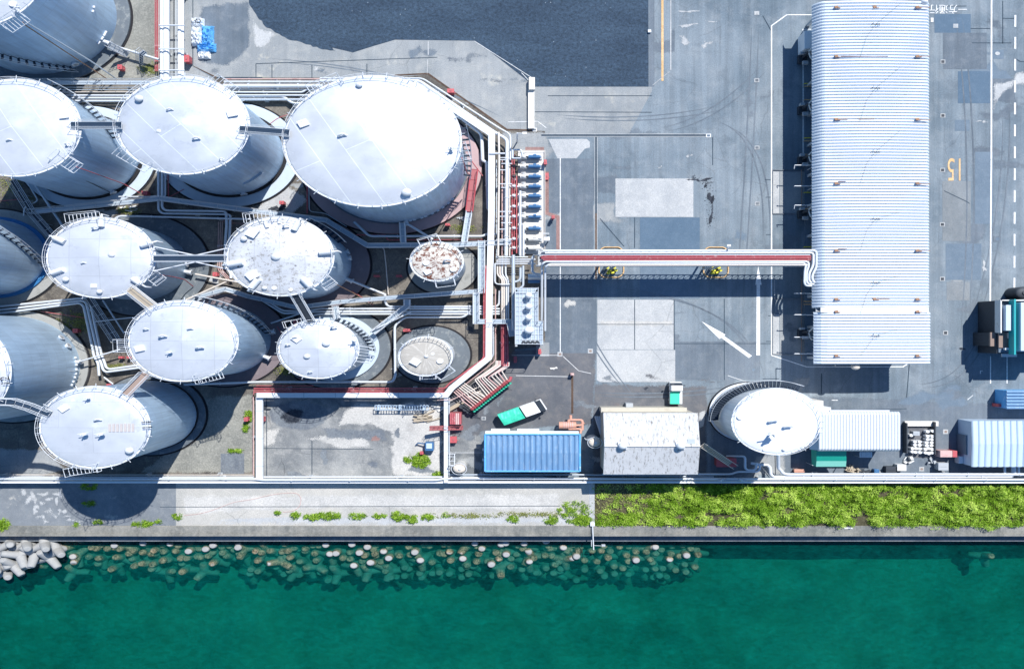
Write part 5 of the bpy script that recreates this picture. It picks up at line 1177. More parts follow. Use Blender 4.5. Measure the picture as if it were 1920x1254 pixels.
# manholes, gullies
def cover(x, y, w, h, mat, frame, label, round_=False):
    t = root('manhole_cover' if round_ else 'drain_grate', T(x, y)); tag(t, label, 'manhole cover' if round_ else 'drain grate', 'covers and grates let into the yard')
    f = MB()
    if round_:
        p = T(x, y); r_ = w/2/S
        if frame: f.pbox(x-w*.85, y-h*.85, x+w*.85, y+h*.85, .0, .034); f.build('frame', frame, t)
        MB().cyl((p.x, p.y), r_, .0, .042, 24).build('lid', mat, t)
    else:
        f.pbox(x-w/2-1.6, y-h/2-1.3, x+w/2+1.6, y+h/2+1.3, 0, .036); f.build('frame', frame, t)
        f = MB(); f.pbox(x-w/2, y-h/2, x+w/2, y+h/2, 0, .042)
        for i in range(1, 4): f.pbox(x-w/2+w*i/4-.25, y-h/2, x-w/2+w*i/4+.25, y+h/2, .03, .06)
        f.build('grate', mat, t)
for i, (x, y) in enumerate(((1419, 25), (1419, 151), (1419.5, 277), (1420, 382))): cover(x, y, 6, 4.5, 'grey_stain' if i else 'light_concrete', 'light_concrete', f'{ORD[i]} small square drain grate from the top, left of the hall line')
for i, (x, y) in enumerate(((1792, 49), (1768, 116), (1768, 217), (1767.5, 319), (1767, 421), (1767, 523), (1773, 624))): cover(x, y, 6, 5, 'steel_dark' if i else 'wall_grey', 'light_concrete', f'{ORD[i]} small square drain grate from the top, right of the hall')
cover(1870, 101, 9, 7, 'light_concrete', None, 'round pale manhole cover right of the long white road line', True)
cover(1870, 448, 8, 6, 'mid_asphalt', 'asphalt_dark', 'round grey manhole cover between the road line and the lane dashes', True)
cover(1050, 664, 5.5, 5, 'brown_deck', 'light_concrete', 'round brown manhole cover at the foot of the thin white line', True)
cover(1107, 658, 5.5, 5, 'brown_deck', 'light_concrete', 'round brown manhole cover left of the pale concrete slabs', True)
cover(1413, 693, 6, 5, 'mid_asphalt', 'asphalt_dark', 'round dull manhole cover below the long painted arrow', True)
cover(1773, 809, 5.5, 5, 'brown_deck', 'light_concrete', 'round brown manhole cover beside the drum store', True)
cover(1728, 879, 5.5, 5, 'brown_deck', 'light_concrete', 'round brown manhole cover in front of the drum store', True)
cover(907, 784, 5, 4, 'grey_stain', 'light_concrete', 'small square gully below the valve manifold')
cover(1002.5, 243.5, 5, 4, 'grey_stain', 'line_white', 'small square gully with a white frame at the corner of the forecourt')
cover(1328.5, 254.5, 6, 4, 'mid_asphalt', 'line_white', 'small square gully at the right end of the drainage channel')
m = MB(); m.pbox(990, 170, 1002, 241, 0, .5); m.pbox(991.5, 145, 1003, 168, 0, .95)
tag(m.build('barrier_wall', 'slab_white', bevel=.04), 'pale concrete barrier wall with a white block end between the forecourt and the yard', 'barrier')
m = MB(); m.pbox(1215, 56, 1221, 61, 0, .3); tag(m.build('marker_block', 'drum_white', bevel=.03), 'small white marker block on the edge of the black gravel', 'block')
m = MB(); p = T(1073, 702, .9); m.cbox(p, .42, .42, 0, .9); m.dome(p, .2, .9, .12, 12); tag(m.build('post', 'pipe_pink', bevel=.03), 'square pinkish post at the end of the rusty drain channel', 'post')

# ---------------------------------------------------------------- pump row
m = MB(); m.pbox(971, 282, 1022, 476, 0, .22); tag(m.build('pump_plinth', 'slab_white', bevel=.03), 'long cream concrete plinth carrying the row of pumps', 'plinth')
m = MB()
for x0, y0, x1, y1 in ((971, 282.5, 1022, 282.5), (1021.5, 282, 1021.5, 476)): m.tube([T(x0, y0, .5), T(x1, y1, .5)], .05, 4)
for i in range(14): p = T(1021.5, 283 + i*14.5, .5); m.tube([(p.x, p.y, .2), p], .04, 4)
tag(m.build('low_rail', 'pipe_cream'), 'low cream rail along the outer edge of the pump plinth', 'rail')
for i, y in enumerate((294, 312, 331, 349.6, 367.5, 387.4, 406.4, 428.3, 448.2, 465.2)):
    c = T(1001, y, 1.0); t = root('pump', Vector((c.x, c.y, .22)))
    tag(t, f'{ORD[i]} blue motored pump from the top of the cream plinth', 'pump', 'pumps in a row on the cream plinth')
    wide = 1.0 if i != 6 else .7
    m = MB(); X = Vector((1, 0, 0)); cz = Vector((c.x, c.y, .85))
    m.tube([cz - X*.62, cz + X*.62], .30*wide, 16)
    for k in range(9): u = -.5 + k*.125; m.tube([cz + X*(u-.02), cz + X*(u+.02)], .335*wide, 14)
    m.tube([cz + X*.62, cz + X*.78], .24, 14); m.cbox((c.x + .1, c.y + .25), .35, .25, .85, 1.22)
    m.build('motor', 'motor_blue' if i < 8 else 'white_dirty', t)
    m = MB(); m.cbox((c.x - .2, c.y), 2.3, .6, .22, .42); m.build('base_frame', 'wall_grey', t)
    m = MB(); m.tube([cz - X*.95, cz - X*.62], .09, 8); m.tube([cz - X*.85, cz - X*.72], .16, 10); m.build('coupling', 'steel_dark', t)
    q = cz - X*1.25; m = MB(); m.tube([q - X*.32, q + X*.32], .33, 16); m.tube([q, q + Vector((0, .55, .15))], .17, 10); m.tube([q + Vector((0, .5, .15)), q + Vector((0, .6, .15))], .28, 12); m.dome((q.x, q.y), .2, 1.15, .15, 12); m.build('casing', 'white_dirty', t)
    m = MB(); v = q - X*1.05; m.tube([q - X*.3, v - X*1.0], .14, 10); m.tube([v - X*.12, v + X*.12], .26, 12); m.tube([v, v + Vector((0, 0, .55))], .05, 6)
    m.lathe((v.x, v.y, 1.4), [(.16, 0), (.24, .03), (.16, .06)], 12); m.build('valve', 'white_metal' if i > 2 else 'steel_dark', t)
m = MB()
for pts in (((961, 281), (976, 281), (979, 285), (979, 292)), ((961, 297), (976, 297)), ((961, 281), (961, 297))): m.tube([T(x, y, 2.2) for x, y in pts], .13, 8, .3)
tag(m.build('pipe_loop', 'pipe_silver'), 'square loop of silver pipe at the top end of the pump row', 'pipe')
m = MB(); p = T(970, 250, 4.6); m.tube([(p.x, p.y, 0), p], .09, 8); m.tube([p, p + Vector((.8, -.05, 0))], .06, 6); m.cbox(p + Vector((.8, 0, 0)), .5, .3, 4.5, 4.7); tag(m.build('lamp_post', 'white_metal'), 'lamp post casting a long shadow above the pump row', 'lamp post')
m = MB(); p = T(1014, 438, 2.0); q = T(1029, 438, 2.0); m.tube([p, q], .06, 6); m.tube([(q.x, q.y, .0), q], .06, 6); m.pbox(1020, 444, 1030.5, 451, 1.2, 1.5); m.tube([(q.x, q.y-.9, 0), (q.x, q.y-.9, 1.3)], .08, 6); tag(m.build('control_box', 'drum_white'), 'white control box and arm beside the lower pumps', 'control box')
# red fire gear
def hydrant(x, y, w, h, z, label, kind=0, ang=0, mat='red_paint'):
    p = T(x, y, z); t = root('hydrant_box' if not kind else 'fire_monitor', Vector((p.x, p.y, 0))); tag(t, label, 'hydrant box' if not kind else 'fire monitor', 'red fire fighting gear')
    m = MB(); sx, sy = w/S, h/S/K
    m.cbox(p, sx, sy, .15 if z > .4 else 0, z, ang); m.cbox(p, sx*1.08, sy*1.08, z, z + .05, ang); m.build('cabinet', mat, t, bevel=.02)
    m = MB(); m.cbox(p, sx*.3, sy*.3, z + .05, z + .12, ang); m.tube([Vector((p.x + sx*.3, p.y, z*.6)), Vector((p.x + sx*.75, p.y - .2, z*.6))], .07, 6); m.build('outlet', 'faded_red', t)
for a_ in ((224.5, 126, 8, 8, 1.1, 'red box beside the dark ring of the top left tank'), (271, 362, 10, 7, 1.1, 'red box on the pale ring of the left edge tank'), (350, 110, 9, 12, 1.2, 'red box beside the wide top edge pipes'),
           (403, 514, 8, 7, 1.1, 'red box left of the spotted roof tank'), (141, 620, 9, 7, 1.0, 'red box on the mossy ground near the bent pipe bundle'), (706, 517.5, 10, 3.4, .6, 'flat red box, left one of two between the spotted and rusted roof tanks'),
           (748, 517.5, 10, 4, .6, 'flat red box, right one of two between the spotted and rusted roof tanks'), (839, 421, 8, 4, 1.0, 'red box on the ground below the pink ring'), (528, 380, 8, 6, 1.2, 'red box on the pale triangle of ground left of the pink ring'),
           (845, 170.5, 12, 7, 1.3, 'red slanted box on the dark kerb line above the slanting pipe rack'), (554, 604, 7, 7, .9, 'red box above the smaller silver tank'), (762, 619, 12, 5, .6, 'flat red box above the ring of the streaked roof tank'), (205, 722, 10, 5, .6, 'flat red box above the tank numbered 11'),
           (226, 670, 7, 4, .9, 'left of two red boxes under the lattice stage'), (240, 670, 5, 4, .9, 'right of two red boxes under the lattice stage'), (491.5, 786, 6, 9, 1.1, 'red box inside the left wall of the vacant bund'), (461, 786, 7, 7, 1.1, 'red box on the gravel left of the bund'),
           (1022.5, 304, 5, 8, 1.2, 'pinkish red box at the upper right corner of the pump plinth'), (1025.5, 331, 6, 12, .25, 'flat red lid on the brick strip beside the pumps'), (1037, 407, 5, 5, 1.3, 'orange capped post on the yard edge beside the pumps'),
           (1012, 659, 5, 9, 1.1, 'red box below the fan cooler'), (966, 674, 5, 11, 1.0, 'red drum beside the foot of the red vertical pipes'), (850, 824, 12, 11, .9, 'square red box below the stepover stair of the bund'), (790.5, 849, 6, 5, .8, 'small red box beside the blue machine')):
    hydrant(*a_)
m = root('red_shed', T(855, 784)); tag(m, 'red striped shed roof right of the bund wall', 'shed')
b = MB(); b.pbox(843, 774, 865, 796, 0, 1.9); b.build('wall', 'faded_red', m)
for i in range(6): b = MB(); b.pbox(843.5 + i*3.6, 774.5, 846.3 + i*3.6, 795.5, 1.9, 2.0); b.build('roof_strip', 'pipe_red' if i not in (3, 4) else 'pipe_pink', m)
hydrant(1362, 867, 34, 15, 1.6, 'big rounded red box below the tan escape stair')
m = root('red_container', T(1778, 852)); tag(m, 'flat red and pink container lying left of the pale ribbed shed', 'container')
MB().pbox(1763, 845, 1786, 857, 0, 1.5).build('body', 'pipe_pink', m, bevel=.04); MB().pbox(1786.3, 845, 1795, 857, 0, 1.48).build('cover', 'red_paint', m, bevel=.04)

# ---------------------------------------------------------------- fan cooler
t = root('fan_cooler', T(992, 640)); tag(t, 'tall cooler frame with a grated top and four white round fan domes', 'cooler')
zf = 5.0
m = MB(); m.pbox(967, 541, 1008.5, 603, 0, 4.3, zf); m.pbox(967, 603.5, 1017, 644, 0, 4.3, zf); m.build('casing', 'wall_grey', t)
m = MB(); m.pbox(966, 540, 1009, 602.5, zf - .12, zf, zf); m.pbox(966, 602.8, 1018, 645, zf - .12, zf + .003, zf); m.build('deck', 'grating', t)
m = MB()
for x in (966, 974, 980, 988, 996, 1003, 1009): m.tube([T(x, 540, zf + .05), T(x, 645, zf + .05)], .045, 4)
for y in (540, 549, 558, 566, 574, 583, 592, 602, 610, 618, 627, 637, 645): m.tube([T(966, y, zf + .05), T(1009 if y < 602 else 1018, y, zf + .05)], .045, 4)
for dz, tt in ((1.05, .05), (.55, .03)):
    m.tube([T(x, y, zf + dz) for x, y in ((966, 540), (1009, 540), (1009, 602), (1018, 602), (1018, 645), (966, 645), (966, 540))], tt, 4)
for x, y in ((966, 540), (1009, 540), (1009, 571), (1009, 602), (1018, 602), (1018, 645), (992, 645), (966, 645), (966, 610), (966, 575)): m.tube([T(x, y, zf), T(x, y, zf) + Vector((0, 0, 1.05))], .04, 4)
m.build('handrail', 'white_metal', t)
for x, y, r_ in ((991.5, 554, 7), (991.5, 575, 7), (991.5, 595.5, 7), (992, 619, 9.3)):
    p = T(x, y, zf + .9); m = MB(); q = rad(r_, zf + .9); m.cyl(p, q*.82, zf, zf + .8, 24); m.lathe((p.x, p.y, zf + .8), [(q*.82, -.1), (q, 0), (q, .12), (q*.75, .38), (q*.35, .5), (.01, .53)], 28); m.build('fan_dome', 'drum_white', t)
m = MB()
for i in range(8):
    p = T(980 + i*4.2, 641.5, zf + .1); m.cbox(p, .2, .45, zf, zf + .12, .5 if i % 2 else -.3)
m.build('louvre', 'steel_dark', t)
m = MB()
for x, y in ((968, 648), (1015, 646), (968, 545), (1007, 545)): p = T(x, y, zf); m.cbox(p, .25, .25, 0, zf)
m.build('leg', 'wall_grey', t)
pipe([(962.5, 478), (962.5, 620)], .42, 'pipe_silver', 'thick silver vertical pipe along the left side of the fan cooler', z=2.6)
pipe([(975, 528, 2.2), (979, 524), (979, 500)], .3, 'pipe_silver', 'curved silver pipe above the fan cooler, left one', z=2.2, sup=False)
pipe([(963, 529), (974, 526), (976, 520), (976, 502)], .34, 'pipe_silver', 'curved silver pipe joining the thick vertical one above the fan cooler', z=2.4, sup=False)
pipe([(981, 498), (981, 536), (975, 540)], .28, 'pipe_silver', 'hooked silver pipe above the fan cooler, right one', z=2.6, sup=False)
pipe([(1001, 480), (998, 484), (998, 510), (1004, 514), (1012, 514)], .36, 'pipe_silver', 'bent blue shaded pipe right of the fan cooler top', z=3.2, sup=False)
m = root('heat_exchanger', T(1000, 521)); tag(m, 'blue shaded horizontal vessel between the pumps and the fan cooler', 'vessel')
MB().tube([T(990, 519, 1.6), T(1014, 519, 1.6)], .5, 16).build('vessel', 'pipe_silver', m); MB().tube([T(990, 527, 1.3), T(1012, 527, 1.3)], .35, 14).build('drum', 'motor_blue', m)

# ---------------------------------------------------------------- valve manifold
t = root('valve_manifold', T(905, 740)); tag(t, 'slanted manifold of many thin pipes ending in a line of green capped red valves', 'valve manifold')
E0, E1 = Vector((884, 764)), Vector((951, 712)); NV = 17
def E_(i): return E0.lerp(E1, i/(NV-1))
for i in range(7):
    s_ = Vector((837 + i*3.0, 722 - i*2.3)); e = E_(i); dd = (e - s_).normalized(); n_ = Vector((-dd.y, dd.x)); mid = s_.lerp(e, .62)
    MB().tube([T(s_.x, s_.y, 1.3)] + ([T(*(mid - n_*0), 1.3), T(*(mid + n_*1.6 + dd*2), 1.3)] if i in (0, 3, 6) else []) + [T(e.x, e.y, 1.2)], .085, 6, .15).build('pipe', 'pipe_pink' if i < 3 else 'pipe_cream', t)
for i in range(7, NV):
    k = i - 7; V = Vector((930 + k*2.7, 684)) if k < 5 else Vector((936 + k*2.0, 686)); e = E_(i)
    d1 = Vector((-1, .70)).normalized(); d2 = Vector((-1, -.86)).normalized()
    # lines V + s d1 and e + u d2
    det = d1.x*(-d2.y) + d2.x*d1.y; w_ = e - V; s1 = (w_.x*(-d2.y) + d2.x*w_.y)/det
    s1 = max(6, s1) - abs(k - 5)*1.5; B_ = V + d1*s1; u1 = max(8, (e - B_).length)
    MB().tube([T(V.x, V.y - 8, 1.3), T(V.x, V.y, 1.3), T(B_.x, B_.y, 1.3), T(e.x, e.y, 1.2)], .085, 6, .15).build('pipe', 'pipe_cream' if i % 3 else 'pipe_pink', t)
for i in range(6):   # second nested family in the lower middle
    e = E_(1.5 + i*1.15); b_ = e + Vector((-17 + i*1.2, -15 + i*1.0)); s_ = b_ + Vector((-13 - i*1.8, 10 + i*1.4)) * .9
    MB().tube([T(s_.x, s_.y, .9), T(b_.x, b_.y, .9), T(e.x, e.y, .9)], .07, 6, .15).build('pipe', 'pipe_cream', t)
dv = (E1 - E0).normalized(); nv = Vector((.61, .79))
for i in range(NV):
    e = E_(i); p = T(e.x, e.y, 1.2); q = T(*(e + nv*5.5), 1.2); r_ = T(*(e + nv*8), 1.25); r2 = T(*(e + nv*10.2), 1.25)
    m = MB(); m.tube([p, q], .12, 8); m.tube([p.lerp(q, .05), p.lerp(q, .2)], .18, 10); m.tube([p.lerp(q, .75), p.lerp(q, .9)], .18, 10); mm = p.lerp(q, .5); m.tube([mm, mm + Vector((0, 0, .6))], .07, 6); m.lathe((mm.x, mm.y, mm.z + .55), [(.14, 0), (.22, .03), (.14, .06)], 12)
    v = m.build('valve', 'red_paint', t)
    m = MB(); m.tube([q, r_], .1, 8); m.tube([r_, r2], .185, 12); m.tube([q.lerp(r_, .4), q.lerp(r_, .6)], .16, 10); m.build('cap', 'green_valve', v)
for off, mt, zz in ((0, 'pipe_pink', .7), (4, 'steel_dark', .5)):
    a_, b_ = E0 + nv*off - dv*3, E1 + nv*off + dv*3; m = MB(); m.tube([T(a_.x, a_.y, zz), T(b_.x, b_.y, zz)], .12, 6); m.build('support_beam', mt, t)
for i in range(6):
    e = E0.lerp(E1, i/5) + nv*2; p = T(e.x, e.y); MB().cbox(p, .2, .2, 0, 1.0).build('leg', 'steel_dark', t)
pipe([(958, 706), (956, 714), (944, 719)], .4, 'pipe_red', 'curved red pipe at the top right end of the manifold', z=1.4)
pipe([(900, 724), (842, 752)], .16, 'pipe_cream', 'cream pipe running left under the manifold', z=.7)
pipe([(820, 750), (850, 749), (870, 737)], .1, 'pipe_pink', 'thin pink pipe crossing the bund wall below the manifold', z=2.2, sup=False)
m = MB(); m.cbox(T(849, 764, .6), 3.0, .5, .3, .6, R(38)); tag(m.build('timber_beam', 'wood'), 'tan timber beam lying under the lower end of the manifold', 'beam')
for i in range(3): m = MB(); p = T(866 + i*7, 762 + i*5, .8); m.cyl(p, .35, 0, .8, 14); m.tube([p, p + Vector((.6, -.3, .2))], .08, 6); tag(m.build('strainer', 'steel_dark'), f'{ORD[i]} dark strainer pot from the left in the shade below the manifold', 'strainer', 'dark strainer pots below the manifold')
# ---------------------------------------------------------------- smaller buildings
def gable(mb, x0, x1, y0, y1, ze, zr, axis='x'):
    ym = (y0+y1)/2
    mb.add([(x0, y0, ze), (x1, y0, ze), (x1, ym, zr), (x0, ym, zr), (x0, y1, ze), (x1, y1, ze)], [(0, 1, 2, 3), (3, 2, 5, 4)])
# blue roofed building
t = root('blue_roof_building', T(998, 848)); tag(t, 'building with a blue ribbed roof and a white canopy strip, beside the quay', 'building')
z = 3.6; a, b = T(909.5, 883, z), T(1087, 814, z)
MB().box(a.x + .25, b.x - .25, a.y + .25, b.y - .25, 0, z - .1).build('wall', 'wall_grey', t)
ribbed(a.x, b.x, a.y, b.y, z, .62, .08, lambda u: .12 - .25*abs(u-.5), 'blue_roof', 'roof', t, axis='x', prof=[0, .25, .5, .75, 1])
m = MB()
for p, q in (((a.x, a.y), (b.x, a.y)), ((a.x, b.y), (b.x, b.y)), ((a.x, a.y), (a.x, b.y)), ((b.x, a.y), (b.x, b.y))): m.tube([(p[0], p[1], z + .1), (q[0], q[1], z + .1)], .13, 6)
m.build('gutter', 'tarp_blue', t)
m = MB(); m.pbox(910, 808, 1085, 814, 3.3, 3.45); m.pbox(921, 803.5, 956, 808, 3.3, 3.44); m.pbox(970, 803.5, 1011, 808, 3.3, 3.44); m.build('canopy', 'wall_white', t)
for x, y in ((907, 843), (907, 862)): m = MB(); m.pbox(x - 3, y - 2, x + 3, y + 2, 1.6, 2.0); m.build('wall_unit', 'white_metal', t)
# weathered white building
t = root('weathered_building', T(1219, 835)); tag(t, 'building with a weathered speckled white gable roof and two round vents', 'building')
z = 5.6; a, b = T(1131, 889, z), T(1308.5, 774, z); ym = T(0, 835, 6.3).y
MB().box(a.x + .2, b.x - .2, a.y + .2, b.y - .1, 0, z - .05).build('wall', 'wall_beige', t)
m = MB(); n = 150
for i in range(n):
    x0 = a.x + (b.x-a.x)*i/n; x1 = a.x + (b.x-a.x)*(i+.5)/n; x2 = a.x + (b.x-a.x)*(i+1)/n
    for xa, xb, za, zb_ in ((x0, x1, 0, .05), (x1, x2, .05, 0)):
        m.add([(xa, a.y, z+za), (xb, a.y, z+zb_), (xb, ym, z+1.2+zb_), (xa, ym, z+1.2+za), (xa, b.y, z+za), (xb, b.y, z+zb_)], [(0, 1, 2, 3), (3, 2, 5, 4)])
m.build('roof', 'old_roof', t)
m = MB(); m.tube([(a.x, ym, z+1.26), (b.x, ym, z+1.26)], .12, 6); m.build('ridge_cap', 'old_roof', t)
for x in (1168, 1277):
    p = T(x, 836, z + 1.7); m = MB(); m.cbox(p, 1.0, 1.0, z + .8, z + 1.4); m.cyl(p, .28, z + 1.3, z + 1.7, 14); m.dome(p, .48, z + 1.7, .4, 18); m.lathe((p.x, p.y, 0), [(.5, z + 1.55), (.5, z + 1.7)], 18); m.build('roof_vent', 'white_metal', t)
m = MB(); p = T(1295, 827, z + .8); m.cbox(p, .8, .7, z + .7, z + 1.15); m.build('skylight', 'pipe_silver', t)
m = MB(); m.pbox(1127, 764, 1288, 773, 2.6, 2.8); m.build('lean_to_roof', 'wall_beige', t)
m = MB(); m.pbox(1128, 765, 1287, 773, 0, 2.55, 2.8); m.build('lean_to_wall', 'wall_beige', t)
m = MB(); m.pbox(1174, 756, 1187, 765, 0, 1.4); m.build('porch', 'wall_grey', t)
for i in range(3): m = MB(); m.tube([T(1116 + i*4, 780, .5), T(1127 + i*2, 815, .5)], .12, 6); tag(m.build('leaning_pipe', 'white_metal'), 'white pipe length lying beside the weathered building', 'pipe length', 'pipe lengths beside the weathered building')
# tan vessels
for (x, y, rx, z, lb) in ((861, 878, 12, 2.6, 'small tan round tank in the corner right of the bund wall'), (1115, 829, 11.5, 3.4, 'small tan and white round tank left of the weathered building')):
    p = T(x, y, z); t = root('round_tank', Vector((p.x, p.y, 0))); tag(t, lb, 'small tank', 'small tan tanks'); r_ = rad(rx, z)
    MB().cyl(p, r_, 0, z, 28).build('shell', 'white_dirty', t); MB().dome(p, r_, z, .35, 28).build('top', 'tan_tank', t)
    m = MB(); m.tube([p + Vector((-r_*.7, r_*.6, .2)), p + Vector((-r_*1.5, r_*.7, .3)), p + Vector((-r_*1.5, r_*.7, -1.2))], .06, 6); m.cyl((p.x + .1, p.y), .15, z + .3, z + .5, 10)
    m.tube([p + Vector((r_*1.2*math.cos(q*.3), r_*1.2*math.sin(q*.3), .4)) for q in range(22)], .035, 4); m.build('railing', 'white_metal', t)
m = MB()
for x in (843, 852): m.tube([T(x, 851, 2.2), T(x, 872, 2.2)], .06, 5)
for y in (851, 856, 864, 872): m.tube([T(841, y, 2.2), T(854, y, 2.2)], .05, 4)
for x, y in ((843, 851), (852, 851), (843, 872), (852, 872)): p = T(x, y, 2.2); m.tube([(p.x, p.y, 0), p], .05, 4)
tag(m.build('pipe_stand', 'white_metal'), 'small white pipe frame above the corner tan tank', 'frame')
# pinkish pump skid
t = root('pump_skid', T(1070, 795)); tag(t, 'terracotta coloured drum and pipe skid above the blue roofed building', 'pump skid')
MB().tube([T(1048, 797, 1.1), T(1080, 797, 1.1)], .55, 18).build('drum', 'terracotta', t)
m = MB()
for pts in (((1066, 797), (1066, 787), (1090, 787), (1092, 790), (1092, 806)), ((1080, 797), (1090, 797), (1095, 792)), ((1066, 804), (1090, 804), (1088, 812)), ((1070, 787), (1070, 778))): m.tube([T(x, y, 1.3) for x, y in pts], .17, 8, .2)
m.build('pipework', 'terracotta', t)
for i in range(5): m = MB(); p = T(1057 + i*4, 797, 1.1); m.tube([p - Vector((.05, 0, 0)), p + Vector((.05, 0, 0))], .6, 16); m.build('band', 'pipe_pink', t)
# white ribbed building beside the bright tank
t = root('white_ribbed_building', T(1608, 810)); tag(t, 'white ribbed roof building right of the bright white tank', 'building')
z = 4.8; a, b = T(1535, 846, z), T(1688, 772, z)
MB().box(a.x + .2, b.x - .3, a.y + .2, b.y - .3, 0, z - .1).build('wall', 'wall_grey', t)
ribbed(a.x, b.x, a.y, b.y, z, .335, .05, lambda u: -.35*(1 - min(1, min(u, 1-u)*14))**2 + .05, 'white_roof', 'roof', t, axis='x', prof=[0, .02, .04, .07, .2, .5, .8, .93, .96, .98, 1])
m = MB(); a2, b2 = T(1525, 843, 3.6), T(1536, 775, 3.6); m.add([(a2.x - .3, a2.y, 3.2), (b2.x, a2.y, z - .1), (b2.x, b2.y, z - .1), (a2.x - .3, b2.y, 3.2)], [(0, 1, 2, 3)]); m.build('side_roof', 'shed_roof', t)
MB().pbox(1522, 763.5, 1558, 773, 0, 4.2).build('annex', 'wall_white', t)
m = MB(); m.pbox(1556, 768.5, 1668, 772, 4.2, 4.35); m.build('canopy', 'white_roof', t)
m = MB(); m.pbox(1514, 751, 1544, 762.5, 0, 3.8); tag(m.build('flat_roof_hut', 'slab_white', bevel=.04), 'small flat concrete hut above the white ribbed building', 'hut')
m = root('green_awning', T(1555, 862)); tag(m, 'green tarpaulin lean to with a pale front edge below the white ribbed building', 'awning')
m1 = MB(); pz = lambda x, y, z: T(x, y, z)
m1.add([pz(1531, 845, 3.6), pz(1587, 845, 3.6), pz(1587, 864, 2.9), pz(1531, 864, 2.9)], [(3, 2, 1, 0)]); m1.build('upper_sheet', 'awning_green', m)
m1 = MB(); m1.add([pz(1531, 864, 2.9), pz(1587, 864, 2.9), pz(1586, 874.5, 2.4), pz(1530, 874.5, 2.4)], [(3, 2, 1, 0)]); m1.build('lower_sheet', 'awning_pale', m)
m1 = MB(); m1.add([pz(1521, 842, 2.6), pz(1531, 845, 3.6), pz(1531, 864, 2.9), pz(1530, 874.5, 2.4), pz(1522, 872, 1.4)], [(4, 3, 2, 1, 0)]); m1.build('side_sheet', 'awning_green', m)
m1 = MB()
for x, y in ((1524, 872), (1586, 874), (1586, 848)): p = T(x, y, 2.3); m1.tube([(p.x, p.y, 0), p], .06, 6)
m1.build('pole', 'wall_grey', m)
m = root('white_awning', T(1624, 850)); tag(m, 'small white slatted canopy below the white ribbed building', 'canopy')
m1 = MB()
for i in range(6): m1.pbox(1612 + i*4, 847, 1615.3 + i*4, 857.5, 2.1, 2.2)
m1.build('canopy', 'white_metal', m); m1 = MB()
for x in (1613, 1634): p = T(x, 857, 2.1); m1.tube([(p.x, p.y, 0), p], .05, 6)
m1.build('pole', 'wall_grey', m)
# drum store
t = root('drum_pen', T(1730, 825)); tag(t, 'open store with two dark low side walls and a pale back slab for white drums', 'pen')
MB().pbox(1697, 789.5, 1760, 799, 0, .5).build('back_slab', 'slab_white', t, bevel=.03)
MB().pbox(1700, 793, 1702, 850, 0, 1.1).build('side_wall', 'steel_dark', t); MB().pbox(1753, 791, 1755, 852, 0, 1.1).build('side_wall', 'steel_dark', t)
MB().pbox(1704, 797, 1753, 858, 0, .035).build('floor', 'asphalt_brown', t)
proto = None
DR = [(1740, 809), (1749.5, 808), (1740, 817.5), (1748.5, 817.5), (1740, 823.5), (1748, 823.5), (1738, 829.5), (1747.5, 829.5), (1738, 835), (1747, 835), (1716, 828), (1725, 828), (1716, 834), (1725, 834), (1711.5, 840.5), (1718, 840.5), (1725.5, 841), (1711, 846.5), (1717, 847.5), (1725.5, 848), (1736, 842), (1742, 840.5), (1748, 842), (1736, 848.5), (1742, 850), (1748, 848.5), (1709, 816)]
for i, (x, y) in enumerate(DR):
    c = T(x, y, .9)
    if proto is None:
        proto = root('drum', Vector((c.x, c.y, .036))); tag(proto, 'white topped oil drum standing upright in the drum store', 'drum', 'white drums in the drum store')
        m = MB(); r_ = .205; m.cyl(c, r_, .036, .88, 18)
        for zz in (.3, .6): m.lathe((c.x, c.y, zz), [(r_, -.02), (r_ + .02, 0), (r_, .02)], 18)
        m.lathe((c.x, c.y, .88), [(r_ + .012, -.02), (r_ + .012, .02), (r_ - .02, .02)], 18); m.build('body', 'drum_white', proto)
        m = MB(); m.cyl((c.x + .1, c.y + .06), .035, .88, .905, 8); m.build('bung', 'steel_dark', proto); c0 = c
    else: copy_thing(proto, c.x - c0.x, c.y - c0.y, proto['label'])
for i, (x0, y0, x1, y1, z, mt, lb) in enumerate(((1683, 871, 1699, 882, 1.1, 'white_dirty', 'pale square crate left of the round cover below the drum store'), (1662, 875, 1681, 886, .9, 'steel_dark', 'dark low bin next to the pale crate by the quay pipes'), (1760, 868, 1778, 881, 1.2, 'wall_grey', 'pale grey cabinet below the red container'),
        (1640, 880, 1648, 886, .8, 'motor_blue', 'small blue box beside the quay pipes'), (1713, 809, 1724, 816, .9, 'wall_grey', 'grey machine at the upper left of the drum store'), (1490, 880, 1508, 885, .7, 'terracotta', 'small terracotta box beside the drop pipe of the white tank'))):
    m = MB(); m.pbox(x0, y0, x1, y1, 0, z); m.pbox(x0 - .6, y0 - .5, x1 + .6, y1 + .5, z, z + .05); m.pbox(x0 + 2, (y0+y1)/2 - .4, x1 - 2, (y0+y1)/2 + .4, z + .05, z + .1); tag(m.build('crate', mt, bevel=.02), lb, 'crate')
rr = random.Random(11)
for j, (x, y, n_, lb) in enumerate(((1600, 880, 14, 'heap of scrap wood and rags below the green awning'), (1620, 884, 6, 'small heap of dark scrap by the quay pipes'), (1707, 862, 5, 'fittings in front of the left drum store wall'), (1745, 862, 6, 'fittings in front of the right drum store wall'))):
    m = MB()
    for i in range(n_):
        p = T(x + rr.uniform(-9, 9), y + rr.uniform(-5, 5), .4); m.cbox(p, rr.uniform(.2, 1.0), rr.uniform(.1, .35), 0.02*i, .2 + rr.uniform(0, .4), rr.uniform(0, 3))
    tag(m.build('scrap_heap', ('wood', 'steel_dark', 'white_dirty', 'wall_grey')[j]), lb, 'scrap')
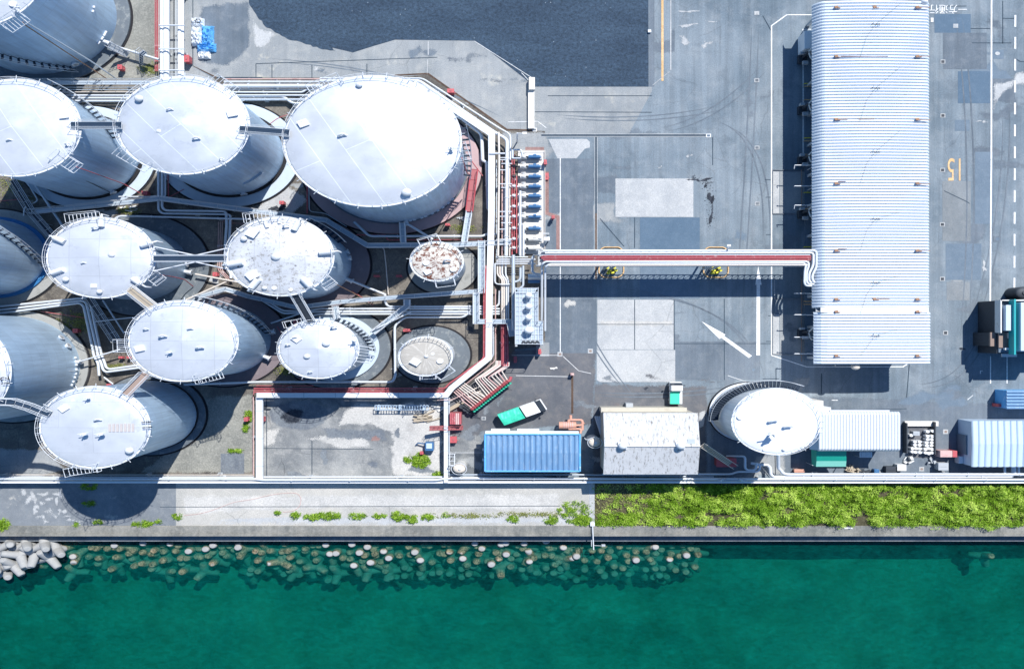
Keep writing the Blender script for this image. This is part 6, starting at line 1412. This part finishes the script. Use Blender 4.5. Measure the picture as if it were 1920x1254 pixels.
# pale shed at right
t = root('pale_ribbed_shed', T(1880, 835)); tag(t, 'pale blue ribbed shed cut by the lower right frame edge', 'shed')
z = 3.2; a, b = T(1822, 875, z), T(1990, 789, z)
MB().box(a.x + .02, b.x, a.y + .1, b.y - .1, 0, z - .12).build('wall', 'shed_roof', t)
ribbed(a.x, b.x, a.y, b.y, z, .72, .09, lambda u: .1 - .3*abs(u-.5), 'shed_roof', 'roof', t, axis='x', prof=[0, .25, .5, .75, 1])
m = MB(); m.box(a.x - .12, a.x + .0, T(0, 850, 1).y, T(0, 814, 1).y, .1, 2.2); m.build('door', 'mid_asphalt', t)
m = MB(); m.box(a.x - .5, a.x - .01, T(0, 868, 1).y, T(0, 855, 1).y, .3, 1.3); m.build('wall_unit', 'white_metal', t)
# dark blue roofed shed upper right
t = root('blue_shed', T(1900, 750)); tag(t, 'small shed with a bright blue ribbed roof at the right frame edge', 'shed')
z = 2.5; a, b = T(1887, 767, z), T(1990, 731, z)
MB().box(a.x + .02, b.x, a.y + .1, b.y - .1, 0, z - .1).build('wall', 'tarp_blue', t)
ribbed(a.x, b.x, a.y, b.y, z, .47, .08, lambda u: 0, 'blue_roof', 'roof', t, axis='y', prof=[0, .5, 1])
m = MB(); m.pbox(1872, 757, 1883, 763, 0, 1.4); m.build('cabinet', 'red_paint', t)
# gate house at right edge
t = root('gate_house', T(1900, 620)); tag(t, 'flat roofed gate house with a teal beam at the right frame edge', 'building')
z = 5.0
MB().pbox(1877, 563, 2000, 663, 0, z - .9, z).build('wall', 'steel_dark', t)  # walls coloured dark so their visible faces pass for the shadow beside them
MB().pbox(1879, 565, 2000, 661, z - .9, z - .7, z).build('roof', 'mid_asphalt', t)
m = MB()
for x0, y0, x1, y1 in ((1877, 562, 2000, 564), (1876, 562, 1878.4, 624)): m.pbox(x0, y0, x1, y1, z - 1.2, z, z)
m.build('parapet', 'white_dirty', t)
MB().pbox(1886, 572, 1897, 620, z - .7, z + .5).build('roof_unit', 'shed_roof', t, bevel=.05)
MB().pbox(1901.5, 561, 1905, 665, z - .2, z + .9).build('beam', 'teal_beam', t)
MB().pbox(1914, 567, 2000, 658, z - .7, z + 1.2).build('roof_unit', 'shed_roof', t, bevel=.05)
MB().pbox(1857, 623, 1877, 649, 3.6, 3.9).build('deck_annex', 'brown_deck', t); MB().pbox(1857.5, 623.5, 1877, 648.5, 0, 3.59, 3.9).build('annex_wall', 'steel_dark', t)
m = MB(); m.pbox(1877.5, 623, 1901, 652, z - .69, z - .5, z); m.build('timber_deck', 'brown_deck', t)
MB().pbox(1891, 624, 1900, 634, z - .5, z - .2).build('hatch', 'pipe_cream', t)
MB().pbox(1885, 652, 1901, 656, z - .5, z - .1).build('ledge', 'wall_white', t); m = MB(); m.pbox(1879, 663, 1907, 669, 3.0, 3.2); m.build('ledge', 'wall_white', t)
p = T(1921, 549, 2.5); m = MB(); m.cyl(p, .95, 0, 2.3, 24); m.dome(p, .95, 2.3, .3, 24); m.cyl(p, .3, 2.5, 2.7, 14); tag(m.build('black_tank', 'steel_dark'), 'round black tank at the right frame edge above the gate house', 'tank')

# ---------------------------------------------------------------- vehicles
def truck(c, ang, bedL, cabL, Wd, name, label, two_tone=False):
    """centre (true), forward angle"""
    t = root(name, Vector((c.x, c.y, 0))); tag(t, label, 'truck', None); ca, sa = math.cos(ang), math.sin(ang)
    P = lambda u, v, z: Vector((c.x + u*ca - v*sa, c.y + u*sa + v*ca, z))
    def bx(u0, u1, v0, v1, z0, z1, taper=0):
        m = MB(); f = [P(u0, v0, z0), P(u1, v0, z0), P(u1, v1, z0), P(u0, v1, z0), P(u0+taper*.2, v0+taper*.5, z1), P(u1-taper, v0+taper*.5, z1), P(u1-taper, v1-taper*.5, z1), P(u0+taper*.2, v1-taper*.5, z1)]
        return m.add(f, [(3, 2, 1, 0), (4, 5, 6, 7), (0, 1, 5, 4), (1, 2, 6, 5), (2, 3, 7, 6), (3, 0, 4, 7)])
    L = bedL + cabL; x0 = -L/2; xm = x0 + bedL; x1 = L/2; w = Wd/2
    bx(x0, x1, -w*.8, w*.8, .42, .62).build('chassis', 'steel_dark', t)
    bx(x0, xm - .08, -w, w, .75, 1.25).build('bed', 'cab_white' if two_tone else 'wall_grey', t, bevel=.02)
    if two_tone: bx(x0 + .02, xm - .12, -w + .45*w, w - .03, 1.26, 1.34).build('load_sheet', 'tarp_green', t); bx(x0 + .06, xm - .2, -w + .05, -w + .44*w, 1.2, 1.3).build('load_edge', 'wall_white', t)
    else:
        m = MB(); n = 10; vs = []
        for i in range(n + 1):
            u = x0 + .02 + (bedL - .12)*i/n
            for v, z in ((-w*1.02, 1.0), (-w, 1.75), (-w*.5, 1.85 + .05*math.sin(i*1.3)), (0, 1.9 + .05*math.sin(i)), (w*.5, 1.85 + .05*math.sin(i*2.1)), (w, 1.75), (w*1.02, 1.0)): vs.append(P(u, v, z))
        m.add(vs, [(i*7+j, (i+1)*7+j, (i+1)*7+j+1, i*7+j+1) for i in range(n) for j in range(6)]); m.add([vs[j] for j in range(7)], [tuple(range(7))]); m.add([vs[-7+j] for j in range(7)], [tuple(range(6, -1, -1))]); m.build('tarpaulin', 'tarp_green', t)
    bx(xm, x1, -w*.97, w*.97, .55, 1.2).build('cab_body', 'cab_white', t, bevel=.04)
    gl = min(.75, cabL*.32)
    bx(xm + .05, x1 - gl, -w*.92, w*.92, 1.2, 1.95).build('cab_roof', 'cab_white', t, bevel=.06)
    m = MB(); m.add([P(x1 - gl, -w*.88, 1.93), P(x1 - gl, w*.88, 1.93), P(x1 - .08, w*.92, 1.22), P(x1 - .08, -w*.92, 1.22)], [(3, 2, 1, 0)]); m.build('windscreen', 'glass_dark', t)
    for s in (-1, 1):
        m = MB(); m.add([P(x1 - gl, s*w*.88, 1.93), P(x1 - .08, s*w*.92, 1.22), P(x1 - gl, s*w*.92, 1.22)], [(0, 1, 2) if s < 0 else (2, 1, 0)]); m.build('side_window', 'glass_dark', t)
        bx(x1 - .05, x1 + .03, s*w*.55 - .12, s*w*.55 + .12, .75, .95).build('headlight', 'white_metal', t)
        m = bx(x1 - .55, x1 - .4, s*(w + .18) - .1, s*(w + .18) + .1, 1.3, 1.55); m.build('wing_mirror', 'steel_dark', t)
        for u in (x0 + L*.18, x1 - cabL*.35):
            q = P(u, s*w*.85, .36); ax = Vector((-sa, ca, 0))*.12; m = MB(); m.tube([q - ax, q + ax], .36, 18); wl_ = m.build('wheel', 'tyre', t)
            m = MB(); m.tube([q - ax*1.1, q + ax*1.1], .2, 14); m.build('rim', 'wall_grey', wl_)
    bx(x1 - .02, x1 + .08, -w*.95, w*.95, .45, .65).build('bumper', 'wall_grey', t)
    return t
A, B = T(940, 787, 1.8), T(1018, 759, 1.6)
truck((A+B)/2, math.atan2(B.y - A.y, B.x - A.x), (T(980, 771, 1.8) - A).length, (B - T(982, 771.5, 1.8)).length + .25, 1.85, 'covered_truck', 'white truck with a green tarpaulin load parked at an angle above the blue roof')
A, B = T(1268.5, 757.5, 1.4), T(1268.5, 717, 1.7)
truck((A+B)/2, math.pi/2, (T(1268, 733, 1.4) - A).length, (B - T(1268, 733, 1.5)).length, 1.42, 'small_truck', 'small white pickup truck with a green sheet in its bed parked above the weathered roof', True)

# ---------------------------------------------------------------- odds and ends on the ground
t = root('machine', T(804, 838)); tag(t, 'blue machine with a pale lid near the weeds in the vacant bund', 'machine')
MB().pbox(797, 829, 813, 845, 0, 1.3).build('body', 'motor_blue', t, bevel=.04); MB().pbox(799, 831, 810, 841, 1.3, 1.42).build('lid', 'shed_roof', t, bevel=.03)
m = MB(); m.tube([T(797, 832, .8), T(784, 830, .6), T(780, 834, .2)], .1, 6); m.build('hose', 'motor_blue', t)
t = root('lying_ladder', T(752, 763)); tag(t, 'long pale lattice frame lying at the top of the vacant bund', 'frame')
m = MB()
for y in (760, 768): m.tube([T(703, y, 1.1), T(803, y, 1.1)], .07, 5)
m.build('side_rail', 'shed_roof', t); m = MB()
for i in range(21): m.tube([T(703 + i*5, 760, 1.1), T(703 + i*5, 768, 1.1)], .05, 4)
for x in (710, 750, 795): p = T(x, 764, 1.1); m.cbox(p, .12, .9, 0, 1.05)
m.build('rung', 'shed_roof', t)
rr = random.Random(4)
for j, (x, y, w_, n_, mt, lb) in enumerate(((800, 782, 18, 12, 'wood', 'scattered poles and planks beside the stepover stair in the bund'), (824, 765, 8, 8, 'white_dirty', 'pale rags beside the right wall of the vacant bund'), (498, 765, 6, 6, 'steel_dark', 'dark scrap in the top left corner of the bund'), (520, 392, 9, 8, 'steel_dark', 'tangled dark hoses on the pale ground left of the pink ring'), (240, 392, 12, 5, 'white_dirty', 'pale slabs lying beside the bent walkway'), (560, 197, 4, 3, 'white_dirty', 'small pale block left of the largest tank'), (870, 410, 7, 4, 'wall_grey', 'pale blocks beside the pale walkway below the pink ring'), (1040, 690, 5, 3, 'white_dirty', 'white triangle marker lying near the manhole'))):
    m = MB()
    for i in range(n_):
        a_ = T(x + rr.uniform(-w_, w_), y + rr.uniform(-w_*.4, w_*.4), .15); an = rr.uniform(-.5, .6); L = rr.uniform(.5, 2.4) if mt == 'wood' else rr.uniform(.3, 1.1); m.cbox(a_, L, rr.uniform(.08, .3), 0.03, .12 + .03*i, an)
    tag(m.build('scrap_heap', mt), lb, 'scrap')
# sheeted pile at the top
t = root('sheeted_pile', T(383, 75)); tag(t, 'pile under crumpled white and blue plastic sheets near the top edge', 'sheeted pile')
def crumple(cx, cy, rx, ry, hgt, seed, mat, nm):
    m = MB(); n = 22; c = T(cx, cy); R_ = rad(rx); Q = ry/S/K
    vs = [(c.x + R_*(2*i/n-1)*(1 + .1*noise.noise(Vector((j*.6, seed, 0)))), c.y + Q*(2*j/n-1)*(1 + .1*noise.noise(Vector((i*.6, seed, 5)))),
           .04 + max(0, hgt*(1 - max(abs(2*i/n-1), abs(2*j/n-1))**4)*(.8 + .55*noise.noise(Vector((i*.33, j*.33, seed)))) + .12*noise.noise(Vector((i*1.1, j*1.1, seed+9))))) for i in range(n+1) for j in range(n+1)]
    m.add(vs, [(i*(n+1)+j, (i+1)*(n+1)+j, (i+1)*(n+1)+j+1, i*(n+1)+j+1) for i in range(n) for j in range(n)], False); m.build(nm, mat, t)
crumple(372, 45, 12, 9, 1.1, 1, 'tarp_white', 'sheet'); crumple(371, 70, 10, 18, 1.3, 2, 'tarp_white', 'sheet'); crumple(391, 70, 11, 20, 1.2, 3, 'tarp_blue', 'blue_sheet'); crumple(388, 91, 18, 8, .8, 4, 'tarp_blue', 'blue_sheet'); crumple(384, 105, 12, 7, .7, 5, 'tarp_white', 'sheet')
p = T(371.5, 40, 1.2); m = MB(); m.lathe((p.x, p.y, 1.15), [(.28, 0), (.34, .08), (.28, .14)], 18); tag(m.build('hoop', 'tyre'), 'small black hoop on top of the sheeted pile', 'hoop')
# little mast at the sea wall
t = root('gauge_mast', T(1112, 1000)); tag(t, 'thin white mast with a cross arm reaching over the water from the sea wall', 'mast')
m = MB(); m.tube([T(1111, 983, .5), T(1113, 1030, .5)], .07, 6); m.tube([T(1109, 1012, .4), T(1109, 1024, .4)], .04, 4); m.build('arm', 'white_metal', t); m = MB(); m.tube([T(1113, 1022, .5), T(1134, 1023, .5)], .05, 6); m.pbox(1128, 1020.5, 1135, 1024, .4, .7); m.build('cross_arm', 'wall_grey', t)
m = MB(); m.pbox(1107, 979, 1115, 986, 0, .5); m.build('base', 'wall_white', t)
patch('concrete_path', 'light_concrete', rectp(1105, 907, 1115, 983), 7)
m = MB(); m.tube([T(x, y, .05) for x, y in ((345, 966), (375, 963), (400, 956), (440, 940), (470, 937), (500, 929), (530, 924), (558, 924), (565, 934), (562, 950), (550, 958), (530, 960))], .03, 5, 1.0); tag(m.build('red_hose', 'pipe_pink'), 'thin red hose snaking over the pale quay apron', 'hose')
m = MB(); m.pbox(1583, 988.5, 1599, 991, .1, .2); tag(m.build('white_plank', 'drum_white'), 'white plank lying on the sea wall below the green strip', 'plank')

# ---------------------------------------------------------------- tetrapods
def tetra_mesh(seed, Lg=1.75, r0=.62, r1=.44, up=None):
    q = random.Random(seed); rot = Matrix.Rotation(q.uniform(0, 6.28), 3, 'Z')
    if up: rot = rot @ Matrix.Rotation(up, 3, 'X')
    if up == 2.0: rot = Matrix(((1, 0, 0), (0, 1, 0), (0, 0, 1)))
    dirs = [Vector((0, 0, 1))] + [Vector((math.cos(a)*.943, math.sin(a)*.943, -.333)) for a in (0, 2.094, 4.189)]
    m = MB()
    for d in dirs:
        d = rot @ d; u = d.cross(Vector((.3, .8, .52))).normalized(); v = d.cross(u); vs = []; n = 16
        prof = [(0, r0*1.1), (.35, r0*.95), (Lg*.9, r1*1.02), (Lg*.97, r1*.88), (Lg, r1*.70), (Lg + .01, .01)]
        for z_, r_ in prof:
            for j in range(n): a = 2*math.pi*j/n; vs.append(d*z_ + u*(r_*math.cos(a)) + v*(r_*math.sin(a)))
        m.add(vs, [(i*n+j, i*n+(j+1) % n, (i+1)*n+(j+1) % n, (i+1)*n+j) for i in range(len(prof)-1) for j in range(n)], True); m.sm[-3*n:] = [False]*(3*n)
    m.add([(.8*r0*math.cos(a)*math.cos(b), .8*r0*math.sin(a)*math.cos(b), .8*r0*math.sin(b)) for b in (-1.2, -.6, 0, .6, 1.2) for a in [2*math.pi*j/12 for j in range(12)]],
          [(i*12+j, i*12+(j+1) % 12, (i+1)*12+(j+1) % 12, (i+1)*12+j) for i in range(4) for j in range(12)], True)
    me = bpy.data.meshes.new('tetrapod'); me.from_pydata([(x, y*K, z) for x, y, z in m.v], [], m.f); me.polygons.foreach_set('use_smooth', m.sm); me.materials.append(M['tetrapod_concrete']); return me
UPM = [tetra_mesh(i, up=None) for i in range(4)] + [tetra_mesh(10 + i, up=.35) for i in range(3)]; LAYM = [tetra_mesh(20 + i, up=.95 + .12*i) for i in range(6)]
HEAPM = [tetra_mesh(30 + i, 2.15, .62, .46, up=.7 + .25*i) for i in range(6)]
def put(me, x, y, ztop, label, group, fromtop=True):
    zz = ztop - (1.75 if fromtop else 0); p = T(x, y, ztop if fromtop else zz); o = bpy.data.objects.new('tetrapod', me); COL.objects.link(o); o.location = (p.x, p.y*K, zz)
    ORG[o.name] = Vector((p.x, p.y, zz)); return tag(o, label, 'tetrapod', group)
PALE = [(213, 1023), (265, 1025), (315, 1026), (352, 1034), (384, 1030), (398, 1023), (445, 1027), (610, 1022), (629, 1038), (615, 1045), (132, 1050), (659, 1021), (688, 1026), (673, 1037), (716, 1040), (728, 1047), (777, 1036), (697, 1061), (661, 1067), (785, 1057), (841, 1041), (866, 1054), (890, 1019), (903, 1029), (937, 1027), (948, 1019), (986, 1025), (1022, 1021), (949, 1040), (933, 1054), (921, 1059), (1054, 1033), (1081, 1044), (1193, 1051), (990, 1059), (1227, 1032), (1288, 1042), (1255, 1055)]
rr = random.Random(3); used = []
for i, (x, y) in enumerate(PALE):
    put(UPM[rr.randrange(4)] if rr.random() < .6 else UPM[4 + rr.randrange(3)], x, y, SEA + rr.uniform(.12, .45), 'tetrapod with one pale dry leg tip standing out of the green water', 'tetrapods with a pale tip out of the water'); used.append((x, y))
BR = [(167, 1033), (287, 1033), (478, 1034), (508, 1039), (528, 1035), (397, 1057), (250, 1062), (267, 1063), (207, 1068), (180, 1053), (303, 1052), (340, 1073), (482, 1052), (422, 1018)]
for x, y in BR: put(UPM[rr.randrange(7)], x, y, SEA + rr.uniform(-.25, .02), 'tetrapod with a brown algae covered leg tip just under the water surface', 'brown tetrapods just under the water'); used.append((x, y))
k = 0
while k < 205:
    x = rr.uniform(135, 1312); lim = 1066 + (17 if x > 450 else 0) + rr.uniform(-12, 12); y = rr.uniform(1020, lim)
    if any((x-a)**2 + ((y-b)/.74)**2 < 10.5**2 for a, b in used): continue
    used.append((x, y)); k += 1; dp = max(0, (y - 1052)/45)
    if rr.random() < .86: put(UPM[rr.randrange(7)], x, y, SEA - .08 - rr.random()*.7 - dp*1.5, 'tetrapod lying wholly under the green water, its brown tip blurred', 'drowned tetrapods below the sea wall')
    else: put(LAYM[rr.randrange(6)], x, y, SEA - 1.1 - rr.random()*.6 - dp*1.3, 'tetrapod tipped over and lying wholly under the green water', 'tipped drowned tetrapods', False)
put(UPM[5], 1858, 1049, SEA - .45, 'lone drowned tetrapod under the water near the right edge', 'outlying drowned tetrapod')
HP = [(-10, 1024, -1.9), (20, 1018, -1.5), (50, 1019, -1.6), (84, 1020, -1.3), (108, 1030, -2.1), (8, 1042, -1.9), (38, 1040, -1.5), (66, 1038, -1.9), (92, 1044, -2.4), (24, 1058, -1.9), (56, 1056, -2.6), (-6, 1062, -2.4), (14, 1072, -3.0)]
for i, (x, y, z) in enumerate(HP): put(HEAPM[(i*5 + i//3) % 6], x, y, z, 'dry pale grey tetrapod interlocked in the heap at the lower left corner', 'dry tetrapods heaped in the lower left corner', False)
# ---------------------------------------------------------------- vegetation
def leaves(name, pts, mat, kind=None, label=None, cat=None, group=None, seed=0):
    """pts: (x, y, base z, height, spread, n) in true metres; tufts of leaf-sized blades"""
    q = random.Random(seed); vs = []; fs = []; tone = []
    for (x, y, z, hgt, spr, n, tn) in pts:
        for i in range(n):
            a = q.uniform(0, 6.283); rr_ = spr*math.sqrt(q.random()); bx, by = x + rr_*math.cos(a), y + rr_*math.sin(a)
            zz = z + hgt*q.random()**.6*(1.05 - .6*(rr_/spr)**2); L = q.uniform(.11, .22); w_ = L*.36
            d = q.uniform(0, 6.283); tl = q.uniform(-.25, .75); dx, dy = math.cos(d), math.sin(d)
            b = len(vs); ex, ey, ez = dx*math.cos(tl)*L, dy*math.cos(tl)*L, math.sin(tl)*L
            vs += [(bx - dy*w_/2, by + dx*w_/2, zz), (bx + dy*w_/2, by - dx*w_/2, zz), (bx + ex + dy*w_*.3, by + ey - dx*w_*.3, zz + ez), (bx + ex*1.25, by + ey*1.25, zz + ez*.8), (bx + ex - dy*w_*.3, by + ey + dx*w_*.3, zz + ez)]
            fs.append((b, b+1, b+2, b+3, b+4)); t_ = min(1, max(0, tn + q.uniform(-.22, .22))); tone += [t_]*5
    m = MB(); m.v = vs; m.f = fs; m.sm = [False]*len(fs); o = m.build(name, mat)
    at = o.data.attributes.new('tone', 'FLOAT', 'POINT'); at.data.foreach_set('value', tone)
    return tag(o, label, cat, group, kind)
q = random.Random(8); pts = []; dry = []
for i in range(6400):
    x = q.uniform(1116, 1990); y = q.uniform(909, 990)
    u = (x - 1116)/804
    nz = noise.noise(Vector((x*.022, y*.045, 0))); n2 = noise.noise(Vector((x*.09, y*.12, 4))); n3 = noise.noise(Vector((x*.03, y*.03, 9)))
    edge = 983 + 4*noise.noise(Vector((x*.05, 0, 2))) + (8 if 1740 < x < 1800 or 1820 < x < 1870 else 0)*max(0, noise.noise(Vector((x*.04, 1, 1))) + .6)
    if y > edge: continue
    sparse = x < 1290 and y < 962 + 8*n2 and q.random() < 1.12 - (x-1116)/230
    if sparse and n2 < .3: 
        if q.random() < .5: p = T(x, y); dry.append((p.x, p.y, 0, .25, .45, 4, .6 + n2*.5))
        continue
    if nz + .6*n2 < -.40: continue
    hgt = max(.15, (.35 + 1.3*max(0, nz + .2) + 1.5*max(0, n2 + .1))*(.35 + .75*min(1, u*3.0))); p = T(x, y)
    pts.append((p.x, p.y, .02, hgt*.8, .38, 17, .50 + .6*n2 + .45*n3))
leaves('grass', pts, 'leaf', 'stuff', seed=1)
leaves('dry_grass', dry, 'leaf_dry', 'stuff', seed=2)
q = random.Random(12)
CL = [(5, 982, 14, 11, 'bushy green weed clump at the left frame edge on the quay'), (184, 979, 7, 4, 'small weed tuft just below the round tank shadow'), (267, 981, 19, 5, 'wide low weed patch right of the round tank shadow'), (298, 977, 4, 2.5, 'tiny weed tuft right of the wide low patch'), (333, 967, 7, 5, 'weed tuft at the corner where the pale apron begins'), (168, 911, 15, 6, 'shaded weed patch directly below the quay wall'), (169, 943, 12, 4, 'shaded weed patch inside the round tank shadow'),
      (142, 982, 7, 2.5, 'thin weed tuft on the edge left of the round tank shadow'), (521, 961, 5, 3, 'first round weed tuft from the left on the pale apron'), (553, 965, 9, 6, 'second weed tuft from the left on the pale apron'), (585, 968, 14, 6, 'weed mound left of the long dense weed hedge'), (617, 966, 22, 6, 'long dense weed hedge on the pale apron'), (670, 967, 16, 5, 'weed patch right of the long dense hedge'), (712, 966, 12, 4, 'low weed patch left of the tall bright clump'), (748, 967, 15, 8, 'tall dense weed clump in the middle of the apron'), (772, 972, 11, 7, 'bright weed clump right beside the tall dense one'),
      (803, 968, 12, 5, 'dark weed clump right of the bright one'), (835, 964, 10, 4, 'light weed tuft right of the dark clump'), (963, 972, 11, 5, 'lone weed clump before the green strip'), (1034, 974, 12, 7, 'straggling weed clump left of the path to the sea wall'), (1076, 958, 30, 20, 'large straggling weed mass left of the concrete path'), (1092, 975, 17, 9, 'dense low weeds at the foot of the concrete path'),
      (790, 862, 17, 14, 'bright green weed patch around a path mark in the vacant bund'), (820, 889, 7, 5, 'weed tuft in the lower right corner of the vacant bund'), (765, 860, 6, 6, 'weed tuft left of the bright patch in the bund'), (466, 778, 5, 12, 'upright strip of weeds left of the bund'), (440, 845, 14, 3, 'thin dry weed line above the square concrete patch'), (462, 800, 4, 9, 'narrow weeds below the red box on the gravel')]
for i, (x, y, rx, ry, lb) in enumerate(CL):
    P_ = []; n_ = max(8, int(rx*ry*(1.1 if rx < 23 else .35)))
    for j in range(n_):
        a = q.uniform(0, 6.283); r_ = math.sqrt(q.random()); px_, py_ = x + rx*r_*math.cos(a), y + ry*r_*math.sin(a)
        if noise.noise(Vector((px_*.16, py_*.2, 7))) < -.08: continue
        p = T(px_, py_); P_.append((p.x, p.y, .03, .25 + .5*(1-r_)*min(1, ry/6), .24, 8, .45 + q.uniform(-.3, .35)))
    if not P_: p = T(x, y); P_ = [(p.x, p.y, .03, .3, .3, 20, .5)]
    leaves('weed_clump', P_, 'leaf', None, lb, 'weeds', 'weed clumps on the quay and in the bund', 50 + i)
P_ = []
for i in range(900):
    x, y = q.choice(((40, 330, 40, 40), (110, 600, 60, 40), (150, 620, 30, 30), (260, 135, 40, 12), (280, 60, 15, 60), (870, 410, 30, 20), (560, 690, 20, 12), (210, 690, 25, 8), (240, 395, 18, 8), (905, 700, 40, 16), (930, 965, 90, 3)))[:2] if False else (0, 0)
    cx, cy, sx, sy = q.choice(((20, 345, 25, 25), (130, 610, 30, 30), (155, 600, 20, 20), (280, 130, 18, 10), (868, 428, 22, 7), (540, 695, 20, 8), (215, 688, 20, 5), (240, 395, 18, 6), (1000, 963, 60, 3), (880, 966, 60, 3)))
    x, y = cx + q.gauss(0, sx*.5), cy + q.gauss(0, sy*.5); p = T(x, y); P_.append((p.x, p.y, .03, .12, .3, 4, .3))
leaves('moss', P_, 'leaf_dry', 'stuff', seed=3)
print('objects', len(bpy.data.objects), 'verts', sum(len(m.vertices) for m in bpy.data.meshes))
